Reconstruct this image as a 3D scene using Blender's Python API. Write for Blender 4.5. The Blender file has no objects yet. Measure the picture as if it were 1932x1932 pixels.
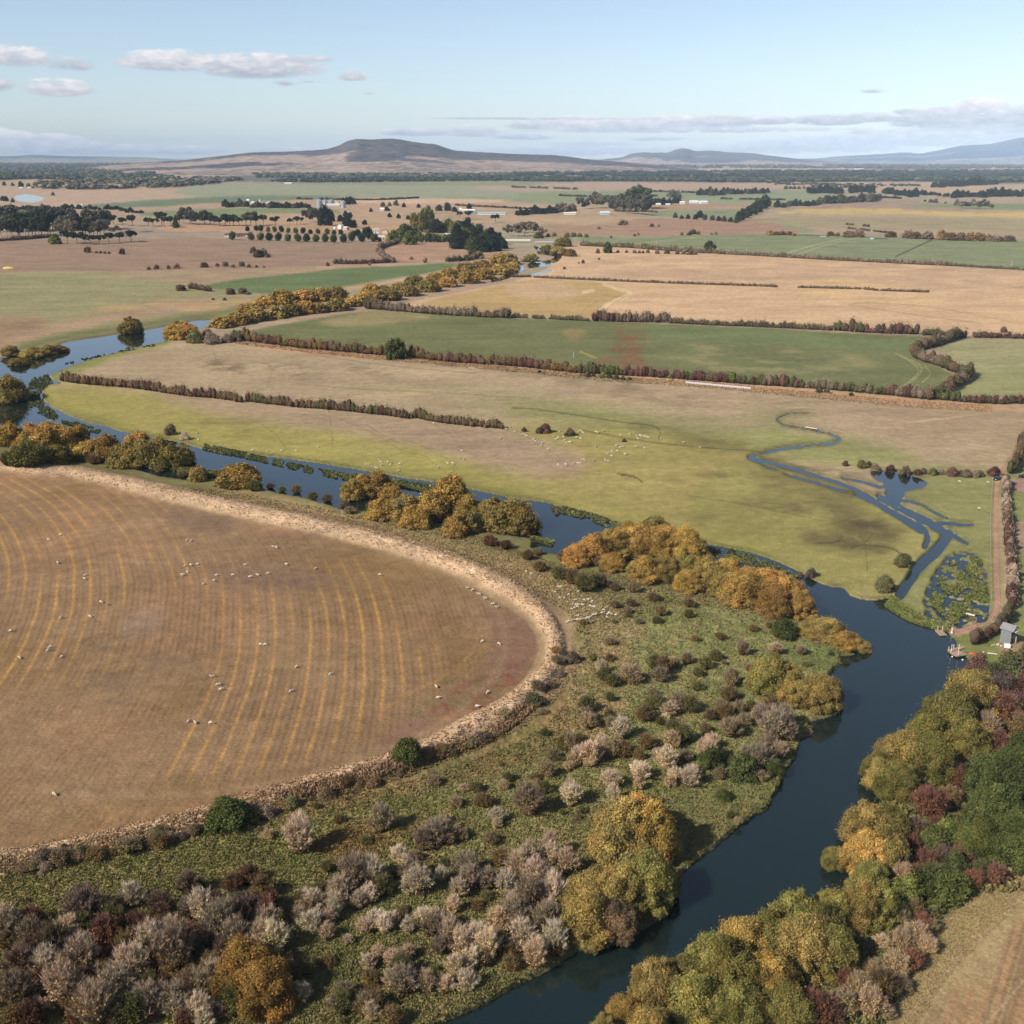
import bpy, math, random
import numpy as np
from mathutils import Vector
random.seed(7); rng = np.random.default_rng(7)
R = math.radians
scene = bpy.context.scene
COL = scene.collection
# ------------------------------------------------------------------ camera, sky, sun, exposure
F_PX, CAM_H, PITCH, HALF = 2093.0, 120.0, 17.8, 966.0
cam_d = bpy.data.cameras.new('camera')
cam = bpy.data.objects.new('camera', cam_d); COL.objects.link(cam)
cam.location = (0, 0, CAM_H); cam.rotation_euler = (R(90 - PITCH), 0, 0)
cam_d.sensor_width = 36; cam_d.sensor_fit = 'HORIZONTAL'; cam_d.lens = 36 * F_PX / (2 * HALF)
cam_d.clip_start = 1; cam_d.clip_end = 200000
scene.camera = cam
SUN_AZ, SUN_EL = R(-123), R(37)          # azimuth from +Y, towards +X; the sun stands left of and a little behind the camera
w = bpy.data.worlds.new('World'); scene.world = w; w.use_nodes = True
scene.view_settings.view_transform = 'Standard'; scene.view_settings.look = 'None'
scene.view_settings.gamma = 1; scene.view_settings.exposure = 0.5
scene.cycles.use_denoising = True
scene.cycles.max_bounces = 5; scene.cycles.diffuse_bounces = 2; scene.cycles.glossy_bounces = 2
scene.cycles.transmission_bounces = 2; scene.cycles.volume_bounces = 0; scene.cycles.transparent_max_bounces = 4
sl = bpy.data.lights.new('sun', 'SUN'); sl.energy = 4.95; sl.angle = R(0.5); sl.color = (1, .95, .88)
sun = bpy.data.objects.new('sun', sl); COL.objects.link(sun); sun.location = (-300, -200, 400)
sdir = Vector((math.sin(SUN_AZ) * math.cos(SUN_EL), math.cos(SUN_AZ) * math.cos(SUN_EL), math.sin(SUN_EL)))
sun.rotation_euler = sdir.to_track_quat('Z', 'Y').to_euler()

def world_sky():
    nt = w.node_tree; nt.nodes.clear(); N = nt.nodes.new; L = nt.links.new
    out = N('ShaderNodeOutputWorld'); bg = N('ShaderNodeBackground'); L(bg.outputs[0], out.inputs[0])
    bg.inputs[1].default_value = 0.105
    sky = N('ShaderNodeTexSky'); sky.sky_type = 'NISHITA'; sky.sun_disc = False
    sky.sun_elevation = SUN_EL; sky.sun_rotation = SUN_AZ % (2 * math.pi)
    sky.altitude = 150; sky.air_density = 0.8; sky.dust_density = 0.5; sky.ozone_density = 1.6
    hs = N('ShaderNodeHueSaturation'); hs.inputs['Saturation'].default_value = .86; hs.inputs['Value'].default_value = 1.0
    L(sky.outputs[0], hs.inputs['Color'])
    tc = N('ShaderNodeTexCoord'); sp = N('ShaderNodeSeparateXYZ'); L(tc.outputs['Generated'], sp.inputs[0])
    def M(op, a, b=None, c=None, clamp=False):
        n = N('ShaderNodeMath'); n.operation = op; n.use_clamp = clamp
        for i, v in enumerate((a, b, c)):
            if v is None: continue
            if isinstance(v, (int, float)): n.inputs[i].default_value = v
            else: L(v, n.inputs[i])
        return n.outputs[0]
    x, y, z = sp.outputs
    hy = M('MAXIMUM', M('SQRT', M('ADD', M('MULTIPLY', x, x), M('MULTIPLY', y, y))), .01)
    az = M('ARCTAN2', x, y); el = M('DIVIDE', z, hy)
    cmb = N('ShaderNodeCombineXYZ'); L(M('MULTIPLY', az, 1.0), cmb.inputs[0]); L(M('MULTIPLY', el, 2.6), cmb.inputs[1])
    def noise(scale, detail, rough, dist=0):
        n = N('ShaderNodeTexNoise'); n.inputs['Scale'].default_value = scale; n.inputs['Detail'].default_value = detail
        n.inputs['Roughness'].default_value = rough; n.inputs['Distortion'].default_value = dist
        L(cmb.outputs[0], n.inputs['Vector']); return n.outputs[0]
    n1 = noise(80, 4, .5, .3); n2 = noise(30, 3, .5)
    nn = M('ADD', M('MULTIPLY_ADD', n1, 3.0, -1.0), M('MULTIPLY', n2, 1.4))        # about 1.3 on average
    # clouds: picture column, row, half width, height above, depth below, density, brightness
    CL = [(18, 113, 75, 25, 11, 1.0, .75), (130, 122, 48, 15, 12, .62, .35), (110, 168, 62, 18, 12, 1.1, .9), (-5, 163, 45, 13, 9, .6, .3),
          (330, 121, 105, 24, 12, 1.1, .8), (480, 128, 125, 26, 18, 1.1, .7), (580, 112, 70, 8, 6, .6, .4), (540, 157, 32, 7, 5, .6, .3), (585, 154, 32, 5, 3, .5, .3),
          (666, 147, 28, 15, 6, .9, .6), (696, 176, 18, 5, 3, .5, .3), (785, 251, 62, 9, 6, .7, .5), (888, 250, 48, 13, 8, .85, .65), (1010, 238, 50, 12, 6, .75, .6),
          (1090, 236, 42, 17, 9, 1.1, .95), (1190, 238, 60, 13, 8, .9, .7), (1260, 234, 60, 16, 8, .95, .85), (1350, 232, 75, 14, 8, .85, .6), (1440, 230, 55, 11, 5, .75, .5),
          (1565, 228, 60, 12, 8, .75, .4), (1640, 224, 60, 11, 6, .7, .5), (1710, 212, 24, 7, 4, .75, .4), (1650, 172, 32, 5, 4, .5, .3), (1820, 163, 18, 5, 3, .4, .3),
          (1850, 206, 42, 18, 9, 1.2, 1.0), (1810, 226, 110, 22, 16, .85, .45), (1905, 222, 90, 18, 16, .8, .5), (1980, 230, 120, 30, 20, .9, .5), (1625, 250, 18, 5, 3, .6, .3),
          (20, 268, 55, 18, 12, 1.25, 1.15), (85, 272, 70, 17, 12, 1.15, 1.1), (150, 276, 55, 10, 10, .9, .8), (-60, 262, 70, 22, 14, 1.2, 1.1),
          (330, 284, 90, 8, 8, .7, .6), (560, 284, 80, 6, 6, .5, .5), (990, 258, 60, 6, 6, .6, .4), (1120, 272, 80, 7, 6, .5, .35), (1060, 284, 170, 10, 10, .6, .45),
          (1500, 272, 110, 9, 9, .6, .5), (1600, 268, 130, 13, 12, .65, .5), (1740, 262, 140, 18, 14, .65, .45), (1900, 255, 130, 22, 14, .6, .5), (1240, 262, 60, 5, 5, .5, .35),
          (1290, 245, 330, 7, 6, .42, .55), (930, 223, 115, 2.6, 2.4, .45, .4), (1060, 224, 160, 3, 2.5, .45, .4), (200, 282, 190, 9, 9, .75, .65), (1400, 280, 330, 9, 10, .5, .55)]
    dens = None; wsum = None; bsum = None
    for (cx, cy, a, bt, bb, dn, br) in CL:
        if cy > 200: dn *= 1.8; a *= 1.08
        dv = Vector(((cx - HALF) / F_PX, 1, 0)); vv = (HALF - cy) / F_PX; cp, spn = math.cos(R(PITCH)), math.sin(R(PITCH))
        yy = cp + vv * spn; zz = -spn + vv * cp; xx = dv.x; h = math.hypot(xx, yy)
        a0 = math.atan2(xx, yy); e0 = zz / h; k = 1 / (F_PX * .95)
        du = M('MULTIPLY', M('SUBTRACT', az, a0), 1 / (a * k)); dv_ = M('SUBTRACT', el, e0)
        up = M('MULTIPLY', dv_, 1 / (bt * k)); dnn = M('MULTIPLY', dv_, -1 / (bb * k))
        vv2 = M('MAXIMUM', up, dnn)
        r2 = M('ADD', M('MULTIPLY', du, du), M('MULTIPLY', vv2, vv2))
        m = M('MULTIPLY', M('SUBTRACT', 1.0, M('MULTIPLY', r2, .8), clamp=False), dn)
        m = M('MAXIMUM', m, 0.0)
        lit = M('MULTIPLY', m, M('MULTIPLY_ADD', up, .5, br * .55 - .05))
        dens = m if dens is None else M('MAXIMUM', dens, m)
        wsum = m if wsum is None else M('ADD', wsum, m)
        bsum = lit if bsum is None else M('ADD', bsum, lit)
    d = M('MULTIPLY', dens, nn)
    alpha = M('SMOOTHSTEP', 0, 0) if False else M('MULTIPLY', M('SUBTRACT', d, .3), 1.9, clamp=True)
    alpha = M('MULTIPLY', alpha, .93)
    litn = M('DIVIDE', bsum, M('MAXIMUM', wsum, .02))
    litn = M('ADD', litn, M('MULTIPLY', M('SUBTRACT', n1, .5), 1.3), clamp=True)
    cr = N('ShaderNodeMix'); cr.data_type = 'RGBA'; L(litn, cr.inputs['Factor'])
    cr.inputs['A'].default_value = (2.7, 2.85, 3.5, 1); cr.inputs['B'].default_value = (7.6, 7.2, 7.0, 1)
    mx = N('ShaderNodeMix'); mx.data_type = 'RGBA'; L(alpha, mx.inputs['Factor']); L(hs.outputs[0], mx.inputs['A']); L(cr.outputs['Result'], mx.inputs['B'])
    L(mx.outputs['Result'], bg.inputs[0])
world_sky()

# ------------------------------------------------------------------ helpers
cp_, sp_ = math.cos(R(PITCH)), math.sin(R(PITCH))
def P(x, y, z=0.0):
    """where the sight line of photo point (x, y) meets the level z (metres)"""
    u = (x - HALF) / F_PX; v = (HALF - y) / F_PX
    dy = cp_ + v * sp_; dz = -sp_ + v * cp_
    t = (z - CAM_H) / dz
    return (u * t, dy * t)
def proj(X, Y, Z=0.0):
    q = Z - CAM_H; d = Y * cp_ - q * sp_; up = Y * sp_ + q * cp_
    return HALF + F_PX * X / d, HALF - F_PX * up / d
def ppm(y):
    X, Y = P(HALF, y); return F_PX / (Y * cp_ + CAM_H * sp_)
def dep(y):
    X, Y = P(HALF, y); return math.atan2(CAM_H, Y)
def lin(h):
    c = np.array([int(h[i:i + 2], 16) / 255 for i in (0, 2, 4)])
    return np.where(c < .04045, c / 12.92, ((c + .055) / 1.055) ** 2.4)
GAIN = 1.55
def alb(h):
    c = lin(h) * np.array([1.02, 1.0, 1.0])
    if c[1] > c[0]: c[0] += (c[1] - c[0]) * .35; c[1] -= (c[1] - c[0]) * .25
    return c / GAIN
TAB = np.random.default_rng(3).random((512, 512)).astype(np.float32)
def vn(x, y, s=0):
    x = x + 37.7 * s + 1000; y = y + 91.3 * s + 1000
    xi = np.floor(x).astype(np.int64); yi = np.floor(y).astype(np.int64)
    fx = (x - xi); fy = (y - yi); fx = fx * fx * (3 - 2 * fx); fy = fy * fy * (3 - 2 * fy)
    a, b = xi & 511, (xi + 1) & 511; c, d = yi & 511, (yi + 1) & 511
    return (TAB[a, c] * (1 - fx) + TAB[b, c] * fx) * (1 - fy) + (TAB[a, d] * (1 - fx) + TAB[b, d] * fx) * fy
def fbm(x, y, scale, octv=3, s=0):
    o = 0; amp = .5; t = 0
    for k in range(octv):
        o = o + amp * vn(x / scale * 2 ** k, y / scale * 2 ** k, s + k); t += amp; amp *= .55
    return o / t - .5
def smooth_poly(pts, closed=True, n=5):
    p = np.array(pts, float); m = len(p); out = []
    rngi = range(m) if closed else range(m - 1)
    for i in rngi:
        if closed: a, b, c, d = p[i - 1], p[i], p[(i + 1) % m], p[(i + 2) % m]
        else: a, b, c, d = p[max(i - 1, 0)], p[i], p[i + 1], p[min(i + 2, m - 1)]
        for t in np.arange(n) / n:
            out.append(.5 * (2 * b + (c - a) * t + (2 * a - 5 * b + 4 * c - d) * t * t + (3 * b - a - 3 * c + d) * t ** 3))
    if not closed: out.append(p[-1])
    return np.array(out)
def pip(poly, x, y):
    ins = np.zeros(x.shape, bool); m = len(poly)
    for i in range(m):
        x0, y0 = poly[i]; x1, y1 = poly[(i + 1) % m]
        if y0 == y1: continue
        c = (y0 > y) != (y1 > y)
        ins ^= c & (x < (x1 - x0) * (y - y0) / (y1 - y0) + x0)
    return ins
def pdist(line, x, y):
    d = np.full(x.shape, 1e9); tt = np.zeros(x.shape); m = len(line) - 1
    for i in range(m):
        a = line[i]; b = line[i + 1]; ab = b - a; L2 = max((ab ** 2).sum(), 1e-9)
        t = np.clip(((x - a[0]) * ab[0] + (y - a[1]) * ab[1]) / L2, 0, 1)
        q = np.hypot(x - a[0] - t * ab[0], y - a[1] - t * ab[1])
        k = q < d; d = np.where(k, q, d); tt = np.where(k, (i + t) / m, tt)
    return d, tt
def S2(s): 
    v = [float(q) for q in s.replace(',', ' ').split()]
    return list(zip(v[::2], v[1::2]))

def tag(o, label=None, cat=None, group=None, kind=None):
    if label: o['label'] = label
    if cat: o['category'] = cat
    if group: o['group'] = group
    if kind: o['kind'] = kind
    return o
def link(o, parent=None):
    COL.objects.link(o)
    if parent is not None: o.parent = parent
    return o
def mesh_np(name, V, faces, mats, col=None, smooth=False, fmat=None, uniform=None):
    """V (n,3); faces: list of arrays (m,k)"""
    me = bpy.data.meshes.new(name)
    V = np.asarray(V, np.float32); me.vertices.add(len(V)); me.vertices.foreach_set('co', V.ravel())
    loops = np.concatenate([f.ravel() for f in faces]).astype(np.int32)
    tot = np.concatenate([np.full(len(f), f.shape[1]) for f in faces]).astype(np.int32)
    st = np.concatenate([[0], np.cumsum(tot)[:-1]]).astype(np.int32)
    me.loops.add(len(loops)); me.loops.foreach_set('vertex_index', loops)
    me.polygons.add(len(tot)); me.polygons.foreach_set('loop_start', st); me.polygons.foreach_set('loop_total', tot)
    if smooth: me.polygons.foreach_set('use_smooth', np.ones(len(tot), bool))
    for m in (mats if isinstance(mats, (list, tuple)) else [mats]): me.materials.append(m)
    if fmat is not None: me.polygons.foreach_set('material_index', np.asarray(fmat, np.int32))
    me.update(calc_edges=True)
    if col is not None:
        at = me.color_attributes.new('Col', 'FLOAT_COLOR', 'POINT')
        c = np.ones((len(V), 4), np.float32); c[:, :3] = col
        at.data.foreach_set('color', c.ravel())
    me.validate(verbose=False)
    return me

# ------------------------------------------------------------------ materials
def mat(name, color=(.5, .5, .5), rough=.9, metal=0, spec=.3):
    m = bpy.data.materials.new(name); m.use_nodes = True; b = m.node_tree.nodes['Principled BSDF']
    b.inputs['Base Color'].default_value = (*color, 1); b.inputs['Roughness'].default_value = rough
    b.inputs['Metallic'].default_value = metal; b.inputs['Specular IOR Level'].default_value = spec
    return m
def mat_var(name, color, rough=.85, scale=3.0, amt=.35, metal=0):
    m = mat(name, color, rough, metal); nt = m.node_tree; b = nt.nodes['Principled BSDF']
    tc = nt.nodes.new('ShaderNodeTexCoord'); n = nt.nodes.new('ShaderNodeTexNoise'); n.inputs['Scale'].default_value = scale; n.inputs['Detail'].default_value = 5
    nt.links.new(tc.outputs['Object'], n.inputs['Vector'])
    mr = nt.nodes.new('ShaderNodeMapRange'); mr.inputs[3].default_value = 1 - amt; mr.inputs[4].default_value = 1 + amt
    mr.inputs[1].default_value = .25; mr.inputs[2].default_value = .75
    nt.links.new(n.outputs[0], mr.inputs[0])
    mx = nt.nodes.new('ShaderNodeVectorMath'); mx.operation = 'SCALE'; mx.inputs[0].default_value = color
    nt.links.new(mr.outputs[0], mx.inputs['Scale']); nt.links.new(mx.outputs[0], b.inputs['Base Color'])
    return m
def mat_foliage(name, transl=.25, objcol=True):
    m = bpy.data.materials.new(name); m.use_nodes = True; nt = m.node_tree; nt.nodes.clear(); N = nt.nodes.new; L = nt.links.new
    out = N('ShaderNodeOutputMaterial'); df = N('ShaderNodeBsdfDiffuse'); tr = N('ShaderNodeBsdfTranslucent'); mx = N('ShaderNodeMixShader')
    mx.inputs[0].default_value = transl
    at = N('ShaderNodeAttribute'); at.attribute_name = 'Col'; c = at.outputs['Color']
    if objcol:
        oi = N('ShaderNodeObjectInfo'); mm = N('ShaderNodeVectorMath'); mm.operation = 'MULTIPLY'
        L(c, mm.inputs[0]); L(oi.outputs['Color'], mm.inputs[1]); c = mm.outputs[0]
        hs = N('ShaderNodeHueSaturation'); mr = N('ShaderNodeMapRange'); mr.inputs[3].default_value = .8; mr.inputs[4].default_value = 1.2
        L(oi.outputs['Random'], mr.inputs[0]); L(mr.outputs[0], hs.inputs['Value']); L(c, hs.inputs['Color']); c = hs.outputs[0]
    L(c, df.inputs[0]); L(c, tr.inputs[0]); L(df.outputs[0], mx.inputs[1]); L(tr.outputs[0], mx.inputs[2]); L(mx.outputs[0], out.inputs[0])
    return m
M_leaf = mat_foliage('leaves'); M_twig = mat_foliage('twigs', .05); M_grass = mat_foliage('grass_blades', .2, False)
M_wood = mat_foliage('far_leaves', .0, False)
M_bark = mat_var('bark', (.11, .085, .065), .95, 4)
M_barkp = mat_var('pale_bark', (.32, .28, .24), .9, 4)

def mat_ground():
    m = bpy.data.materials.new('ground_cover'); m.use_nodes = True; nt = m.node_tree; N = nt.nodes.new; L = nt.links.new
    b = nt.nodes['Principled BSDF']; b.inputs['Roughness'].default_value = .97; b.inputs['Specular IOR Level'].default_value = .08
    at = N('ShaderNodeAttribute'); at.attribute_name = 'Col'; tc = N('ShaderNodeTexCoord')
    v = None
    for sc, dt, amt in ((1.7, 4, .3), (.23, 4, .17), (.021, 3, .13)):
        n = N('ShaderNodeTexNoise'); n.inputs['Scale'].default_value = sc; n.inputs['Detail'].default_value = dt; n.inputs['Roughness'].default_value = .65
        L(tc.outputs['Object'], n.inputs['Vector'])
        mr = N('ShaderNodeMapRange'); mr.inputs[1].default_value = .3; mr.inputs[2].default_value = .7; mr.inputs[3].default_value = 1 - amt; mr.inputs[4].default_value = 1 + amt; mr.clamp = False
        L(n.outputs[0], mr.inputs[0])
        if v is None: v = mr.outputs[0]
        else:
            q = N('ShaderNodeMath'); q.operation = 'MULTIPLY'; L(v, q.inputs[0]); L(mr.outputs[0], q.inputs[1]); v = q.outputs[0]
    sc = N('ShaderNodeVectorMath'); sc.operation = 'SCALE'; L(at.outputs['Color'], sc.inputs[0]); L(v, sc.inputs['Scale'])
    L(sc.outputs[0], b.inputs['Base Color'])
    bp = N('ShaderNodeBump'); bp.inputs['Strength'].default_value = .35; bp.inputs['Distance'].default_value = .35
    n = N('ShaderNodeTexNoise'); n.inputs['Scale'].default_value = 1.3; n.inputs['Detail'].default_value = 5; L(tc.outputs['Object'], n.inputs['Vector'])
    L(n.outputs[0], bp.inputs['Height']); L(bp.outputs[0], b.inputs['Normal'])
    return m
M_ground = mat_ground()
def mat_water():
    m = bpy.data.materials.new('river_water'); m.use_nodes = True; nt = m.node_tree; N = nt.nodes.new; L = nt.links.new
    b = nt.nodes['Principled BSDF']; b.inputs['Base Color'].default_value = (.006, .013, .011, 1); b.inputs['Roughness'].default_value = .03
    b.inputs['IOR'].default_value = 1.42; b.inputs['Coat Weight'].default_value = .25; b.inputs['Coat Roughness'].default_value = .02; b.inputs['Specular IOR Level'].default_value = .5
    tc = N('ShaderNodeTexCoord'); bp = N('ShaderNodeBump'); bp.inputs['Strength'].default_value = .3; bp.inputs['Distance'].default_value = .03
    n = N('ShaderNodeTexNoise'); n.inputs['Scale'].default_value = .8; n.inputs['Detail'].default_value = 4; L(tc.outputs['Object'], n.inputs['Vector'])
    L(n.outputs[0], bp.inputs['Height']); L(bp.outputs[0], b.inputs['Normal'])
    return m
M_water = mat_water()
# ------------------------------------------------------------------ ground: one sheet, finer towards the camera
fy = np.concatenate([[299, 300.5, 302, 303.5], np.arange(305, 700, 1.45), np.arange(700, 1500, 1.9), np.arange(1500, 2080, 2.2)])
Yr = np.array([P(HALF, y)[1] for y in fy])
tc_ = np.linspace(-.66, .66, 1400)
GY = np.repeat(Yr[:, None], len(tc_), 1); GX = GY * tc_[None, :]
FX, FY = proj(GX, GY)
NR, NC = FX.shape
col = np.zeros((NR, NC, 3)); col[:] = alb('B0967A')
J1 = fbm(FX, FY, 26, 3, 1); J2 = fbm(FX, FY * 1.7, 24, 3, 2); J3 = fbm(FX, FY, 6, 2, 5); J4 = fbm(FX, FY, 6, 2, 8)
def blur(m, k):
    if k < 1: return m
    for ax in (0, 1):
        q = np.cumsum(np.concatenate([np.repeat(np.take(m, [0], ax), k + 1, ax), m, np.repeat(np.take(m, [-1], ax), k, ax)], ax), ax)
        n = m.shape[ax]
        m = (np.take(q, np.arange(2 * k + 1, 2 * k + 1 + n), ax) - np.take(q, np.arange(0, n), ax)) / (2 * k + 1)
    return m
def window(poly, pad):
    a, b = poly[:, 1].min() - pad, poly[:, 1].max() + pad
    r0, r1 = np.searchsorted(fy, a), np.searchsorted(fy, b)
    r0 = max(r0 - 1, 0); r1 = min(r1 + 1, NR)
    if r1 <= r0: return None
    c = (FX[r0:r1] > poly[:, 0].min() - pad) & (FX[r0:r1] < poly[:, 0].max() + pad)
    cc = np.where(c.any(0))[0]
    if len(cc) == 0: return None
    return slice(r0, r1), slice(cc[0], cc[-1] + 1)
def region(s, jit=1.0, k=1, sm=True):
    pts = S2(s) if isinstance(s, str) else s
    poly = smooth_poly(pts) if sm else np.array(pts, float)
    wd = window(poly, 8 + jit * 12 + 3 * k)
    m = np.zeros((1, 1)); 
    if wd is None: return (slice(0, 1), slice(0, 1)), m
    x = FX[wd] + jit * (J1[wd] * 6 + J3[wd] * 2); y = FY[wd] + jit * (J2[wd] * 4 + J4[wd] * 1.4)
    return wd, blur(pip(poly, x, y).astype(float), k)
def lineregion(s, width, jit=.5, k=0, sm=True):
    pts = S2(s) if isinstance(s, str) else s
    ln = smooth_poly(pts, False) if sm else np.array(pts, float)
    w0, w1 = width if isinstance(width, tuple) else (width, width)
    wd = window(ln, max(w0, w1) + 8)
    if wd is None: return (slice(0, 1), slice(0, 1)), np.zeros((1, 1))
    x = FX[wd] + jit * (J1[wd] * 6 + J3[wd] * 3); y = FY[wd] + jit * (J2[wd] * 4 + J4[wd] * 2)
    d, t = pdist(ln, x, y); ww = w0 + (w1 - w0) * t
    return wd, blur(np.clip((ww / 2 - d) / 1.2 + .5, 0, 1), k)
def put(wm, hexc, a=1.0, tex=None):
    wd, m = wm; m = (m * a)
    if tex is not None:
        sc, lo, hi, sd = tex
        m = m * np.clip((fbm(GX[wd], GY[wd], sc, 4, sd) - lo) / (hi - lo), 0, 1)
    m = m[..., None]
    col[wd] = col[wd] * (1 - m) + alb(hexc) * m
# --- far plain
bands = fbm(GX, GY, 900, 4, 11)
m = np.clip((bands - .02) / .06, 0, 1)[..., None] * .6; col = col * (1 - m) + alb('9C9A78') * m
m = np.clip((fbm(GX, GY, 300, 4, 31) - .1) / .1, 0, 1)[..., None] * .4; col = col * (1 - m) + alb('C0A080') * m
for s, c in [('483 311 600 318 966 322 966 340 700 343 483 343 440 338', '6E6C5C'), ('966 325 1200 324 2000 322 2000 345 1440 346 1000 344', '625F50'), ('1100 309 2000 310 2000 320 1200 318', '77756A'), ('0 305 600 305 700 320 500 330 0 341', '55564C'), ('283 325 420 324 440 333 290 334', 'BCA088'), ('0 339 140 338 120 345 0 352', 'B8A078'),
             ('1150 320 1440 321 1420 327 1160 325', 'A3A283'), ('1240 316 1600 314 1610 322 1260 322', 'AF9A7E'),
             ('1500 314 1620 313 1620 320 1500 322', 'B99F82'), ('1840 315 1960 314 1960 322 1850 322', 'B99F82'), ('1450 343 1780 344 1780 350 1440 349', 'BCA084'),
             ('460 346 700 342 1000 342 1200 345 1310 348 1000 351 650 350', '8E9268'), ('90 357 330 356 420 364 350 373 145 388 60 392 0 392 -60 380 -60 350 60 350', 'BCA083'),
             ('430 346 640 350 930 352 1200 358 1190 372 900 378 640 373 400 372 330 362', '9B9B7A'), ('1090 344 1560 346 1700 352 1480 361 1260 361 1020 354', 'B79A7F'),
             ('900 351 1180 354 1120 362 950 360', 'B39B80'), ('1040 361 1560 359 1560 368 1300 374 1000 372', '8B946C'), ('870 372 1300 372 1320 378 1200 384 900 381', '8E946B'),
             ('143 389 300 377 483 369 660 372 640 376 500 379 320 389 200 391', '6B835F'), ('268 401 400 394 520 391 640 396 640 404 480 410 300 410', '7E8D5F'),
             ('330 388 483 381 640 376 900 378 1000 384 1180 398 1000 416 760 424 560 420 480 404 640 402 600 392 430 392', 'BA9B7A'), ('640 375 900 376 960 380 800 384 640 382', 'D0B08C'),
             ('780 400 1100 398 1250 412 1240 425 1000 418 800 415', 'AE9674'), ('950 388 1240 392 1250 402 1000 400', 'B99E79'),
             ('1200 384 1480 376 1560 374 1560 390 1430 394 1240 400', 'AE9070'), ('1240 398 1420 396 1390 412 1290 410 1240 406', '8A9068'),
             ('1300 374 1600 370 1640 376 1480 382 1340 384', '92986E'), ('1430 392 1560 388 1700 378 1760 384 1800 392 1932 396 2050 400 2050 452 1800 450 1500 440 1410 424 1420 402', 'AD9776'),
             ('1560 384 1700 376 1800 386 1810 398 1640 396 1520 394', 'A68B72'), ('1430 412 1700 412 1932 416 2040 430 1932 436 1600 430 1440 424', 'A3936D'),
             ('1420 418 1480 424 1540 436 1480 440 1420 434', '8E9467'), ('1640 352 1932 350 2050 356 2050 366 1800 368 1640 360', 'BCA07C'),
             ('1140 418 1240 412 1420 416 1480 428 1500 442 1300 444 1180 444 1100 430', 'A9866A'), ('1020 426 1140 420 1180 440 1040 444', 'A98B6C'),
             ('960 404 1120 408 1200 414 1100 424 960 416', 'B99D78'), ('1690 386 1932 384 2050 388 2050 394 1932 396 1800 392', '7F8F5E')]:
    put(region(s, .5), c)
for s, wd_ in [('1500 398 1600 396 1700 399 1932 407', 5), ('1515 402 1620 402 1760 404 2000 412', 5), ('1590 392 1640 396 1700 395', 3), ('1470 401 1500 400', 4), ('1850 405 1932 402 2000 402', 5)]:
    put(lineregion(s, wd_, .8, 1), 'CDAF68', .9)
# --- left fields
put(region('-80 442 100 452 300 446 430 450 560 456 720 458 860 462 900 478 860 500 700 510 330 512 0 512 -80 512', .3), '9E836A')
put(region('716 458 800 456 900 464 940 480 860 494 760 494 716 476', .3), 'B08C70')
put(region('-80 440 60 438 260 430 430 430 480 436 430 446 200 452 -80 450', .5), 'A5917A')
put(region('330 424 640 418 780 424 800 436 600 440 330 436', .4), 'BB9874')
put(region('-80 510 0 508 50 512 -20 522 -80 524', .3), '9A735C')
put(region('-80 520 60 512 330 512 520 508 660 500 830 496 860 502 760 545 600 562 500 580 420 612 330 622 240 640 100 650 0 668 -80 680', .5), 'A2926C')
put(region('0 520 180 516 380 536 460 560 300 566 160 590 60 610 -60 612 -60 530', 1.5, 4), '969266', .8)
put(region('190 522 500 508 660 504 560 524 420 536 300 530', 1.5, 3), 'AD9070', .7)
put(region('120 574 300 566 460 562 500 572 380 590 230 596 130 588', 2, 4), 'BE9C6A', .85, (30, -.15, .1, 4))
put(region('-60 600 60 596 90 612 20 640 -60 650', 2, 6), '9F8062', .8)
put(region('386 541 450 527 560 516 640 507 720 501 860 498 820 513 740 525 640 542 560 556 480 552', .25), '647E4D')
put(lineregion('0 648 60 634 140 612 240 596 300 584 400 568', (12, 8), .8, 2), 'B09070')
put(lineregion('40 655 140 632 240 618 330 604 420 590 500 570', (14, 12), .8, 3), '747748', .9)
put(lineregion('520 562 640 548 760 528 860 508 930 495', (6, 6), .4, 1), 'BE9F7C')
put(lineregion('600 505 800 496 900 486', 5, .5, 1), 'BC9C7A')
# --- right fields
put(region('1100 446 1190 449 1300 444 1500 443 1700 448 1932 454 2060 456 2060 512 1932 508 1760 498 1600 488 1449 482 1320 477 1190 466 1110 461', .2), '858D62')
put(lineregion('1190 461 1290 450 1320 446', 1.6, .2), 'A59B74'); put(lineregion('1472 482 1530 464 1590 450', 2, .2), 'A8A67E'); put(lineregion('1490 485 1560 462 1620 448', 1.4, .2), 'AFA27C')
put(lineregion('1690 484 1720 470 1758 453', 2.2, .1), '4B4637')
put(region('1080 462 1200 468 1330 478 1600 489 1932 512 2080 520 2080 660 1932 638 1825 632 1735 624 1580 618 1449 611 1264 603 1110 600 960 592 850 586 760 574 900 545 1000 522 1040 500 1060 478', .2), 'D2AE84')
put(region('1300 480 1932 512 2060 520 2060 550 1760 548 1449 536 1150 522 1100 490', 1, 4), 'BE9C7A', .7, (40, -.1, .12, 3))
put(region('1500 528 1760 540 2060 556 2060 600 1800 590 1560 564', 2, 5), 'D6B47E', .7, (60, -.1, .1, 9))
put(region('800 574 880 552 1000 528 1090 530 1150 536 1190 552 1140 575 1128 600 1000 596 900 590', .3), 'BD9E68')
put(region('960 535 1050 530 1090 545 1075 562 1000 566 960 552', .6, 2), 'C9A880', .8)
put(lineregion('1140 536 1165 545 1190 553 1150 573 1134 585 1132 600', (6, 9), .5), 'DABD8E')
put(lineregion('1100 552 1118 548', 7, .5), 'D8BC8C')
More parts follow.
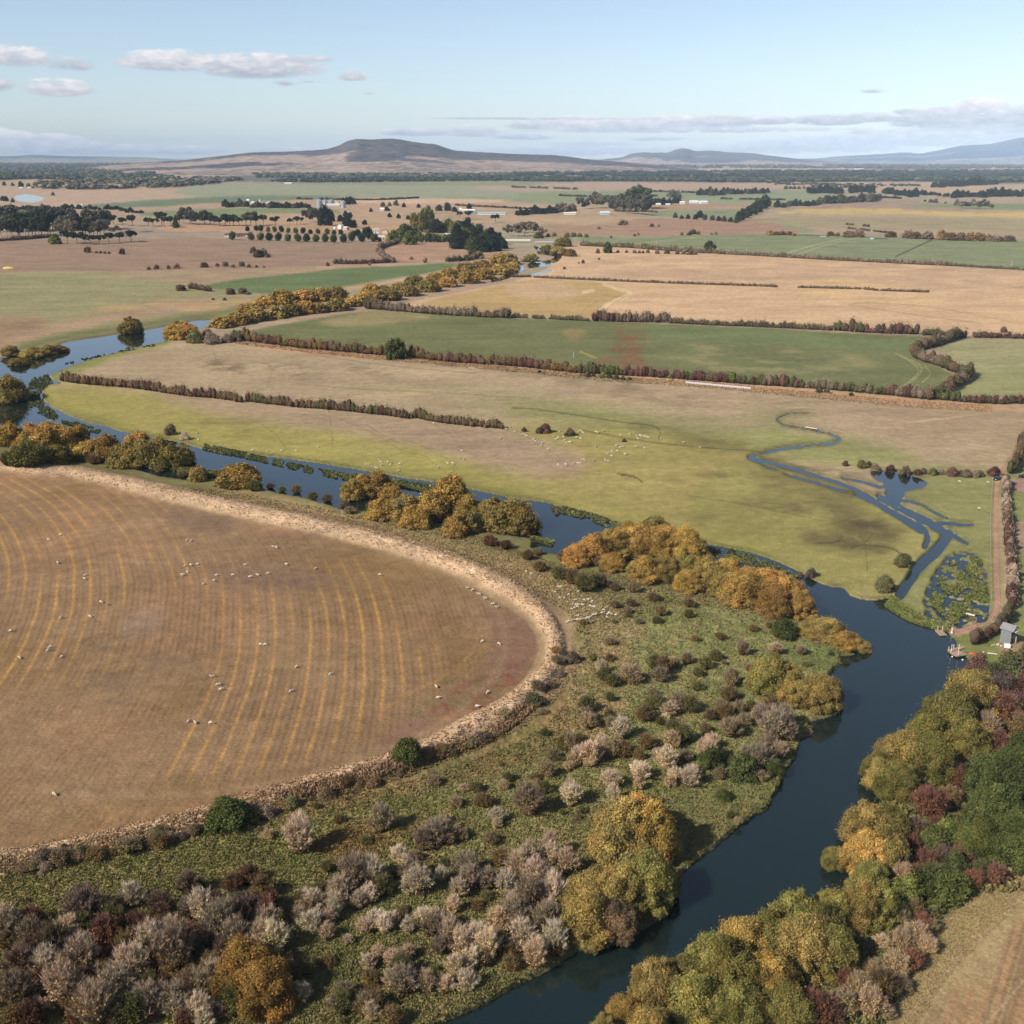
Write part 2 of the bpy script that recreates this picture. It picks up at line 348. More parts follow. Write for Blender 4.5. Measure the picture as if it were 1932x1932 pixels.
for q in (('1093 600 1104 582 1130 568', 1), ('1186 556 1150 578 1136 600', 1), ('1600 575 1700 590 1850 610', 1.2), ('1600 575 1640 572 1760 580 1932 612', 1)): put(lineregion(q[0], q[1], .1), '9C7E56', .8)
put(region('440 636 500 618 580 604 688 588 800 590 958 600 1100 604 1264 612 1449 619 1571 627 1734 634 1800 637 1770 655 1724 662 1760 680 1798 703 1772 733 1740 746 1600 734 1449 722 1266 708 1066 692 866 680 680 660 560 650', .15), '76784C')
put(region('600 608 700 588 790 592 810 600 740 610 660 616', 1, 2), 'A08F63', .8)
put(region('1160 608 1215 612 1220 640 1210 670 1230 690 1320 700 1300 708 1180 695 1120 690 1150 660 1170 640', 1.5, 3), '8E5B42', .75, (6, -.12, .1, 2))
put(region('1200 650 1449 655 1600 670 1680 700 1600 720 1449 715 1300 698', 2, 4), '9B9062', .75, (26, -.05, .12, 6))
put(region('1180 612 1500 628 1700 645 1700 660 1449 650 1200 632', 2, 4), '6A8250', .6)
put(region('1060 622 1090 620 1110 630 1080 640', 1.5, 2), 'A08758', .6)
put(lineregion('1095 664 1125 675', 3, .5), 'A6A04E')
for q in ('1690 666 1720 684 1733 700 1715 720 1690 735', '1700 672 1732 686 1738 700 1722 718 1698 733', '1745 690 1755 705 1740 722'): put(lineregion(q, 1.5, .2), 'B5A876', .8)
put(lineregion('1720 665 1760 685 1796 703', 3, .3), 'C0A080')
put(region('1772 655 1830 640 1932 641 2060 648 2060 756 1932 748 1840 750 1776 745 1840 716 1836 696 1790 672', .2), 'A19A6C')
put(region('1780 700 1932 690 2060 700 2060 750 1840 748', 2, 5), '93945C', .6)
# --- the lens between the rivers and its two halves
put(region('92 700 112 690 150 672 200 660 250 648 310 640 380 643 445 643 560 658 680 668 866 686 1066 702 1266 716 1449 728 1600 740 1750 752 1932 762 2080 764 2080 1200 1860 1200 1700 1160 1600 1125 1449 1060 1300 1020 1178 992 966 938 833 910 668 883 483 864 375 843 225 811 130 783 80 753 80 735 90 722', .1), 'B29B78')
put(region('92 700 112 690 150 672 200 660 260 646 330 642 300 655 220 675 160 700 118 718 98 716', 1, 3), '8C8C48', .85)
put(region('78 728 200 730 300 745 380 770 480 782 560 800 700 815 800 840 900 868 1000 900 1100 880 1080 850 950 815 1000 800 1200 800 1400 830 1480 870 1620 930 1720 990 1700 1080 1600 1110 1449 1060 1178 1000 966 942 833 912 668 885 483 862 375 843 225 811 130 783 78 750', 2, 7), 'A39656')
put(region('1000 830 1200 850 1480 875 1640 940 1740 1000 1700 1080 1600 1110 1449 1060 1178 1000 1000 945 900 900', 3, 14), 'A5945A', .6)
put(region('1380 870 1500 890 1640 935 1720 960 1780 1010 1770 1040 1700 1130 1600 1125 1500 1085 1380 1040 1300 960', .8, 4), '9B9254', .85)
put(region('300 745 500 765 780 795 960 815 1060 850 1120 880 1050 900 900 870 740 830 560 800 420 782', 2.5, 8), 'A68D70', .9)
put(region('966 760 1180 770 1300 800 1480 806 1449 850 1280 820 1100 800 966 790', 2.5, 8), '8C9050', .75)
put(region('640 725 900 735 1100 760 1300 770 1500 762 1560 780 1480 810 1300 815 1100 790 800 760', 3, 9), '93905A', .5, (25, -.1, .15, 7))
put(region('1500 815 1600 825 1700 850 1730 875 1600 880 1449 860 1430 845', 2.5, 6), '8C8E50', .8)
put(region('1260 740 1500 752 1800 770 1932 770 1932 800 1700 810 1540 775 1300 765', 2.5, 8), 'A58C6E', .7)
put(region('1640 780 1850 785 1932 790 1900 850 1860 880 1740 880 1700 830', 3, 10), 'A78E6C', .8, (22, -.15, .1, 17))
put(region('1690 880 1880 890 1880 960 1870 1150 1700 1150 1760 1020 1700 930', 2, 5), '8A8B50', .85)
put(region('440 644 600 658 800 668 1000 690 1300 712 1500 730 1740 752 1932 768 1932 776 1800 772 1449 738 1166 714 900 690 680 676 520 664', .4, 1), 'C19D76')
put(region('430 640 500 640 560 652 480 656', .4, 1), 'B79876')
for q, a in [('80 745 100 760 180 792 300 825 375 838 483 858 668 880 833 905 966 934 1178 985 1449 1050', .55)]: put(lineregion(q, 46, 1.5, 9), 'A39A50', .55); put(lineregion(q, 9, .8, 3), '7C7A3C', a)
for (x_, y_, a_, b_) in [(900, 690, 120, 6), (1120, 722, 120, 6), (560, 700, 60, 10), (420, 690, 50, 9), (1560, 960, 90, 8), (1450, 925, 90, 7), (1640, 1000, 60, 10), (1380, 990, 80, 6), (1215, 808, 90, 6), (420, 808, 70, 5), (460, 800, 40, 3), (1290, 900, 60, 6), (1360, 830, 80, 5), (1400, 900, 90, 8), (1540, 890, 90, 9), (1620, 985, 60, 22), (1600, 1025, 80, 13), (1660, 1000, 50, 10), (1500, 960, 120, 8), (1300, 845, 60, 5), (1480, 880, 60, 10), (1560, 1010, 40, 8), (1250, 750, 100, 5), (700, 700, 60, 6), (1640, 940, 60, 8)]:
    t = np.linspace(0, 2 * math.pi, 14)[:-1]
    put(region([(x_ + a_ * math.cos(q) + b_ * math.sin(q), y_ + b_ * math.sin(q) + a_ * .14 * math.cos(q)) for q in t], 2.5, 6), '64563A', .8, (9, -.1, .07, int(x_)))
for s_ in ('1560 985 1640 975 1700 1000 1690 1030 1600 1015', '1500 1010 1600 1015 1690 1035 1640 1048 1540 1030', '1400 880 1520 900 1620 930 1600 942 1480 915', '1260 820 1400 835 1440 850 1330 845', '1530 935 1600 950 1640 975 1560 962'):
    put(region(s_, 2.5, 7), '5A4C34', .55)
for q, wd_, a_ in [('966 770 1010 772 1100 785 1180 797 1240 806 1244 830', 1.8, .7), ('1100 812 1200 830 1300 842 1440 852', 2, .6), ('1165 893 1195 898 1212 910', 2, .8), ('1170 896 1200 902 1210 908', 1.6, .8),
                   ('1540 1024 1575 1024 1590 1012', 2, .8), ('1605 1035 1630 1028 1680 1034 1698 1044', 2.2, .8), ('1632 1022 1634 1050 1636 1076', 1.2, .7), ('1622 1006 1632 1022 1650 1000', 1.1, .7),
                   ('560 725 700 735 850 742 1000 752', 1.6, .35), ('483 795 520 820 540 850', .9, .5), ('620 770 625 810 628 840', .9, .5), ('640 790 700 815 760 850 800 860 830 885', 1, .5), ('690 800 740 830 780 835 850 870', .9, .4),
                   ('400 655 420 690 480 710', .9, .5), ('460 680 510 690 505 730', .9, .4), ('1480 990 1449 975 1400 955', 1, .5), ('1500 1000 1560 990 1640 970', 1, .4), ('800 790 850 820 870 845 900 860', .9, .4),
                   ('900 800 960 830 1000 835', .9, .4), ('1000 838 1100 842 1160 838', .9, .4), ('560 660 600 670 720 688 900 705', 1.4, .35), ('1430 860 1540 905 1610 940', 1.4, .45), ('1300 935 1449 960 1560 985', 1.6, .4)]:
    put(lineregion(q, wd_ * 1.15, .5), '564A30', min(1, a_ * 1.1))
for q, wd_ in [('1500 762 1610 765', 2), ('1640 768 1800 776', 2), ('1660 790 1730 795 1850 780', 3), ('1280 754 1449 758', 3), ('1100 744 1140 746', 2)]: put(lineregion(q, wd_, .5), 'C0A67C', .7)
# --- track, its verge and the far side of it
put(region('1890 905 1932 880 2060 860 2060 1400 1932 1400 1880 1300 1900 1180 1900 1000', .3, 2), '8B8C55')
put(region('1905 905 2060 895 2060 935 1905 925', .3, 1), 'AE8C76'); put(region('1915 985 2060 975 2060 1040 1920 1040', .5, 2), 'A58B70')
put(region('1800 1190 1850 1180 1900 1190 1932 1230 1932 1300 1860 1290 1840 1260 1800 1215', .6, 2), '7E8248')
put(region('1885 1215 1932 1200 1990 1220 1990 1300 1932 1275 1900 1250', .8, 2), 'A58A68')
TRACK = '1950 780 1932 816 1911 858 1894 888 1882 908 1879 966 1879 1041 1881 1116 1881 1146 1871 1163 1839 1183 1806 1194'
put(lineregion(TRACK, (7, 17), .2), '9A8A60', .9); put(lineregion(TRACK, (4, 11), .15), 'BD917A'); put(lineregion(TRACK, (.8, 2.5), .3), 'A98868', .7)
# --- scrub between the levee and the river
put(region('-100 838 0 833 82 853 200 873 300 898 410 906 528 928 660 945 860 985 1008 1015 1060 1045 1200 1060 1400 1100 1500 1140 1560 1180 1640 1228 1591 1250 1569 1290 1580 1340 1524 1385 1511 1430 1450 1521 1376 1571 1316 1619 1281 1660 1261 1730 1136 1789 1028 1831 923 1890 800 1960 700 2100 -200 2100 -200 1600 0 1620 200 1590 400 1540 560 1500 760 1440 960 1340 1040 1240 1000 1150 850 1080 620 1005 300 930 0 880', .3), '7C7549')
put(region('440 920 640 962 860 1020 1000 1060 1100 1120 1180 1180 1200 1300 1120 1400 1060 1380 1060 1240 1040 1160 900 1070 600 990 400 950', 2, 9), '98805A', .85)
put(region('966 1100 1160 1150 1300 1240 1250 1330 1130 1340 1080 1240 1000 1140', 3, 8), '92805A', .8, (6, -.15, .1, 6))
put(region('1240 1160 1400 1150 1560 1220 1580 1300 1480 1400 1200 1440 1200 1250', 3, 8), '7C7C4C', .8)
put(region('1180 1440 1449 1440 1440 1520 1330 1600 1260 1520 1180 1500 1060 1500 900 1640 760 1800 600 1900 400 1932 600 1700 900 1500', 3, 8), '6A7040', .55, (4, -.15, .05, 9))
put(region('0 1640 300 1590 600 1530 800 1500 900 1520 760 1600 500 1640 200 1760 0 1780', 3, 8), '6E6C3A', .6)
put(region('592 1590 700 1545 760 1560 740 1600 640 1625', 1.5, 3), '7A5C36', .85); put(region('730 1580 830 1530 880 1520 800 1590', 1.5, 3), '9A7A52', .7, (3, -.2, .1, 3))
put(region('280 1560 400 1530 700 1470 1000 1360 1060 1290 1080 1330 1040 1420 800 1490 500 1560 300 1590', 2, 4), '7B6340', .8)
sc0 = region('-200 1640 0 1620 400 1545 800 1450 1050 1330 1090 1180 1300 1110 1560 1190 1640 1228 1591 1250 1580 1340 1524 1385 1450 1521 1281 1660 1136 1789 923 1890 800 2100 -200 2100', .3, 2)
sc1 = region('440 920 640 962 860 1020 1000 1060 1100 1100 1300 1120 1600 1230 1500 1420 1280 1660 900 1900 700 2050 -100 2050 -100 1650 400 1560 800 1450 1060 1320 1070 1200 900 1070 600 990 400 950', .3, 3)
col[sc1[0]] *= (1 + .3 * sc1[1])[..., None]
gm = (fbm(GX, GY, 7, 4, 21)); k = np.clip((gm - .0) / .12, 0, 1) * (FY > 1000) * 1.0
sc_m = region('-200 1640 0 1620 400 1545 800 1450 1050 1330 1090 1180 1300 1110 1560 1190 1640 1228 1591 1250 1580 1340 1524 1385 1450 1521 1281 1660 1136 1789 923 1890 800 2100 -200 2100', .3, 2)
mm_ = sc_m[1] * k[sc_m[0]]; col[sc_m[0]] = col[sc_m[0]] * (1 - .45 * mm_[..., None]) + alb('5E6C36') * .45 * mm_[..., None]
k2 = np.clip((fbm(GX, GY, 4, 3, 41) - .08) / .1, 0, 1); mm_ = sc_m[1] * k2[sc_m[0]] * .5; col[sc_m[0]] = col[sc_m[0]] * (1 - mm_[..., None]) + alb('A08A5C') * mm_[..., None]
# --- stubble field ringed by the levee
FIELD = '-120 885 0 889 60 898 150 905 300 945 480 985 620 1015 750 1050 850 1085 930 1130 990 1170 1014 1215 1002 1262 960 1310 880 1352 800 1395 700 1438 560 1488 400 1530 200 1580 0 1615 -120 1635'
LEV = '-120 868 0 878 60 886 150 895 300 928 480 968 620 998 750 1030 860 1066 950 1108 1012 1152 1046 1206 1040 1256 1000 1302 940 1345 860 1385 780 1430 640 1470 560 1493 400 1541 200 1592 0 1632 -120 1655'
put(region('-120 850 0 858 100 874 300 915 480 950 640 975 800 1020 930 1070 1040 1130 1080 1200 1070 1270 1020 1340 900 1400 700 1470 560 1505 400 1550 200 1605 0 1650 -120 1670 -120 1500 400 1300 400 1000 -120 880', .6, 2), 'A88C68')
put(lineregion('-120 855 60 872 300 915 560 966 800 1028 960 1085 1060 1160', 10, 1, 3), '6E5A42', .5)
wd_l, lev = lineregion(LEV, (18, 36), .8, 3)
put((wd_l, lev), 'D8B994')
wd_f, mf = region(FIELD, .15)
base = np.zeros(col[wd_f].shape); base[:] = alb('997B5A')
X_, Y_ = GX[wd_f], GY[wd_f]
rr = np.hypot(X_ + 400, Y_ - 205); th = np.arctan2(Y_ - 205, X_ + 400)
def mixc(c, h, m): return c * (1 - m[..., None]) + alb(h) * m[..., None]
base = mixc(base, '8D7048', np.clip(fbm(X_, Y_, 40, 3, 3) * 6, 0, 1) * .8)
base = mixc(base, '87684C', np.clip(fbm(X_, Y_, 14, 4, 43) * 6 - .2, 0, 1) * .3)
base = mixc(base, 'A67F5C', np.clip(-fbm(X_, Y_, 30, 3, 13) * 4, 0, 1) * .6)
ph = rr / 4.55 + fbm(X_, Y_, 30, 2, 9) * .25
fr = ph - np.floor(ph)
line = np.clip(1 - np.abs(fr - .5) / .15, 0, 1)
fine = .5 + .5 * np.sin(ph * 2 * math.pi * 3 + 3 * fbm(X_, Y_, 12, 2, 77))
base = mixc(base, '80603E', fine * .3 * (.4 + np.clip(fbm(X_, Y_, 18, 3, 78) * 5 + .5, 0, 1)) * np.clip((FY[wd_f] - 930) / 200, .3, 1) + np.clip(1 - np.abs(fr - .08) / .13, 0, 1) * .25)
streak = np.clip((fbm(rr * 1.0, th * 60, 9, 3, 4) + .14) * 6, 0, 1)
patch = np.clip((fbm(rr * .6, th * 110, 30, 2, 15) + .07) * 9, 0, 1)
def soft_in(s, jit, k):
    wl = region(s, jit, k); tmp = np.zeros((NR, NC)); tmp[wl[0]] = wl[1]; return tmp[wd_f]
patch = np.maximum(patch * .5, np.maximum(soft_in('-60 920 150 915 230 960 250 1100 215 1200 100 1250 -60 1280', 2, 6), soft_in('320 1050 440 1070 600 1110 780 1120 850 1180 800 1260 720 1350 640 1420 480 1470 280 1475 300 1400 390 1300 410 1200 370 1110', 2, 6)))
spk = .45 + .55 * np.clip((fbm(X_, Y_, .9, 2, 6) + .12) * 4, 0, 1)
outer = np.clip((X_ + 190) / 30, 0, 1) * 0 + 1
edge = np.clip((np.hypot((X_ + 75) / 1.0, (Y_ - 264)) - 78.3), -60, 60)
edge = np.where(X_ > -100, edge, -40)
inside = np.clip((-edge - 8) / 6, 0, 1) * np.clip((Y_ - 158) / 12, 0, 1)
base = mixc(base, 'C4964E', line * streak * patch * spk * inside)
for q, a_ in [('905 1182 890 1230 850 1270 790 1300 720 1340', .5), ('930 1195 905 1235 850 1280', .3)]:
    wl = lineregion(q, 4, 1.2, 1); tmp = np.zeros((NR, NC)); tmp[wl[0]] = wl[1]; base = mixc(base, 'BC9048', tmp[wd_f] * a_ * spk)
def soft_in(s, jit, k):
    wl = region(s, jit, k); tmp = np.zeros((NR, NC)); tmp[wl[0]] = wl[1]; return tmp[wd_f]
base = mixc(base, '8C6A56', soft_in('920 1150 1000 1180 1012 1230 960 1300 850 1360 760 1400 700 1420 740 1380 860 1300 930 1220', 2, 5) * .75)
base = mixc(base, '7F7048', soft_in('860 1270 940 1262 960 1300 900 1340 800 1370 770 1345', 3, 4) * .6 * np.clip(fbm(X_, Y_, 3, 3, 2) * 8 + .6, 0, 1))
base = mixc(base, '86543C', soft_in('930 1260 980 1255 980 1290 900 1345 780 1375 800 1350', 3, 4) * .7 * np.clip(fbm(X_, Y_, 2.5, 3, 12) * 8 + .3, 0, 1))
base = mixc(base, '7A6452', soft_in('320 966 430 972 440 1000 360 1005', 3, 6) * .7)
base = mixc(base, '7E6654', soft_in('390 1060 620 1085 620 1110 440 1115', 3, 8) * .6)
base = mixc(base, '9C8470', soft_in('240 1160 300 1150 300 1190 230 1200', 3, 6) * .5)
base = mixc(base, '7A6750', soft_in('160 1220 400 1200 420 1320 200 1330', 3, 8) * .4 * np.clip(fbm(X_, Y_, 8, 3, 22) * 8, 0, 1))
lv = np.clip(1 - np.abs(edge + 5) / 2.0, 0, 1); base = mixc(base, 'A58A66', lv * .4)
col[wd_f] = col[wd_f] * (1 - mf[..., None]) + base * mf[..., None]
put((wd_l, lev * np.clip((fbm(GX[wd_l], GY[wd_l], 2.2, 3, 5) + .25) * 2.5, 0, 1)), 'C4A27C')
# --- right hand bottom: bank, paddock
put(region('1100 2100 1200 1960 1350 1850 1500 1800 1600 1740 1620 1560 1700 1440 1800 1320 1820 1280 1932 1260 2100 1240 2100 2100', .5, 2), '716A42')
put(region('1660 2100 1700 1860 1780 1740 1880 1660 2000 1600 2150 1560 2150 2100', .8, 2), 'A3905F')
put(region('1600 2100 1670 1940 1740 1850 1830 1760 1932 1690 2080 1600 2150 2100', 2, 8), 'AC9468', .8)
put(region('1640 2100 1760 1932 1840 1830 1932 1740 2080 1620 2150 2100', 1.5, 6), 'A58C62')
pX, pY = GX, GY
dirn = (pX * -.62 + pY * .78)
wd_p, mp = region('1640 2100 1740 1932 1830 1830 1932 1730 2080 1620 2150 2100', 1.5, 8)
s_ = fbm(dirn[wd_p] * 0 + pX[wd_p] * .78 * 3.0 - pY[wd_p] * .62 * 0 , pY[wd_p], 5, 3, 2)
al = pX[wd_p] * .55 - pY[wd_p] * .35
st_ = np.clip((fbm(al * 6, pY[wd_p] * .2 + al * .1, 6, 3, 7)) * 6 + .3, 0, 1)
col[wd_p] = col[wd_p] * (1 - (mp * st_ * .6)[..., None]) + alb('B08560') * (mp * st_ * .6)[..., None]
st2 = np.clip((fbm(al * 9, pY[wd_p] * .1, 5, 2, 17) - .05) * 7, 0, 1); col[wd_p] = col[wd_p] * (1 - (mp * st2 * .4)[..., None]) + alb('6E6048') * (mp * st2 * .4)[..., None]
for q in ('1700 1932 1790 1830 1932 1690', '1860 1932 1932 1850'): put(lineregion(q, 3, .4, 1), 'C0A582', .7)
put(region('1820 1400 1932 1390 1932 1470 1820 1500 1790 1450', 2, 3), 'A88468', .7)
put(region('1800 1590 1880 1600 1932 1640 1932 1670 1860 1660 1760 1640', 2, 3), 'B08A6E', .8)
put(region('1828 1250 1860 1240 1880 1256 1860 1290 1838 1262', 1, 1), '66833A', .9)
put(region('1500 1225 1560 1225 1600 1240 1560 1262 1500 1262 1480 1240', 1, 2), '5F7A42', .7)
# --- water: depressed bed under one level sheet
W = np.zeros((NR, NC))
def water(wm, a=1.0): W[wm[0]] = np.maximum(W[wm[0]], wm[1] * a)
NEARB = '-150 812 0 838 82 853 200 873 262 885 300 896 355 903 390 893 410 905 493 918 528 928 565 934 623 950 643 958 700 962 760 975 860 990 950 1006 1008 1013 1003 1031 1058 1045 1100 1058 1200 1068 1300 1090 1400 1120 1461 1140 1516 1160 1560 1195 1600 1228 1630 1232 1560 1238 1574 1231 1591 1248 1569 1266 1551 1283 1560 1300 1579 1320 1581 1345 1524 1360 1536 1381 1511 1391 1503 1421 1486 1449 1456 1509 1449 1522 1416 1541 1376 1571 1348 1596 1316 1619 1290 1640 1270 1680 1261 1724 1216 1748 1136 1789 1091 1791 1028 1831 966 1861 923 1886 858 1916 818 1932 740 1980 700 2100'
FARB = '1100 2100 1150 2010 1210 1950 1260 1900 1350 1850 1450 1810 1540 1790 1600 1745 1605 1690 1600 1620 1640 1560 1670 1500 1690 1440 1740 1400 1790 1335 1806 1300 1822 1262 1836 1250 1824 1238 1806 1222 1804 1208 1790 1192 1781 1182 1761 1174 1724 1163 1691 1146 1684 1128 1669 1127 1649 1131 1624 1129 1604 1121 1591 1107 1569 1105 1546 1098 1511 1078 1474 1061 1449 1051 1416 1041 1366 1031 1326 1023 1250 1010 1178 992 1141 981 1076 966 1041 948 966 938 895 923 833 910 758 900 668 883 578 869 483 857 425 856 375 844 342 834 225 812 200 803 163 796 130 783 100 768 80 753 78 738 84 728 92 722 120 722 100 717 92 708 112 698 150 683 200 668 250 655 310 643 340 630 400 612 400 603 370 605 300 618 240 628 180 637 130 644 90 656 40 668 0 676 -150 690'
water(region(NEARB + ' ' + FARB, .35, 0, False))
for s, w_ in [('1663 954 1711 983 1740 1001', (5, 8)), ('1699 942 1734 948 1788 977', (3, 3)), ('1531 779 1499 778 1480 782 1467 790 1480 800 1541 811 1569 818 1587 826 1573 834 1524 839 1474 846 1441 853 1413 861', (1.2, 4)),
              ('1413 861 1445 869 1499 883 1549 898 1599 915 1629 930 1661 950 1700 972', (4, 7)), ('1413 863 1480 892 1524 904 1574 919 1624 936 1660 952', (2, 4.5)),
              ('1589 900 1630 908 1664 918', (2, 5)), ('1699 970 1740 992 1752 1010 1746 1030', (4, 8)), ('1660 936 1711 962 1752 984 1788 1008', (10, 15)), ('1790 1006 1770 1034 1735 1068 1700 1120', (19, 17)),
              ('1770 985 1800 986 1840 988', (7, 2)), ('1804 1010 1826 1024', (9, 4)), ('1672 915 1700 925 1690 950', (9, 11)), ('1000 500 1040 494 1056 482 1036 478 1020 472 1010 464', (9, 4)), ('985 505 960 520 930 530', (7, 5)),
              ('1493 443 1565 445', (1.5, 1.5)), ('1640 449 1675 450', 1.8), ('1000 518 1020 514 1040 510', (3, 3))]:
    wl_ = lineregion(s, w_, .8)
    if s[:4] in ('1531', '1413', '1660', '1699', '1663', '1589', '1770'): wl_ = (wl_[0], wl_[1] * np.clip((fbm(GX[wl_[0]], GY[wl_[0]], 5, 3, 19) + .3) * 5, 0, 1))
    water(wl_)
water(region('1644 888 1679 888 1720 896 1749 908 1740 918 1724 921 1700 928 1686 940 1672 932 1680 912 1660 905', .3, 0))
water(region('1756 1170 1750 1150 1780 1120 1820 1095 1848 1100 1862 1120 1864 1155 1850 1170 1800 1180', .6, 2), 1)
mr_ = region('1746 1150 1745 1120 1770 1070 1800 1040 1850 1050 1864 1100 1864 1160 1850 1172 1790 1182', 1, 2)
mn = np.clip((fbm(GX[mr_[0]], GY[mr_[0]], 1.9, 4, 8) + .02) * 9 + .5, 0, 1)
W[mr_[0]] = np.where(mr_[1] > .4, mr_[1] * mn, W[mr_[0]])
water(region('28 370 45 367 68 369 82 374 70 380 40 380 28 375', .2, 0), 1)
put(lineregion('1780 1177 1730 1158 1695 1136', 14, .7, 2), '6F7A40', .8)
wb = blur(W, 1)
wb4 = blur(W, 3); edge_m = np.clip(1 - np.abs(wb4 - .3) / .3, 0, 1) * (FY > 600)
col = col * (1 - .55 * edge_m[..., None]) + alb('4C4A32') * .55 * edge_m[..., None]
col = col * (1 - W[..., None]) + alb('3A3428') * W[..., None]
# --- relief
GZ = -1.3 * wb
near = np.clip((FY - 850) / 300, 0, 1)
z_l = np.zeros((NR, NC)); z_l[wd_l] = lev
dl = blur(z_l, 3)
GZ += dl * 1.5 * (1 + .5 * fbm(GX, GY, 3, 3, 3))
sm = np.zeros((NR, NC)); sm[sc_m[0]] = sc_m[1]
sm = np.clip(sm + dl * .8, 0, 1) * (1 - wb) * (1 - 0)
tmpf = np.zeros((NR, NC)); tmpf[wd_f] = mf; sm *= (1 - tmpf)
GZ += sm * near * (fbm(GX, GY, 2.6, 4, 14) * 1.1 + np.abs(fbm(GX, GY, 1.1, 2, 24)) * .7)
GZ += (1 - sm) * (1 - wb) * near * fbm(GX, GY, 1.4, 2, 34) * .16
GZ[FY < 500] += 0
tt_ = (.86 + .28 * (fbm(GX, GY, 1.6, 3, 50) + .5))[..., None]
st3 = fbm(GX / 7, GY, 9, 4, 61) + .7 * fbm((GX * .94 + GY * .34) / 6, (GY * .94 - GX * .34), 5, 3, 71)
tt_ = tt_ * (1 + .3 * st3 * np.clip((FY - 330) / 60, 0, 1) * (1 - .7 * np.clip((FY - 1000) / 200, 0, 1)))[..., None]
col *= tt_
idx = np.arange(NR * NC).reshape(NR, NC)
quads = np.stack([idx[1:, :-1], idx[1:, 1:], idx[:-1, 1:], idx[:-1, :-1]], -1).reshape(-1, 4)
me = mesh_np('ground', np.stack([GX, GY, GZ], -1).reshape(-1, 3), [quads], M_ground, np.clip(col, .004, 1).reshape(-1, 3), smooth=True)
tag(link(bpy.data.objects.new('ground', me)), kind='structure')
def heights(X, Y):
    X = np.atleast_1d(np.asarray(X, float)); Y = np.atleast_1d(np.asarray(Y, float))
    r = np.interp(-Y, -Yr, np.arange(NR)); c = np.interp(X / np.maximum(Y, 1), tc_, np.arange(NC))
    return GZ[np.clip(np.round(r).astype(int), 0, NR - 1), np.clip(np.round(c).astype(int), 0, NC - 1)]
def zat(X, Y): return float(heights(X, Y)[0])
# land outside the fine sheet (beside and behind the camera), same level
def flat(name, pts, z, m, c=None):
    V = np.array([(x, y, z) for x, y in pts]); me = mesh_np(name, V, [np.array([list(range(len(pts)))])], m, None if c is None else np.tile(c, (len(V), 1)))
    return link(bpy.data.objects.new(name, me))
y0, y1 = Yr[-1], Yr[0]
c_ = alb('93835F')
V = np.array([(-.66 * y0, y0, 0), (.66 * y0, y0, 0), (.66 * y1, y1, 0), (-.66 * y1, y1, 0), (-60000, -4000, 0), (60000, -4000, 0), (60000, y1, 0), (-60000, y1, 0)])
me = mesh_np('surrounding_land', V, [np.array([(4, 5, 1, 0), (5, 6, 2, 1), (7, 4, 0, 3)])], M_ground, np.tile(c_, (8, 1)))
tag(link(bpy.data.objects.new('surrounding_land', me)), kind='structure')
rx = P(HALF, 560)[1]
V = np.array([(-600, 90, -.5), (330, 90, -.5), (900, rx + 800, -.5), (-1400, rx + 800, -.5)])
o = link(bpy.data.objects.new('river', mesh_np('river', V, [np.array([(0, 1, 2, 3)])], M_water))); tag(o, kind='structure')
a_ = P(20, 366); b_ = P(90, 384)
V = np.array([(P(20, 384)[0], b_[1], -.5), (P(90, 384)[0], b_[1], -.5), (P(90, 366)[0], a_[1], -.5), (P(20, 366)[0], a_[1], -.5)])
o = link(bpy.data.objects.new('reservoir', mesh_np('reservoir', V, [np.array([(0, 1, 2, 3)])], M_water))); tag(o, kind='structure')

# ------------------------------------------------------------------ hills
def hill(name, prof, dist, front, back, colf, depth_n=110, nx=620, rough=1.0):
    prof = np.array(S2(prof)); xs = np.linspace(prof[0, 0], prof[-1, 0], nx)
    sil = np.interp(xs, prof[:, 0], prof[:, 1])
    sil = np.convolve(np.pad(sil, 6, 'edge'), np.ones(13) / 13, 'valid')
    A = np.array([P(x, 400) for x in xs]); az = A[:, 0] / A[:, 1]
    tn = np.array([(-sp_ + (HALF - y) / F_PX * cp_) / (cp_ + (HALF - y) / F_PX * sp_) for y in sil])
    s = np.linspace(0, 1, depth_n); Ys = dist - front + (front + back) * s
    u = (Ys - (dist - front)) / front
    pr = np.where(u < 1, (3 * np.clip(u, 0, 1) ** 2 - 2 * np.clip(u, 0, 1) ** 3) * .55 + .45 * np.clip(u, 0, 1) ** 1.4, np.clip(1 - ((Ys - dist) / back) ** 2, 0, 1))
    X = az[None, :] * Ys[:, None]; Y = np.repeat(Ys[:, None], nx, 1)
    top = np.maximum(CAM_H + tn * dist * 1.0, 1.0)
    Z = top[None, :] * pr[:, None]
    ga = fbm(X, Y, dist * .06, 5, 3)
    Z = Z * (1 + .3 * rough * ga * np.clip(1 - np.abs(1 - u)[:, None] * 0, 0, 1) * np.clip(np.abs(1 - u) * 2.2, 0, 1)[:, None]) + fbm(X, Y, dist * .004, 2, 5) * dist * .0008 - 3
    c = colf(X, Y, Z, u[:, None] + 0 * X, xs[None, :] + 0 * X)
    ii = np.arange(depth_n * nx).reshape(depth_n, nx)
    q = np.stack([ii[:-1, :-1], ii[:-1, 1:], ii[1:, 1:], ii[1:, :-1]], -1).reshape(-1, 4)
    me = mesh_np(name, np.stack([X, Y, Z], -1).reshape(-1, 3), [q], M_hill, c.reshape(-1, 3), smooth=True)
    o = link(bpy.data.objects.new(name, me)); tag(o, kind='structure'); return o
M_hill = bpy.data.materials.new('hill_cover'); M_hill.use_nodes = True
_b = M_hill.node_tree.nodes['Principled BSDF']; _b.inputs['Roughness'].default_value = 1; _b.inputs['Specular IOR Level'].default_value = 0
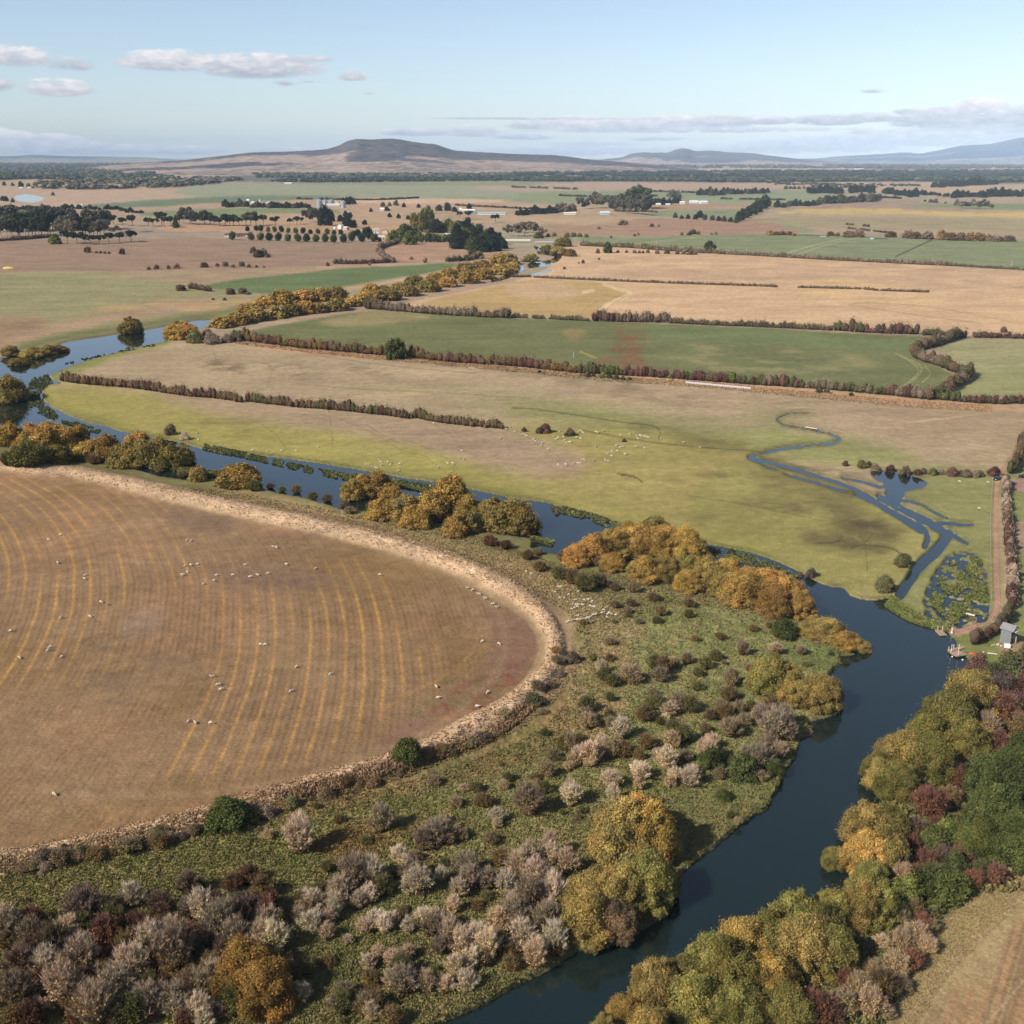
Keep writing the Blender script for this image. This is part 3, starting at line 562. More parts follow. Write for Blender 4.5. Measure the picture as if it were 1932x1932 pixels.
_a = M_hill.node_tree.nodes.new('ShaderNodeAttribute'); _a.attribute_name = 'Col'; M_hill.node_tree.links.new(_a.outputs['Color'], _b.inputs['Base Color'])
def mk(c1, c2, thr, base_open):  # wooded tones carry painted haze blue, strongest on the far ranges
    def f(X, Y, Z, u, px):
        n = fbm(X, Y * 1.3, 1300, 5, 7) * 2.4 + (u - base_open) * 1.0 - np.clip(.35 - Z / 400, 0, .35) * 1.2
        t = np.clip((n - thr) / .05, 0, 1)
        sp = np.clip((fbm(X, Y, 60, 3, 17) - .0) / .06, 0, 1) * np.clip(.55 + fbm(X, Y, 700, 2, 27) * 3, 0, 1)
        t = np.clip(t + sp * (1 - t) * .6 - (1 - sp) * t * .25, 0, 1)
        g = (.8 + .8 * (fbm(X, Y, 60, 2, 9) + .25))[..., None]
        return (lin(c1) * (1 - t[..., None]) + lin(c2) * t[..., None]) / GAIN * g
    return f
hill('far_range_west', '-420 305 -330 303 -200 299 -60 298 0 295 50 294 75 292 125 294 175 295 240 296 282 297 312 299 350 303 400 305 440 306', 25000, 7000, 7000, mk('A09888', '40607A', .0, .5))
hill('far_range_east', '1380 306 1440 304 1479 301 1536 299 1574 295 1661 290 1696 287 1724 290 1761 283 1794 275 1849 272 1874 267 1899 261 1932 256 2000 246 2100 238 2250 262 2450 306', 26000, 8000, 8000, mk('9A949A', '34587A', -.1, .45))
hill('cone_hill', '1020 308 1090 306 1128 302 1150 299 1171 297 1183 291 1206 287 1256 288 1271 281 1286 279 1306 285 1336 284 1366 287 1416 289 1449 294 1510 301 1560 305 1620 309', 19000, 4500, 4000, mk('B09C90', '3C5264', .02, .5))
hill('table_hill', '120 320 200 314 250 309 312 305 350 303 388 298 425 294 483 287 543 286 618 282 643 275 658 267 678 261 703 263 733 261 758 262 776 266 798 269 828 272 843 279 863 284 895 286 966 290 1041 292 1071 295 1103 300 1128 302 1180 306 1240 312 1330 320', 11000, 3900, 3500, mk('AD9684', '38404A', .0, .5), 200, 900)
def haze_box(dens):
    m = bpy.data.materials.new('haze'); m.use_nodes = True; nt = m.node_tree; nt.nodes.clear()
    out = nt.nodes.new('ShaderNodeOutputMaterial'); pv = nt.nodes.new('ShaderNodeVolumePrincipled')
    pv.inputs['Color'].default_value = (.66, .82, 1.0, 1); pv.inputs['Density'].default_value = dens; pv.inputs['Anisotropy'].default_value = -.42
    nt.links.new(pv.outputs[0], out.inputs['Volume'])
    x0, x1, y0_, y1_, z0, z1 = -61000, 61000, -4500, 47500, -4, 760
    V = np.array([(x, y, z) for z in (z0, z1) for y in (y0_, y1_) for x in (x0, x1)])
    q = np.array([(0, 2, 3, 1), (4, 5, 7, 6), (0, 1, 5, 4), (1, 3, 7, 5), (3, 2, 6, 7), (2, 0, 4, 6)])
    o = link(bpy.data.objects.new('haze', mesh_np('haze', V, [q], m))); tag(o, kind='stuff')
haze_box(2.6e-5)
# ------------------------------------------------------------------ vegetation meshes (height 1, base at the origin)
def ico(n):
    t = (1 + 5 ** .5) / 2
    V = [(-1, t, 0), (1, t, 0), (-1, -t, 0), (1, -t, 0), (0, -1, t), (0, 1, t), (0, -1, -t), (0, 1, -t), (t, 0, -1), (t, 0, 1), (-t, 0, -1), (-t, 0, 1)]
    Fc = [(0, 11, 5), (0, 5, 1), (0, 1, 7), (0, 7, 10), (0, 10, 11), (1, 5, 9), (5, 11, 4), (11, 10, 2), (10, 7, 6), (7, 1, 8), (3, 9, 4), (3, 4, 2), (3, 2, 6), (3, 6, 8), (3, 8, 9), (4, 9, 5), (2, 4, 11), (6, 2, 10), (8, 6, 7), (9, 8, 1)]
    V = [np.array(v, float) / math.hypot(1, t) for v in V]
    for _ in range(n):
        mid = {}; F2 = []
        def m_(a, b):
            k = (min(a, b), max(a, b))
            if k not in mid:
                v = V[a] + V[b]; V.append(v / np.linalg.norm(v)); mid[k] = len(V) - 1
            return mid[k]
        for a, b, c in Fc:
            ab, bc, ca = m_(a, b), m_(b, c), m_(c, a); F2 += [(a, ab, ca), (b, bc, ab), (c, ca, bc), (ab, bc, ca)]
        Fc = F2
    return np.array(V), np.array(Fc)
ICO = [ico(0), ico(1), ico(2)]
def leaf_quads(C, Nrm, size, r, jit=.7, asp=1.5):
    n = len(C); Nn = Nrm + r.normal(0, jit, (n, 3)); Nn /= np.linalg.norm(Nn, axis=1, keepdims=True) + 1e-9
    a = r.normal(0, 1, (n, 3)); T = np.cross(Nn, a); T /= np.linalg.norm(T, axis=1, keepdims=True) + 1e-9; B = np.cross(Nn, T)
    s = (size * r.uniform(.6, 1.4, n))[:, None]
    V = np.stack([C - T * s * asp * .5, C - B * s * .5, C + T * s * asp * .5, C + B * s * .5], 1).reshape(-1, 3)
    return V, np.arange(4 * n).reshape(n, 4)
def tube(pts, r0, r1, sides=5):
    pts = np.array(pts, float); n = len(pts); V = []
    for i, p in enumerate(pts):
        d = pts[min(i + 1, n - 1)] - pts[max(i - 1, 0)]; d /= np.linalg.norm(d) + 1e-9
        a = np.cross(d, (0, 0, 1) if abs(d[2]) < .9 else (1, 0, 0)); a /= np.linalg.norm(a); b = np.cross(d, a)
        rr_ = r0 + (r1 - r0) * i / (n - 1)
        for k in range(sides):
            q = 2 * math.pi * k / sides; V.append(p + rr_ * (a * math.cos(q) + b * math.sin(q)))
    Fq = [(i * sides + k, i * sides + (k + 1) % sides, (i + 1) * sides + (k + 1) % sides, (i + 1) * sides + k) for i in range(n - 1) for k in range(sides)]
    return np.array(V), np.array(Fq)
def merge(parts):
    Vs, Fs, Cs = [], {}, []; o = 0
    for V, Fc, c in parts:
        Vs.append(V); Cs.append(np.broadcast_to(c, (len(V), 3))); Fs.setdefault(Fc.shape[1], []).append(Fc + o); o += len(V)
    return np.concatenate(Vs), [np.concatenate(f) for f in Fs.values()], np.concatenate(Cs)
def crown(name, lobes, nleaf, leaf, seed, var=.3, core=.8, jit=.9, hue=.08, mats=None, coredark=.55, lowcut=-1, sub=2, spread=(.8, 1.2)):
    """lobes: (x, y, z, r, squash); leaf clumps over the lobe surfaces, and a rough inside with shade painted into its tone"""
    r = np.random.default_rng(seed); parts = []
    L_ = np.array(lobes, float); wgt = L_[:, 3] ** 2; wgt /= wgt.sum()
    tint = 1 + r.normal(0, var * .5, len(L_)); th = r.normal(0, hue, len(L_))
    iv, if_ = ICO[sub]
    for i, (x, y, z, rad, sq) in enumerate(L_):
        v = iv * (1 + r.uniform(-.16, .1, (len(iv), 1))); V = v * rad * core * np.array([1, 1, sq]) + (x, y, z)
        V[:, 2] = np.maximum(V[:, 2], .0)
        parts.append((V, if_, np.array([coredark * tint[i]] * 3)))  # core tone darkened to paint the shade inside the crown
    pick = r.choice(len(L_), nleaf * 2, p=wgt); d = r.normal(0, 1, (nleaf * 2, 3)); d[:, 2] += .25; d /= np.linalg.norm(d, axis=1, keepdims=True)
    dk = d * np.array([3.1, 3.1, 3.1]) + L_[pick, :3] * 9; bump = 1 + .5 * (vn(dk[:, 0] + 50, dk[:, 1] + dk[:, 2] * .7 + 50, 3) - .5)
    rad = L_[pick, 3] * r.uniform(*spread, len(pick)) * bump * np.where(r.random(len(pick)) < .07, 1.28, 1); C = L_[pick, :3] + d * rad[:, None] * np.stack([np.ones(len(pick))] * 2 + [L_[pick, 4]], 1)
    keep = C[:, 2] > max(.01, lowcut)
    for j in range(len(L_)):
        q = (C - L_[j, :3]) / np.array([1, 1, L_[j, 4]]); keep &= ((np.linalg.norm(q, axis=1) > L_[j, 3] * .74) | (pick == j))
    C, d, pick = C[keep][:nleaf], d[keep][:nleaf], pick[keep][:nleaf]
    V, Fq = leaf_quads(C, d, leaf, r, jit)
    b = (tint[pick] * (1 + r.normal(0, var * .6, len(C)))).clip(.35, 1.9); h = th[pick] + r.normal(0, hue, len(C))
    c = np.stack([b * (1 + h), b, b * (1 - h * .5)], 1).repeat(4, 0)
    parts.append((V, Fq, c))
    V, Fs, Cc = merge(parts)
    return mesh_np(name, V, Fs, mats or M_leaf, Cc)
def trunk(name, h, r0, seed, limbs=4, m=None, spread=.35, top=.75):
    r = np.random.default_rng(seed); parts = [(*tube([(0, 0, -.03), (r.normal(0, .01), r.normal(0, .01), h * .5), (r.normal(0, .03), r.normal(0, .03), h)], r0, r0 * .55), np.ones(3))]
    for k in range(limbs):
        a = 2 * math.pi * (k + r.random() * .6) / limbs; s = spread * r.uniform(.6, 1)
        parts.append((*tube([(0, 0, h * r.uniform(.4, .95)), (s * .5 * math.cos(a), s * .5 * math.sin(a), h + (top - h) * .45), (s * math.cos(a), s * math.sin(a), top)], r0 * .45, r0 * .12, 4), np.ones(3)))
    V, Fs, C = merge(parts); return mesh_np(name, V, Fs, m or M_bark, C)
def dome(n, R0, H, seed, rl=(.16, .26), sq=.9, low=.12):
    r = np.random.default_rng(seed); out = [(0, 0, H * .5, R0 * .62, .8)]
    for i in range(n):
        z = (i + .5) / n; el = math.asin(z); a = i * 2.4 + r.random() * .7; rr = r.uniform(*rl); q = r.uniform(.7, 1.1)
        out.append((math.cos(el) * (R0 - rr * .7) * math.cos(a) * q, math.cos(el) * (R0 - rr * .7) * math.sin(a) * q, max(low, math.sin(el) * (H - rr * .8) * q), rr, sq))
    return out
def bush_twigs(name, n, seed, grey=1.0, leafy=.35, tall=1.0, wid=.5, tw=.0075):
    """many tapering twigs fanning out from a few stems, with a low fill of small leaves"""
    r = np.random.default_rng(seed); V = []; parts = []
    m = 64; el = r.uniform(.15, 1.0, m) ** .8 * 1.45; az = np.arange(m) * 2.4 + r.uniform(-.4, .4, m)
    tip = np.stack([np.cos(el) * np.cos(az) * wid, np.cos(el) * np.sin(az) * wid, np.sin(el) * tall * .8 + .15], 1) * r.uniform(.75, 1, (m, 1))
    for t in tip: parts.append((*tube([(0, 0, 0), t * (.4, .4, .45), t * .8], .008, .003, 3), np.array([.75, .7, .68])))
    k = r.integers(0, m, n); s = r.uniform(.1, .98, n)[:, None]; st = tip[k] * s * (1, 1, .95)
    d = tip[k] / np.linalg.norm(tip[k], axis=1, keepdims=True) + r.normal(0, .42, (n, 3)) + (0, 0, .25); d /= np.linalg.norm(d, axis=1, keepdims=True)
    ln = r.uniform(.08, .22, n)[:, None]; en = st + d * ln; a = np.cross(d, r.normal(0, 1, (n, 3))); a /= np.linalg.norm(a, axis=1, keepdims=True)
    W_ = tw * r.uniform(.7, 1.5, n)[:, None]
    V = np.stack([st - a * W_, st + a * W_, en], 1).reshape(-1, 3); V[:, 2] = np.maximum(V[:, 2], 0)
    b = r.uniform(.75, 1.3, n) * grey; hh = r.normal(0, .05, n)
    parts.append((V, np.arange(3 * n).reshape(n, 3), np.stack([b * (1 + hh), b, b * (1 - hh)], 1).repeat(3, 0)))
    if leafy:
        nl = int(n * leafy); k = r.integers(0, m, nl); C = tip[k] * r.uniform(.2, .95, (nl, 1)) * (1, 1, .85) + r.normal(0, .06, (nl, 3)); C[:, 2] = np.abs(C[:, 2]) + .02
        q, f = leaf_quads(C, r.normal(0, 1, (nl, 3)), .035, r, 1); g = r.uniform(.45, 1.15, nl)
        parts.append((q, f, np.stack([g * 1.0, g * .95, g * .6], 1).repeat(4, 0)))
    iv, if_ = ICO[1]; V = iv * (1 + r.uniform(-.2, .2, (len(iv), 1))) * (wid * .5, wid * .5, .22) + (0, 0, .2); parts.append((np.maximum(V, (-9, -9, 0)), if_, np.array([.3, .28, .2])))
    V, Fs, C = merge(parts); return mesh_np(name, V, Fs, M_twig, C)

KIND = {}
def kind(name, crowns, trunks, wh): KIND[name] = (crowns, trunks, wh)        # wh: width / height
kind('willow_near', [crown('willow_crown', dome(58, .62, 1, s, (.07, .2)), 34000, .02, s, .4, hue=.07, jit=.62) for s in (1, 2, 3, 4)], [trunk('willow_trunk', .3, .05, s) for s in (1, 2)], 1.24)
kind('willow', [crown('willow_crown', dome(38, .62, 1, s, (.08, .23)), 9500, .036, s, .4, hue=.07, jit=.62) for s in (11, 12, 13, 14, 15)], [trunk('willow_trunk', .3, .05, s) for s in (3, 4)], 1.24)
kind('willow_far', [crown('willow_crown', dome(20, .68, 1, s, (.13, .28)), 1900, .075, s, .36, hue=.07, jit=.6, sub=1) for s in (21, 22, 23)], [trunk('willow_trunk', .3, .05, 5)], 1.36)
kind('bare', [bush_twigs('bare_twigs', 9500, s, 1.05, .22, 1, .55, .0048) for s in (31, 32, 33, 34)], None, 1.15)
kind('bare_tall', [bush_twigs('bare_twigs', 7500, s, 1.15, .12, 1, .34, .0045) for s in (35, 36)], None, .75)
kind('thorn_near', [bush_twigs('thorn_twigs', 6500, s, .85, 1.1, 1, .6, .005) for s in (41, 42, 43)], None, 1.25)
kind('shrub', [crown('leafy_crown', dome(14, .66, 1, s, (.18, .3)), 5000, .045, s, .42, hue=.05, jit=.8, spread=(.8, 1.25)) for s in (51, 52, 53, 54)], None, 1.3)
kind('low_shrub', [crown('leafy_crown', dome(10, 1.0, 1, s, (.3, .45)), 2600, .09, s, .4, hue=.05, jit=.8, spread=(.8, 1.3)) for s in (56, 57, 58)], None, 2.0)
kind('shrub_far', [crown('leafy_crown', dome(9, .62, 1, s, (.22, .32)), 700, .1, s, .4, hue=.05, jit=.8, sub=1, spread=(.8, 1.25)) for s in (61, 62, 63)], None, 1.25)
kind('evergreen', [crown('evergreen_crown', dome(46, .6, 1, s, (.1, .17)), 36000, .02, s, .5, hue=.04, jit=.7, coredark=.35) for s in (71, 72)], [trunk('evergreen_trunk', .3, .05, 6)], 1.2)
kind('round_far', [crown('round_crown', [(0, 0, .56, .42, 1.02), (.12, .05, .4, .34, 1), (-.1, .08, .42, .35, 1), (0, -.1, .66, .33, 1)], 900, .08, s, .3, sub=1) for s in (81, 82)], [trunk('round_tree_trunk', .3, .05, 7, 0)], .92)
def umbrella(seed, n=12):
    r = np.random.default_rng(seed); return [(r.uniform(-.4, .4), r.uniform(-.4, .4), r.uniform(.62, .9), r.uniform(.13, .22), .6) for _ in range(n)]
kind('pine_flat', [crown('pine_crown', umbrella(s), 1500, .07, s, .35, sub=1) for s in (91, 92, 93)], [trunk('pine_trunk', .62, .035, s, 4, None, .3, .8) for s in (8, 9)], 1.1)
def tower(seed, wd=.3, n=15):
    r = np.random.default_rng(seed); out = []
    for i in range(n):
        z = .12 + .8 * i / n; q = wd * (1 - z * .75); a = i * 2.4; rr = q * r.uniform(.55, .8) + .02
        out.append((q * .55 * math.cos(a), q * .55 * math.sin(a), z, rr, .8))
    return out + [(0, 0, .93, .06, 1.3)]
kind('conifer', [crown('conifer_crown', tower(s, .36), 1700, .06, s, .4, sub=1) for s in (101, 102)], [trunk('conifer_trunk', .5, .035, 10, 0)], .62)
kind('poplar', [crown('poplar_crown', [(.05 * math.sin(i * 2), .05 * math.cos(i * 2), .15 + i * .085, .15 * math.sin(.5 + i * .25) + .03, 1.2) for i in range(10)], 1500, .06, s, .4, sub=1) for s in (103,)], [trunk('poplar_trunk', .5, .025, 11, 0)], .4)
kind('dark_far', [crown('dark_crown', dome(14, .6, 1, s, (.17, .28)), 1400, .075, s, .4, sub=1, coredark=.45) for s in (111, 112, 113)], [trunk('dark_tree_trunk', .3, .05, 12)], 1.15)
def gum(seed):
    r = np.random.default_rng(seed); return [(r.normal(0, .17), r.normal(0, .17), r.uniform(.4, .92), r.uniform(.1, .18), .8) for _ in range(13)]
kind('gum', [crown('gum_crown', gum(s), 1400, .06, s, .4, jit=1, sub=1, spread=(.7, 1.3)) for s in (121, 122, 123)], [trunk('gum_trunk', .55, .028, s, 4, M_barkp, .25, .85) for s in (13, 14)], .82)

PAL = dict(gold='A88848', orange='AC8248', olive='7E743E', olivegold='907C46', dkgreen='5C6034', green='74783E', brtgreen='7E8E40', thorn='7E6A56', thorngreen='74704A', red='8C6254', darkred='77564A', purple='7A645C',
           grey='C2AE94', greypink='B89E84', greydark='94806A', greybrown='9C8872', brown='8A7254', cypress='333A2A', pine='42482F', gumc='5E5E46', gumgrey='6F6A58', rust='94703C', tan='A98A62', autumn='8C6E46')
def C_(n):
    c = lin(PAL[n]) / GAIN * (1.5 if n in ('gold', 'olive', 'olivegold', 'orange', 'grey', 'greypink') else 1.28); return c
REG = []        # everything that gets a place-giving label at the end
def reg(o, desc, zone, fx, cat, group=None): REG.append((o, desc, zone, fx, cat, group))
used_name = {}
def plant(kd, x, y, wpx, colr, name, desc, zone, cat, group, parts=True, hscale=1.0, rr=random, vary=.18, base_z=None):
    crowns, trunks, wh = KIND[kd]
    if kd == 'bare' and parts: wpx *= 1.15
    W_m = wpx / ppm(y); yc = y - .38 * wpx * math.sin(dep(y))
    X, Y = P(x, yc); z = zat(X, Y); z = max(z, -.5) if base_z is None else base_z
    H = W_m / wh * hscale
    root = bpy.data.objects.new(name, None) if parts else bpy.data.objects.new(name, rr.choice(crowns))
    root.location = (X, Y, z - .05); root.rotation_euler = (0, 0, rr.uniform(0, 6.28)); root.scale = (W_m / wh * rr.uniform(.94, 1.06), W_m / wh * rr.uniform(.94, 1.06), H * rr.uniform(.93, 1.08))
    link(root)
    c = C_(colr) * (1 + rr.uniform(-vary, vary)); c = c * np.array([1 + rr.uniform(-.06, .04), 1, 1 + rr.uniform(-.06, .06)]); c4 = (*[float(min(max(v, .005), 1)) for v in c], 1)
    if parts:
        root.empty_display_size = .2
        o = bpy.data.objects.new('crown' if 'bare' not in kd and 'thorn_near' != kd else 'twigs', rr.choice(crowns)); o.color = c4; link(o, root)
        if trunks: link(bpy.data.objects.new('trunk', rr.choice(trunks)), root)
    else: root.color = c4
    reg(root, desc, zone, x, cat, group)
    return root
rr = random.Random(5)
def T(s): return [tuple(float(v) for v in q.split()) for q in s.split(';') if q.strip()]

# ------------------------------------------------------------------ willows along the river
def willows(s, kd, colr, desc, zone, group='autumn willows along the river', hs=1.0, name='willow_tree', cat='willow tree'):
    for q in T(s):
        plant(kd, q[0], q[1], q[2], rr.choice(colr), name, desc, zone, cat, group, True, hs * (.8 if q[1] < 1160 else .92) * rr.uniform(.85, 1.15), rr)
GO = ['gold', 'gold', 'gold', 'orange', 'olivegold', 'olivegold']
willows('15 760 78', 'willow', ['olivegold'], 'broad brown gold willow', 'on the islet at the left frame edge', hs=.85)
willows('18 842 62;52 858 58;88 862 60;122 858 66;150 848 52;100 842 60;64 838 56', 'willow', GO, 'tall golden willow', 'in the clump above the reedy bank at left', hs=1.15)
willows('168 868 56;200 868 62;238 884 70;272 884 74;300 874 60;262 866 60', 'willow', GO, 'golden willow', 'in the second clump on the left bank', hs=1.1)
willows('322 882 58;345 876 46', 'willow', ['olive', 'olivegold'], 'olive green willow', 'at the water end of the left clumps')
willows('112 880 56;75 878 44', 'willow', ['olive'], 'low olive willow', 'in front of the tall golden ones at left')
willows('452 922 82', 'willow', ['gold'], 'lone rounded golden willow', 'on the near bank left of the wide bend', hs=.85)
willows('374 910 40', 'willow', ['olivegold'], 'small olive willow', 'at the tip of the reed bed')
willows('248 630 46', 'willow', ['olivegold'], 'round bronze willow', 'at the water edge of the far left reach')
willows('62 676 48;20 672 40;92 668 36;112 664 34;36 690 40', 'willow', ['olive', 'olivegold'], 'low olive willow', 'on the far bank at the left edge', hs=.6)
willows('336 642 56;356 642 44', 'willow', ['orange', 'gold'], 'bright orange willow', 'where the river leaves the tree belt')
willows('418 620 48;448 614 50;483 608 50;520 602 50;548 598 48;575 594 46;600 592 46;636 588 50;660 580 40;682 576 38;708 570 42;736 568 44;770 560 46;808 552 46;845 543 46;883 536 44;915 528 44;943 519 42;966 512 38',
        'willow_far', GO + ['olivegold'], 'golden willow', 'in the front row of the long river belt', hs=.85)
willows('470 592 44;500 584 48;533 576 50;570 573 52;604 570 54;634 568 48;700 560 44;722 558 42;752 550 36;783 541 42;820 534 44;848 527 42;880 518 42;908 510 42;940 506 42;962 500 38',
        'willow_far', GO, 'golden willow', 'in the back row of the long river belt', hs=.9)
willows('1002 495 34;1032 480 34;1055 482 38;1074 484 30;1064 466 34', 'willow_far', ['olivegold', 'olive', 'autumn'], 'olive gold willow', 'around the far river pools', hs=.85)
willows('664 944 50;690 938 54;716 936 56;738 944 46', 'willow', ['orange', 'gold'], 'orange willow', 'leaning over water at the wide bend', hs=1.15)
willows('722 985 66;764 985 74;812 982 84;848 972 84;880 975 60;784 1000 60', 'willow', ['gold', 'olivegold', 'gold'], 'dense golden willow', 'in the left half of the mid river clump', hs=1.1)
willows('880 1008 66;914 1004 70;948 1004 74;984 1008 72;966 992 70;930 988 66;858 1016 52', 'willow', ['gold', 'olivegold', 'olivegold'], 'rounded golden willow', 'in the right half of the mid river clump')
willows('1088 1072 62;1120 1066 72;1158 1056 84;1204 1052 90;1252 1054 86;1296 1058 76;1230 1040 80;1180 1046 76', 'willow_near', GO, 'tall golden willow', 'in the top of the big riverside thicket', hs=1.05)
willows('1155 1082 54;1218 1104 80;1258 1100 66;1296 1100 76;1330 1104 72;1372 1100 70', 'willow_near', ['olivegold', 'gold', 'olive'], 'olive gold willow', 'along the lower face of the riverside thicket')
willows('1300 1122 60;1342 1120 72;1372 1132 74;1414 1120 70;1404 1152 94;1446 1146 100;1480 1150 84;1462 1168 74;1508 1168 64', 'willow_near', ['orange', 'gold', 'gold', 'olivegold'], 'orange gold willow', 'at the downstream end of the thicket', hs=1.0)
willows('1522 1204 44;1560 1214 72;1596 1228 62;1626 1230 40;1536 1196 40', 'willow_near', ['gold', 'olivegold', 'olivegold'], 'low spreading gold willow', 'on the spit above the jetty bend', hs=.8)
willows('1446 1318 88;1478 1316 80;1502 1338 74;1546 1346 84;1558 1330 60', 'willow_near', ['olivegold', 'olive', 'olivegold'], 'broad olive gold willow', 'on the inside bend facing the jetties', hs=.95)
willows('1172 1640 126;1222 1640 120;1196 1608 120', 'willow_near', ['orange', 'olivegold', 'gold'], 'big bronze willow', 'at the shadowed lower river bank', hs=1.2)
willows('1110 1742 110;1160 1742 110;1216 1728 118;1110 1790 110;1160 1786 96;1084 1742 80;1252 1700 70', 'willow_near', ['olive', 'olivegold', 'olive', 'brown'], 'dark olive willow', 'below the big bronze ones at the bank', hs=1.1)
willows('462 1900 130;500 1926 120', 'willow_near', ['rust'], 'rust orange tree', 'in the lower left thicket', hs=1.0, name='autumn_tree', cat='tree', group='rust coloured trees')
willows('1830 1362 116;1786 1398 110;1748 1430 100;1812 1440 110;1700 1466 104;1652 1478 66;1748 1488 110;1690 1516 90;1668 1500 80', 'willow_near', ['olive', 'olivegold', 'olivegold', 'olive'], 'olive willow', 'in the upper clump on the right bank', hs=1.05)
willows('1640 1606 110;1678 1604 90;1632 1660 100;1672 1660 96;1640 1700 84;1572 1640 50', 'willow_near', ['olivegold', 'olivegold', 'gold', 'olive'], 'yellow green willow', 'in the middle clump on the right bank', hs=1.1)
willows('1622 1760 100;1570 1762 90;1660 1752 80;1500 1792 110;1548 1790 100;1452 1830 120;1400 1838 110;1510 1850 130;1562 1850 110', 'willow_near', ['olivegold', 'gold', 'olive'], 'gold green willow', 'in the upper part of the lower right thicket', hs=1.1)
willows('1346 1872 120;1290 1890 110;1236 1920 110;1380 1902 130;1450 1902 120;1310 1948 130;1392 1962 120;1180 1950 80;1222 1990 100;1140 1980 70;1480 1960 110', 'willow_near', ['olivegold', 'olive', 'gold', 'olive'], 'leafy olive gold willow', 'at the bottom frame edge beside the water', hs=1.1)
# evergreens on the right bank
for q in T('1876 1600 130;1930 1570 130;1866 1530 110;1924 1500 110;1850 1640 90;1915 1650 110'):
    plant('evergreen', q[0], q[1], q[2], rr.choice(['dkgreen', 'green']), 'evergreen_tree', 'large dark evergreen', 'filling the right frame edge above the paddock', 'tree', 'dark evergreens on the right bank', hscale=1.1)
for q in T('1765 1612 60;1786 1600 60;1820 1608 56;1740 1706 80;1774 1712 74;1706 1716 70;1806 1700 56;1800 1660 54;1870 1880 10'):
    if q[2] > 20: plant('shrub', q[0], q[1], q[2], rr.choice(['dkgreen', 'green']), 'evergreen_shrub', 'dark green shrub', 'among the pink thorn trees on the right bank', 'shrub', 'green shrubs on the right bank', hscale=1)

# ------------------------------------------------------------------ thorn bushes of the foreground
def bushes(s, kd, cols, name, desc, zone, cat='bush', group='bare hawthorn bushes on the scrubland', hs=1.0):
    for q in T(s): plant(kd, q[0], q[1], q[2], rr.choice(cols), name, desc, zone, cat, group, True, hs * rr.uniform(.85, 1.15), rr)
GR = ['grey', 'greypink', 'grey', 'greydark']
bushes('565 1625 76;720 1580 54;828 1605 64;800 1614 54;752 1636 40;668 1694 78;700 1684 60;632 1728 50;880 1664 56;866 1700 44;856 1720 0.1'.replace(';856 1720 0.1', ''), 'bare', GR, 'bare_bush', 'grey leafless bush', 'on the open slope at lower centre left')
bushes('790 1700 62;774 1696 44;724 1762 44;742 1752 30;590 1770 58;580 1732 40;520 1812 70;506 1770 60;494 1800 60', 'bare', GR, 'bare_bush', 'grey leafless bush', 'around the dark hollow at lower centre left')
bushes('630 1740 36;856 1728 34;724 1768 36;1074 1520 38;1036 1625 40;968 1720 34;770 1770 32', 'bare_tall', ['grey', 'greypink'], 'bare_bush', 'tall narrow pale bush', 'between the rounder grey bushes')
bushes('938 1560 38;1000 1550 64;1078 1530 48;1110 1454 54;1152 1496 48;1156 1520 34;1206 1480 42;1256 1464 48;1336 1446 46;1302 1494 50;1172 1402 44;1090 1450 40;1240 1560 0'.replace(';1240 1560 0', ''), 'bare', GR, 'bare_bush', 'pale twiggy bush', 'on the green ground left of the river', hs=1.05)
bushes('1000 1650 58;1040 1640 44;980 1668 60;1010 1690 66;956 1700 50;1036 1690 50;1070 1660 50;1000 1740 70;1044 1730 60;970 1760 64;1030 1776 70;986 1800 66;930 1800 50;1046 1810 60;1010 1836 60', 'bare', ['grey', 'greypink', 'grey', 'greybrown'], 'bare_bush', 'pink grey leafless bush', 'in the dense bank thicket beside the olive willows', hs=1.15)
bushes('800 1760 44;824 1772 50;850 1790 52;874 1812 56;900 1790 50;920 1822 60;890 1838 50;860 1850 44;768 1820 36;740 1836 40;760 1892 66;806 1884 44;694 1838 34;840 1880 40;880 1880 50;700 1904 0'.replace(';700 1904 0', ''), 'bare', GR, 'bare_bush', 'grey twiggy bush', 'in the scattered bushes at bottom centre', hs=1.05)
bushes('382 1748 66;358 1702 50;300 1740 60;160 1762 84;130 1790 60;200 1748 60;250 1724 56;420 1790 80;464 1760 70;440 1812 70;60 1800 60;100 1834 80;40 1860 76;156 1870 90;250 1870 80;330 1850 90;220 1910 90;280 1932 80;120 1920 90;30 1930 90;330 1930 80;180 1960 90;380 1900 60', 'bare', ['greydark', 'greypink', 'purple', 'grey', 'greybrown', 'thorn'], 'bare_bush', 'dusky grey bush', 'in the lower left corner thicket', hs=1.05)
bushes('200 1800 76;240 1810 70;280 1806 80;320 1800 70;360 1800 60;214 1840 70;170 1830 60;300 1850 70;250 1770 60;430 1740 50;430 1766 66;60 1760 60', 'thorn_near', ['red', 'darkred', 'red', 'brown'], 'hawthorn_bush', 'dark red thorn bush', 'in the lower left corner thicket', group='red thorn bushes', hs=1.0)
bushes('470 1680 56;496 1706 60;440 1690 50;510 1726 50;60 1836 60;334 1870 80;400 1860 70;346 1920 70;10 1800 50;80 1870 70;280 1890 60;200 1880 70;150 1930 80;250 1950 80;350 1960 60;60 1960 80', 'thorn_near', ['thorngreen', 'brown', 'darkred', 'thorngreen'], 'hawthorn_bush', 'brown green thorn bush', 'in the lower left thicket', group='brown thorn bushes', hs=1.0)
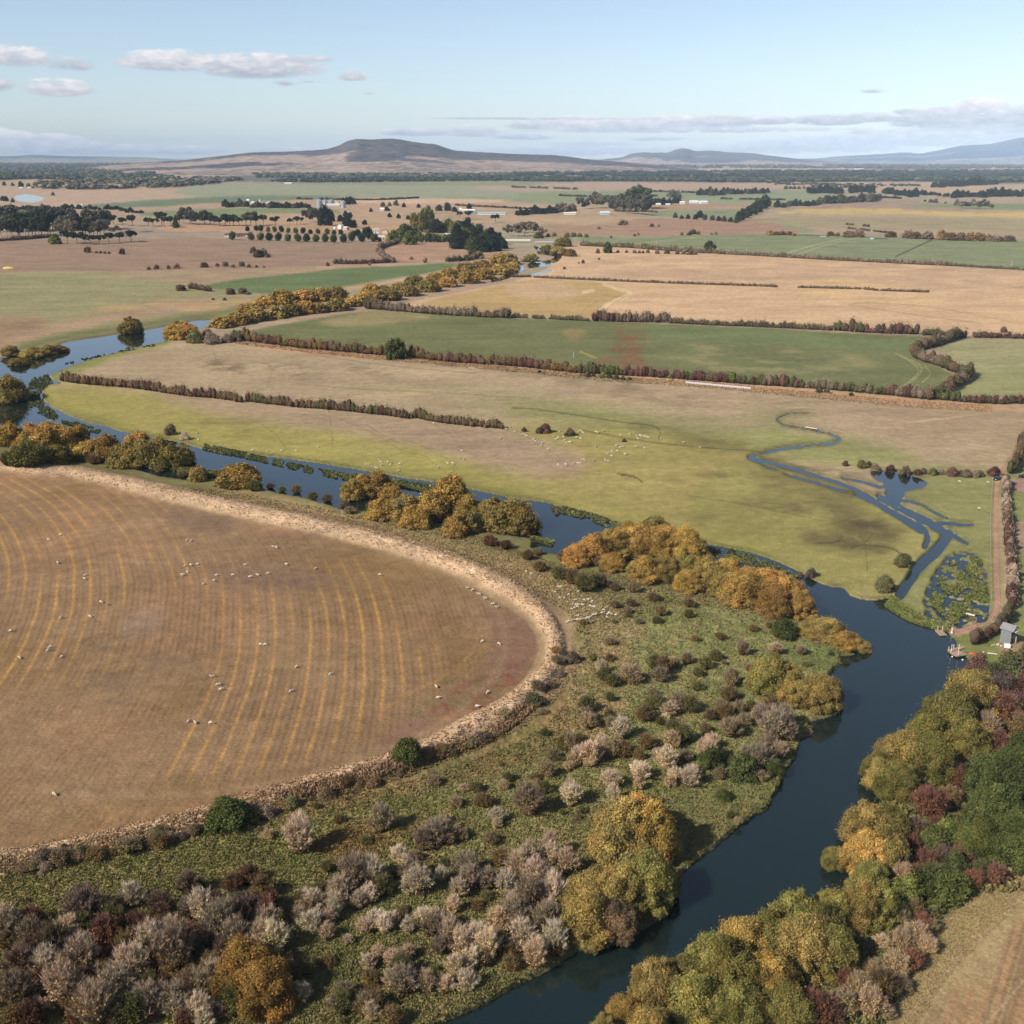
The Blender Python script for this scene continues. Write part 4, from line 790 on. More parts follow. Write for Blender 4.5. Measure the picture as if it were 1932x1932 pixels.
bushes('1190 1296 62;1236 1270 44;1156 1300 34;1150 1328 26;1104 1368 44;1152 1376 32;1232 1318 30;1280 1350 60;1240 1346 48;1316 1280 30;1330 1268 36;1350 1252 34;1296 1258 32;1316 1308 34;1216 1366 44;1270 1386 36;1340 1364 30;1370 1358 34;1394 1350 34;1330 1390 34;1386 1394 40;1290 1410 50;1220 1420 44;1176 1434 50;1070 1386 0'.replace(';1070 1386 0', ''), 'thorn_near', ['thorn', 'brown', 'thorngreen', 'greybrown'], 'hawthorn_bush', 'brown thorn bush', 'on the grass inside the sharp bend', group='brown thorn bushes', hs=.95)
bushes('1306 1292 0;1264 1358 40;1400 1242 30;1462 1240 30;1512 1240 26;1440 1384 50;1480 1378 46;1460 1410 66;1486 1404 46;1448 1432 50;1430 1462 60;1406 1450 44;1470 1440 40;1376 1400 46;1340 1420 40;1398 1500 0'.replace('1306 1292 0;', '').replace(';1398 1500 0', ''), 'bare', ['greybrown', 'greypink', 'greydark'], 'bare_bush', 'dusky leafless bush', 'along the bank of the sharp bend', hs=.95)
bushes('1066 1066 40;1128 1072 34;1014 1050 28;996 1060 30;1018 1082 36;1054 1096 44;1080 1106 46;1104 1122 56;1130 1112 44;1160 1118 28;1196 1122 36;1232 1140 32;1160 1152 28;1190 1148 26;1246 1166 30;1184 1162 24;1300 1150 30;1240 1180 26;1300 1170 30;1204 1180 22;1220 1204 0'.replace(';1220 1204 0', ''), 'thorn_near', ['greybrown', 'thorn', 'thorngreen', 'brown'], 'hawthorn_bush', 'low brown thorn bush', 'below the big riverside thicket', group='brown thorn bushes', hs=.85)
bushes('924 1034 40;955 1040 34;1000 1036 0'.replace(';1000 1036 0', ''), 'thorn_near', ['darkred'], 'hawthorn_bush', 'dark maroon thorn bush', 'in front of the mid river willow clump', group='red thorn bushes', hs=.85)
bushes('60 894 90;20 888 50;34 890 40;560 932 30;590 944 30;618 948 30;650 956 26;700 962 26;660 972 30;130 884 0;345 900 26;160 872 30;178 878 34;90 866 30;300 892 26;430 926 40;480 930 40;395 905 22;532 928 22;510 922 22'.replace('130 884 0;', ''), 'thorn_near', ['greybrown', 'thorn', 'thorngreen'], 'hawthorn_bush', 'brown thorn bush', 'along the near bank between levee and willows', group='brown thorn bushes', hs=.75)
bushes('1051 1262 34;1013 1312 40;1049 1244 30;1003 1328 36;953 1362 40;1023 1352 30;1039 1302 30;803 1444 40;833 1432 44;543 1532 40;463 1557 60;653 1492 40;303 1612 60;243 1622 60;183 1632 60;113 1644 60;63 1652 50', 'thorn_near', ['greybrown', 'tan', 'brown'], 'hawthorn_bush', 'low dark bush', 'on the outer foot of the levee', group='dark bushes on the levee foot', hs=.55)
bushes('770 1454 56;432 1574 90;1400 1478 64;1460 1470 40;1478 1208 50;1340 1455 46;1366 1512 30;1100 1600 0'.replace(';1100 1600 0', ''), 'shrub', ['dkgreen'], 'green_shrub', 'rounded green shrub', 'standing alone in the scrub', 'shrub', 'green shrubs of the scrubland', hs=.9)
bushes('820 1488 36;1150 1220 26;1360 1212 26;1100 1182 22;1420 1196 26;1500 1290 26;1520 1262 20;1310 1214 24;960 1480 30;900 1500 36;860 1530 40;1060 1420 26;1010 1480 30;650 1650 40;600 1690 36;840 1640 30;926 1600 36;1130 1560 34;1190 1540 26;1230 1528 40;1100 1640 0;690 1600 34;640 1560 30;760 1730 34;900 1720 36;820 1840 30;700 1870 50;650 1900 60;700 1932 90;580 1850 60;560 1900 50;620 1830 40;740 1950 60'.replace('1100 1640 0;', ''), 'thorn_near', ['brown', 'greybrown', 'thorngreen', 'brown'], 'hawthorn_bush', 'small brown bush', 'scattered over the foreground scrub', group='small brown bushes', hs=.8)
def fill(poly_s, n, zone, desc, cols, kd, w0, w1, group):
    pg = np.array(S2(poly_s), float); c_ = 0
    while c_ < n:
        x_, y_ = rr.uniform(pg[:, 0].min(), pg[:, 0].max()), rr.uniform(pg[:, 1].min(), pg[:, 1].max())
        if pip(pg, np.array([x_]), np.array([y_]))[0]:
            c_ += 1; plant(kd, x_, y_, rr.uniform(w0, w1), rr.choice(cols), 'hawthorn_bush' if kd != 'bare' else 'bare_bush', desc, zone, 'bush', group, True, rr.uniform(.85, 1.15), rr)
fill('0 1760 120 1740 240 1730 400 1730 520 1700 540 1800 560 1960 0 1960', 46, 'filling the lower left thicket', 'tangled brown bush', ['brown', 'red', 'darkred', 'purple', 'thorn', 'thorngreen'], 'thorn_near', 44, 76, 'brown thorn bushes')
fill('0 1760 120 1740 240 1730 400 1740 480 1800 480 1960 0 1960', 16, 'poking out of the lower left thicket', 'ash grey bush', ['grey', 'greydark', 'greypink'], 'bare', 50, 76, 'bare hawthorn bushes on the scrubland')
fill('940 1640 1040 1640 1080 1720 1060 1830 960 1860 860 1870 900 1760', 24, 'inside the bank thicket by the olive willows', 'twiggy brown bush', ['greybrown', 'greypink', 'brown', 'grey'], 'thorn_near', 36, 60, 'brown thorn bushes')
fill('1080 1230 1300 1240 1500 1340 1480 1440 1300 1520 1060 1480 960 1560 800 1660 700 1640 900 1500 1060 1400', 60, 'spread over the middle of the scrubland', 'medium dusky bush', ['greybrown', 'greypink', 'brown', 'thorngreen', 'grey'], 'thorn_near', 26, 48, 'brown thorn bushes')
fill('560 1700 860 1640 960 1700 860 1850 740 1960 560 1960', 30, 'in the lower middle of the scrubland', 'medium grey brown bush', ['greybrown', 'greypink', 'grey', 'thorngreen'], 'bare', 34, 56, 'bare hawthorn bushes on the scrubland')
fill('1064 1230 1090 1240 1056 1344 910 1418 700 1492 400 1580 0 1672 0 1652 400 1562 700 1478 900 1402 1030 1320', 30, 'along the dark weedy foot of the levee', 'low umber bush', ['brown', 'greybrown', 'thorn', 'thorngreen'], 'low_shrub', 18, 40, 'dark bushes on the levee foot')
# small things random in the scrub
SCR = smooth_poly(S2('0 1660 400 1560 780 1470 1040 1360 1110 1200 1300 1120 1560 1190 1640 1226 1600 1255 1575 1310 1540 1390 1516 1440 1456 1526 1330 1624 1285 1730 1140 1796 930 1892 720 1990 0 1990'))
n_ = 0
while n_ < 90:
    x_, y_ = rr.uniform(0, 1620), rr.uniform(1130, 1950)
    if not pip(SCR, np.array([x_]), np.array([y_]))[0]: continue
    n_ += 1; big = rr.random() < .25
    plant('thorn_near' if big else ('bare' if rr.random() < .35 else 'thorn_near'), x_, y_, rr.uniform(26, 40) if big else rr.uniform(12, 26), rr.choice(['greybrown', 'brown', 'thorngreen', 'greypink', 'thorngreen']), 'scrub_bush', 'knee high scrub bush', 'dotted over the foreground scrub', 'bush', 'small scrub bushes', True, .8, rr)
bushes('1752 1556 80;1740 1534 60;1764 1580 44', 'thorn_near', ['red'], 'hawthorn_tree', 'crimson thorn tree', 'behind the dark evergreens on the right bank', 'tree', 'red thorn trees of the right bank')
bushes('1904 1298 70;1866 1304 52;1934 1300 56;1888 1320 60;1936 1330 60;1844 1288 50;1842 1300 40;1936 1262 44', 'shrub', ['purple', 'darkred', 'thorngreen', 'purple'], 'hawthorn_tree', 'purple red thorn tree', 'below the grey hut by the shore', 'tree', 'red thorn trees of the right bank', 1.1)
bushes('1890 1370 70;1860 1398 60;1924 1400 70;1880 1430 60;1930 1440 60;1840 1470 50;1900 1460 60;1815 1500 60;1790 1530 56', 'thorn_near', ['brown', 'red', 'greypink', 'thorngreen'], 'hawthorn_tree', 'mottled thorn tree', 'right of the olive willows on the right bank', 'tree', 'red thorn trees of the right bank', 1.1)
bushes('1726 1590 60;1716 1610 50;1730 1690 70;1760 1690 76;1700 1680 60;1690 1656 50;1742 1650 60;1780 1640 50;1816 1640 56;1850 1668 60;1876 1680 60;1834 1684 50;1724 1740 50;1696 1750 50', 'thorn_near', ['red', 'greypink', 'brown', 'purple', 'thorngreen'], 'hawthorn_tree', 'pinkish thorn tree', 'on the rough ground left of the paddock', 'tree', 'red thorn trees of the right bank', 1.0)
bushes('1694 1752 50;1690 1740 40;1740 1760 50;1760 1764 40;1728 1790 60;1750 1806 50;1700 1800 56;1666 1800 50;1720 1838 60;1690 1850 70;1700 1880 50;1650 1860 60;1660 1900 80;1620 1896 70;1590 1930 80;1640 1932 80;1550 1950 90;1530 1930 70;1600 1880 60;1670 1930 50;1500 1960 60', 'thorn_near', ['greypink', 'red', 'brown', 'greybrown', 'greypink'], 'hawthorn_tree', 'twiggy pink grey thorn tree', 'along the paddock edge at lower right', 'tree', 'red thorn trees of the right bank', 1.0)
# ------------------------------------------------------------------ hedges: clipped or grown rows, each one thing
def hedge(s, wpx, hpx, cols, label, group='hedges between the fields', gap=0.0, cat='hedge', name='hedge', ragged=.38):
    ln = smooth_poly(S2(s), False, 6); r = np.random.default_rng(abs(hash(s)) % 1000 if False else int(sum(ord(c) for c in s)) % 9973)
    W_ = np.array([P(x, y) for x, y in ln]); seg = np.hypot(*(W_[1:] - W_[:-1]).T); cum = np.concatenate([[0], np.cumsum(seg)])
    ym = ln[:, 1].mean(); k = ppm(ym); wd_ = wpx / k; h = hpx / (k * math.cos(dep(ym)))
    n = max(int(cum[-1] / (wd_ * .42)), 3); t = np.linspace(0, cum[-1], n)
    X = np.interp(t, cum, W_[:, 0]) + r.normal(0, wd_ * .1, n); Y = np.interp(t, cum, W_[:, 1]) + r.normal(0, wd_ * .1, n)
    keep = fbm(t, t * 0, wd_ * 6, 2, int(ym)) > gap - .5
    X, Y, t = X[keep], Y[keep], t[keep]; n = len(X)
    if n < 2: return None
    hh = h * (1 + ragged * (2 * fbm(t, t * 0 + 3, wd_ * 1.5, 3, 5)) + r.normal(0, ragged * .5, n)).clip(.45, 1.6)
    leaf = max(1.3 / k, .1); parts = []; iv, if_ = ICO[1]
    ci = ((fbm(t, t * 0, wd_ * 4, 2, 9) + .5) * len(cols) * 1.2 + r.normal(0, .4, n)).astype(int) % len(cols)
    base = np.array([C_(c) for c in cols])[ci] * (1 + r.normal(0, .12, n))[:, None]
    nl = int(min(60, max(14, (wd_ * h * 2.2) / leaf ** 2)))
    for i in range(n):
        rx_, rz_ = wd_ * .5 * r.uniform(.8, 1.15), hh[i] * .55
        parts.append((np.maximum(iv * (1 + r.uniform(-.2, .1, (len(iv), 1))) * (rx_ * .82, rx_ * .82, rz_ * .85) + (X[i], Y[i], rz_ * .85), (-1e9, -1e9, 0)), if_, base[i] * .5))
        d = r.normal(0, 1, (nl, 3)); d[:, 2] = np.abs(d[:, 2]) * 1.1 - .5; d /= np.linalg.norm(d, axis=1, keepdims=True)
        C = d * np.array([rx_, rx_, rz_]) * r.uniform(.8, 1.25, (nl, 1)) + (X[i], Y[i], rz_); C[:, 2] = np.maximum(C[:, 2], .05)
        V, Fq = leaf_quads(C, d, leaf, r, .8); parts.append((V, Fq, (base[i] * (1 + r.normal(0, .28, (nl, 1))).clip(.4, 1.8)).repeat(4, 0)))
    V, Fs, C = merge(parts); o0 = V.mean(0); o0[2] = 0
    o = link(bpy.data.objects.new(name, mesh_np(name, V - o0, Fs, M_grass, C))); o.location = o0
    if name == 'hedge' or label: tag(o, label, cat, group)
    return o
TH = ['thorn', 'darkred', 'thorngreen', 'brown', 'thorn']
hedge('118 720 160 725 250 733 350 747 410 752 452 759', 11, 17, ['thorngreen', 'thorn', 'brown', 'darkred'], 'ragged dark hedge starting at the river inlet on the left')
hedge('466 758 558 768 643 775 733 785 770 790', 11, 17, TH, 'dark hedge in the middle of the riverside pasture, left of the gap')
hedge('780 788 833 798 895 805 947 809', 11, 17, TH, 'short dark hedge ending at the grazing flock')
hedge('443 641 483 646 558 656 633 663 728 671', 14, 18, ['brown', 'thorngreen', 'autumn', 'darkred'], 'brown hedge below the green field, left of the round dark tree')
hedge('772 675 858 684 966 691 1066 702 1120 707', 14, 18, ['darkred', 'thorngreen', 'autumn', 'brown', 'red'], 'reddish hedge right of the round dark tree')
hedge('1120 706 1200 710 1266 714 1341 720 1449 728', 12, 17, ['thorngreen', 'greybrown', 'green', 'darkred', 'red'], 'green and maroon hedge behind the white bale tube')
hedge('1449 728 1519 732 1589 738 1686 747 1738 753', 14, 19, ['darkred', 'red', 'thorngreen', 'greybrown'], 'maroon hedge with round bushes right of the white bale tube')
hedge('690 583 733 586 833 594 960 601', 11, 15, ['greybrown', 'thorn', 'greydark'], 'grey brown hedge along the top of the green field')
hedge('966 600 1030 602 1110 606', 6, 7, ['thorn', 'greydark', 'thorngreen'], 'thin gappy hedge on the upper edge of the green field', gap=.42)
hedge('1118 606 1161 607 1200 608 1261 609', 12, 17, ['thorn', 'darkred', 'greydark'], 'tall thick hedge block above the green field')
hedge('1264 610 1350 614 1449 618 1569 624', 8, 9, ['thorngreen', 'thorn'], 'low even hedge between stubble and green field')
hedge('1578 624 1624 627 1689 630 1732 631', 14, 19, ['darkred', 'thorngreen', 'red', 'thorn'], 'tall maroon hedge at the right end of the green field')
hedge('1742 633 1780 634 1822 637', 10, 12, ['thorn', 'thorngreen', 'darkred'], 'small bushy hedge above the zigzag one')
hedge('1806 638 1775 650 1735 660 1722 668 1738 680 1774 692 1799 703 1828 706 1822 718 1800 732 1774 746 1752 753', 20, 20, ['thorn', 'darkred', 'thorngreen', 'brown', 'greydark'], 'wide zigzag hedge around the corner of the green field')
hedge('1758 752 1800 757 1874 762 1960 760', 13, 15, ['thorn', 'thorngreen', 'darkred'], 'hedge running from the zigzag corner to the right frame edge')
hedge('1836 637 1890 638 1960 640', 11, 11, ['thorn', 'darkred'], 'dark hedge at the right edge above the pale pasture')
hedge('1008 524 1116 529 1266 535 1449 541 1458 542', 3.5, 4, ['thorn', 'greydark'], 'thin straight hedge across the big stubble field, left run')
hedge('1506 543 1624 546', 3.5, 4, ['thorn', 'greydark'], 'thin straight hedge piece in the middle of the stubble'); hedge('1630 546 1656 549', 3.5, 4, ['thorn'], 'shortest thin hedge piece in the stubble field'); hedge('1661 549 1751 552', 3.5, 4, ['thorn'], 'last thin hedge piece in the stubble, at its right end')
hedge('966 523 1001 523', 4, 4, ['thorn'], 'thin hedge stub beside the far river pools')
hedge('1096 464 1191 468 1241 472 1316 477 1351 478', 5, 7, ['thorn', 'greydark', 'thorngreen'], 'dark hedge under the bright green field, left of the round tree')
hedge('1355 479 1449 484 1549 490 1649 495 1749 500 1800 502', 5, 6, ['thorn', 'greydark'], 'dark hedge under the bright green field, right of the round tree'); hedge('1800 502 1932 510 1990 513', 4, 4, ['thorngreen', 'thorn'], 'low hedge under the bright green field at the right edge')
hedge('1950 815 1930 838 1918 875 1905 895', 17, 20, ['darkred', 'brown', 'thorngreen'], 'red brown hedge beside the track beyond the dark car')
hedge('1897 912 1897 966 1900 1000 1906 1066 1909 1120 1906 1150', 17, 20, ['brown', 'greybrown', 'darkred', 'greypink', 'thorn'], 'long red brown hedge beside the dirt track below the car')
hedge('1902 1160 1890 1184 1866 1200 1846 1208 1838 1216', 22, 24, ['brown', 'thorngreen', 'thorn', 'darkred'], 'bushy hedge curving from the track to the jetties')
hedge('752 459 725 466 713 472 716 480 730 490 742 495', 7, 8, ['thorn', 'greybrown'], 'hooked brown hedge round the knoll below the farm wood')
hedge('632 498 680 498 736 496', 6, 7, ['thorn', 'darkred'], 'low red brown hedge above the bright green crop'); hedge('800 496 850 494 900 489', 7, 8, ['thorn', 'greybrown', 'thorngreen'], 'hedge at the foot of the farm knoll', gap=.3)
hedge('-20 456 40 453 95 448', 5, 5, ['thorn', 'darkred'], 'low reddish hedge at the left frame edge under the gum wood')
hedge('560 538 530 546', .1, .1, ['thorn'], 'x') if False else None
hedge('360 545 375 547 396 550', 9, 9, ['thorn', 'darkred'], 'dark hedge clump left of the bright green crop')
hedge('868 449 905 449 925 447', 12, 14, ['green', 'green', 'dkgreen'], 'clipped bright green hedge block in the farm wood') ; hedge('786 457 830 457 862 456', 12, 15, ['green', 'dkgreen'], 'clipped green hedge block in front of the farm house')
hedge('1620 372 1700 375', 3, 3, ['cypress'], 'thin dark hedge in the far right pastures'); hedge('1160 398 1240 401', 3, 3, ['thorn'], 'faint hedge beyond the long green roofed shed')
for i, (s_, lb) in enumerate([('966 354 1040 356 1094 358', 'thin far hedge in the centre of the far green pasture'), ('1055 370 1150 372 1262 370', 'thin far hedge right of the grain silos'), ('1190 361 1300 364 1318 366', 'thin far hedge in front of the right far wood'),
        ('860 388 980 394 1030 396', 'dotted far hedge behind the farm wood'), ('560 376 700 378 790 374', 'far hedge line behind the silos'), ('1360 376 1480 378', 'row of clipped far shrubs left of the dark pines'), ('1480 409 1600 408', 'x'),
        ('1600 432 1640 436 1690 442', 'line of low dark bushes inside the yellow stubble'), ('1596 424 1640 428', 'short line of low bushes above the long one in yellow stubble'), ('845 362 900 365 925 366', 'x')]):
    if lb != 'x': hedge(s_, 2.6, 2.8, ['cypress', 'thorn'], lb, gap=.3)

# ------------------------------------------------------------------ single trees of the middle distance
def trees(s, kd, cols, name, desc, zone, cat, group, hs=1.0, parts=True):
    for q in T(s): plant(kd, q[0], q[1], q[2], rr.choice(cols), name, desc, zone, cat, group, parts, hs * rr.uniform(.88, 1.12), rr)
def row(x0, y0, x1, y1, n, w0, kd, cols, name, desc, zone, cat, group, hs=1.0, parts=False, jx=.35, jy=1.4):
    n = int(round(n * 1.3)); w0 *= 1.22; hs *= .95
    for i in range(n):
        t = (i + .5) / n; sp = math.hypot(x1 - x0, y1 - y0) / n
        plant(kd, x0 + (x1 - x0) * t + rr.uniform(-jx, jx) * sp, y0 + (y1 - y0) * t + rr.uniform(-jy, jy), w0 * rr.uniform(.75, 1.25), rr.choice(cols), name, desc, zone, cat, group, parts, hs * rr.uniform(.8, 1.2), rr)
trees('749 680 40', 'dark_far', ['dkgreen'], 'round_tree', 'round dark green tree', 'in the brown hedge below the green field', 'tree', 'lone trees in the fields', 1.0)
trees('1339 476 24', 'dark_far', ['dkgreen'], 'round_tree', 'round dark green tree', 'under the bright green field at right', 'tree', 'lone trees in the fields')
trees('1146 478 17', 'dark_far', ['dkgreen'], 'round_tree', 'small dark tree', 'at the left end of the bright green field', 'tree', 'lone trees in the fields', 1.2)
trees('1875 900 24', 'shrub', ['darkred'], 'hawthorn_tree', 'round red and green thorn tree', 'above the dark car on the track', 'tree', 'lone trees in the fields', 1.1)
trees('989 815 10;1029 818 24;1017 819 14;1076 823 17;1068 824 9;1178 834 8', 'shrub', ['thorn', 'darkred', 'greydark'], 'hawthorn_tree', 'small dark thorn tree', 'among the sheep on the river pasture', 'tree', 'thorn trees on the river pasture', 1.0)
trees('1595 880 11;1625 884 18;1638 884 16;1650 885 16;1659 888 9;1680 890 19;1708 896 22;1730 897 16;1742 895 14;1760 898 18;1776 896 14;1796 900 22;1812 898 14;1824 902 20;1840 902 18;1849 900 14', 'shrub', ['thorn', 'greydark', 'darkred', 'thorngreen'], 'hawthorn_tree', 'dark thorn tree', 'in the line beside the little creek pond', 'tree', 'thorn trees beside the pond', 1.0)
trees('1704 1072 34;1668 1120 38;1531 1090 22;1510 1086 12;1379 1042 14;1051 968 10', 'shrub', ['thorngreen', 'thorn'], 'hawthorn_tree', 'rounded dark thorn tree', 'on the green far bank near the creek mouth', 'tree', 'thorn trees on the far bank', 1.05)
trees('322 822 24;349 831 19', 'shrub', ['greydark', 'greypink'], 'bare_tree', 'greyish leafless shrub', 'on the far bank above the reed bed', 'tree', 'thorn trees on the far bank', 1.0)
trees('1893 628 13', 'shrub_far', ['thorn'], 'round_shrub', 'round brown tree', 'in the hedge at the right edge', 'tree', 'lone trees in the fields', 1.1)
DR = ['darkred', 'thorn', 'greydark']
trees('281 509 8;296 508 10;318 508 9;334 507 13;386 505 14;410 503 9;425 503 12;440 505 8;456 503 13;470 505 8;484 505 6;498 505 5;618 502 8;697 501 7;776 490 9', 'shrub_far', DR, 'field_shrub', 'small dark shrub', 'on the tan field above the green crop', 'shrub', 'dark shrubs in the tan fields', 1.0, False)
trees('341 549 20;435 556 18;458 555 18;468 556 10;424 567 8;402 566 6;620 563 8', 'shrub_far', DR, 'field_shrub', 'rounded maroon shrub', 'beside the left end of the green crop', 'shrub', 'dark shrubs in the tan fields', .8, False)
trees('166 477 14;182 478 6;190 478 6;198 479 6;206 479 6;231 480 13;478 478 14;498 482 16;488 486 20;506 486 10', 'shrub_far', DR + ['thorngreen'], 'field_shrub', 'dark shrub', 'alone in the pinkish field at left', 'shrub', 'dark shrubs in the tan fields', 1.0, False)
trees('1166 477 7;1182 477 6;1197 478 8;1206 478 6;1213 478 6;1222 478 8;1240 479 9;1259 479 11;1278 480 9;1290 480 10;1302 481 11;1312 481 8;1128 478 9;1130 490 5;1100 497 7;1065 508 6;1092 497 4', 'shrub_far', DR, 'field_shrub', 'small dark shrub', 'along the top of the big tan field', 'shrub', 'dark shrubs in the tan fields', 1.0, False)
trees('1018 704 8;1028 705 6;1096 710 7;1108 712 13;1120 711 7;1136 714 14;1150 715 12;1162 717 12;1175 718 12;1188 719 10;1545 742 14;1560 743 13;1606 748 10;665 663 7;680 664 6;745 672 5;960 690 6', 'shrub_far', ['thorngreen', 'thorn', 'dkgreen'], 'field_shrub', 'low dark shrub', 'on the dry grass strip below the middle hedge', 'shrub', 'shrubs on the dry grass strip', .9, False)
trees('370 648 36;400 650 30;430 647 26;392 638 24;452 645 22', 'shrub', ['greydark', 'thorngreen', 'greybrown'], 'bank_shrub', 'grey brown shrub', 'right of the orange willows at the lens tip', 'shrub', 'shrubs at the lens tip', .8)
row(0, 448, 100, 445, 11, 23, 'gum', ['gumc', 'pine', 'gumgrey'], 'gum_tree', 'olive gum tree', 'in the front of the wood at the left edge', 'tree', 'gum trees in the left wood', 1.15, True)
row(-5, 438, 118, 436, 14, 23, 'gum', ['gumc', 'gumgrey'], 'gum_tree', 'olive gum tree', 'in the middle of the wood at the left edge', 'tree', 'gum trees in the left wood', 1.1, True)
row(0, 427, 130, 424, 13, 20, 'gum', ['gumc', 'pine'], 'gum_tree', 'olive gum tree', 'in the back of the wood at the left edge', 'tree', 'gum trees in the left wood', 1.0, True)
row(0, 414, 60, 412, 7, 16, 'dark_far', ['pine', 'cypress'], 'dark_tree', 'dark tree', 'behind the wood at the left edge', 'tree', 'dark trees of the left wood')
row(118, 448, 200, 446, 9, 22, 'gum', ['gumgrey', 'greydark', 'gumc'], 'gum_tree', 'greyish gum tree', 'behind the black pines at left', 'tree', 'gum trees in the left wood', 1.2, True)
row(125, 436, 205, 434, 9, 20, 'gum', ['gumgrey', 'gumc'], 'gum_tree', 'greyish gum tree', 'in the back rows behind the black pines at left', 'tree', 'gum trees in the left wood', 1.0, True)
trees('128 460 24;146 461 24;170 462 22;188 461 22;206 460 22;226 458 22;248 457 24;160 458 18', 'pine_flat', ['cypress', 'pine'], 'pine_tree', 'black green spreading pine', 'in the dark row at upper left', 'tree', 'black pines at left', .95)
trees('106 461 20;98 458 14', 'dark_far', ['brtgreen', 'green'], 'bright_tree', 'bright green young tree', 'left of the black pines', 'tree', 'bright green trees', 1.1)
trees('232 427 20;250 427 20;214 424 18', 'pine_flat', ['pine'], 'pine_tree', 'flat topped pine', 'above the black pines at left', 'tree', 'flat topped pines', 1.0)
row(278, 427, 328, 427, 4, 17, 'pine_flat', ['pine', 'gumc'], 'pine_tree', 'flat topped pine', 'in the clump left of the orchard rows', 'tree', 'flat topped pines', 1.1, True)
trees('332 430 10', 'conifer', ['dkgreen'], 'conifer_tree', 'small pointed conifer', 'left of the orchard rows', 'tree', 'conifers')
row(335, 424, 400, 424, 6, 17, 'gum', ['gumgrey', 'gumc'], 'gum_tree', 'pale gum tree', 'behind the orchard rows', 'tree', 'gum trees behind the orchard', 1.1, True)
row(400, 428, 486, 427, 7, 17, 'pine_flat', ['pine', 'pine', 'gumc'], 'pine_tree', 'flat topped leaning pine', 'in the row behind the orchard', 'tree', 'flat topped pines', 1.05, True)
trees('497 424 16;520 427 18;547 425 12;560 424 15;568 423 12', 'pine_flat', ['pine', 'cypress'], 'pine_tree', 'flat topped pine', 'right of the long pine row behind the orchard', 'tree', 'flat topped pines', 1.05)
row(570, 420, 604, 420, 3, 13, 'gum', ['gumgrey', 'gumc'], 'gum_tree', 'thin gum tree', 'left of the tall black pine', 'tree', 'gum trees behind the orchard', 1.2, True)
trees('614 426 27;622 418 18;606 414 14', 'dark_far', ['cypress'], 'pine_tree', 'tall black pine', 'towering in front of the silos', 'tree', 'tall dark pines', 1.5)
trees('643 418 14;655 428 20;667 430 15;652 408 10;660 412 10;688 424 10', 'dark_far', ['cypress', 'pine'], 'pine_tree', 'dark irregular pine', 'between the silos and the stone houses', 'tree', 'tall dark pines', 1.2)
for i, q in enumerate([(390, 660), (520, 655), (595, 660), (700, 670), (797, 670), (900, 675), (1005, 685), (1115, 690), (1230, 695), (1338, 702), (1450, 702), (1590, 705), (1695, 712), (1797, 710)]):
    plant('round_far', (520 + q[0] / 6.44) * .805, (440 + q[1] / 6.44) * .805, 8 + (i % 3) * .7, rr.choice(['dkgreen', 'cypress']), 'orchard_tree', 'small round clipped tree', 'in the upper orchard row', 'tree', 'clipped round trees in two rows', True, 1, rr)
for i, q in enumerate([(165, 790), (440, 795), (590, 798), (715, 803), (860, 808), (1000, 812), (1145, 818), (1280, 820), (1420, 824), (1560, 826), (1690, 832), (1840, 832)]):
    plant('round_far', (520 + q[0] / 6.44) * .805, (440 + q[1] / 6.44) * .805, 12.5, rr.choice(['dkgreen', 'cypress']), 'orchard_tree', 'larger round clipped tree', 'in the lower orchard row', 'tree', 'clipped round trees in two rows', True, 1, rr)
trees('648 456 12;664 456 13;682 457 14;694 452 20;706 457 14;716 457 8;668 448 9;675 446 10', 'round_far', ['cypress', 'dkgreen'], 'round_tree', 'dark round garden tree', 'beside the stone houses', 'tree', 'garden trees around the farm', 1.1)
trees('757 456 32;740 458 22;772 462 24;786 454 22;765 448 28', 'dark_far', ['dkgreen', 'green', 'cypress'], 'garden_tree', 'broad dark garden tree', 'at the left of the farm wood', 'tree', 'trees of the farm wood', 1.1)
trees('782 438 14;794 438 14;802 436 16;812 436 14', 'poplar', ['olive', 'green'], 'poplar_tree', 'tall yellowish poplar', 'behind the farm house', 'tree', 'trees of the farm wood', 1.0)
trees('826 440 30;845 438 28;860 444 28;880 440 30;866 432 20', 'dark_far', ['dkgreen', 'green', 'cypress', 'olive'], 'garden_tree', 'dark broad tree', 'in the middle of the farm wood', 'tree', 'trees of the farm wood', 1.0)
trees('862 470 24;878 466 26;862 452 22', 'conifer', ['cypress'], 'conifer_tree', 'spreading black conifer', 'in the farm wood above the river belt', 'tree', 'trees of the farm wood', .8)
trees('892 472 30;910 476 36;932 474 30;900 456 30;925 452 30;938 462 28;915 462 30;948 470 22', 'dark_far', ['cypress', 'dkgreen', 'pine'], 'cedar_tree', 'huge dark cedar', 'at the right end of the farm wood', 'tree', 'trees of the farm wood', 1.0)
trees('884 414 16;868 412 12;935 420 16', 'pine_flat', ['pine'], 'pine_tree', 'umbrella shaped pine', 'behind the farm wood', 'tree', 'flat topped pines', 1.1)
trees('892 486 20;905 488 18;880 492 14', 'shrub_far', ['green', 'thorngreen'], 'bank_shrub', 'bushy green shrub', 'between the cedars and the river belt', 'shrub', 'shrubs of the farm wood', 1.0)
trees('958 446 16;974 447 22;990 446 22;1006 447 20;1022 448 16;984 440 18;1000 440 16', 'gum', ['gumgrey', 'greydark'], 'bare_tree', 'grey bushy tree', 'right of the cedars above the white bridge', 'tree', 'grey trees above the bridge', 1.0)
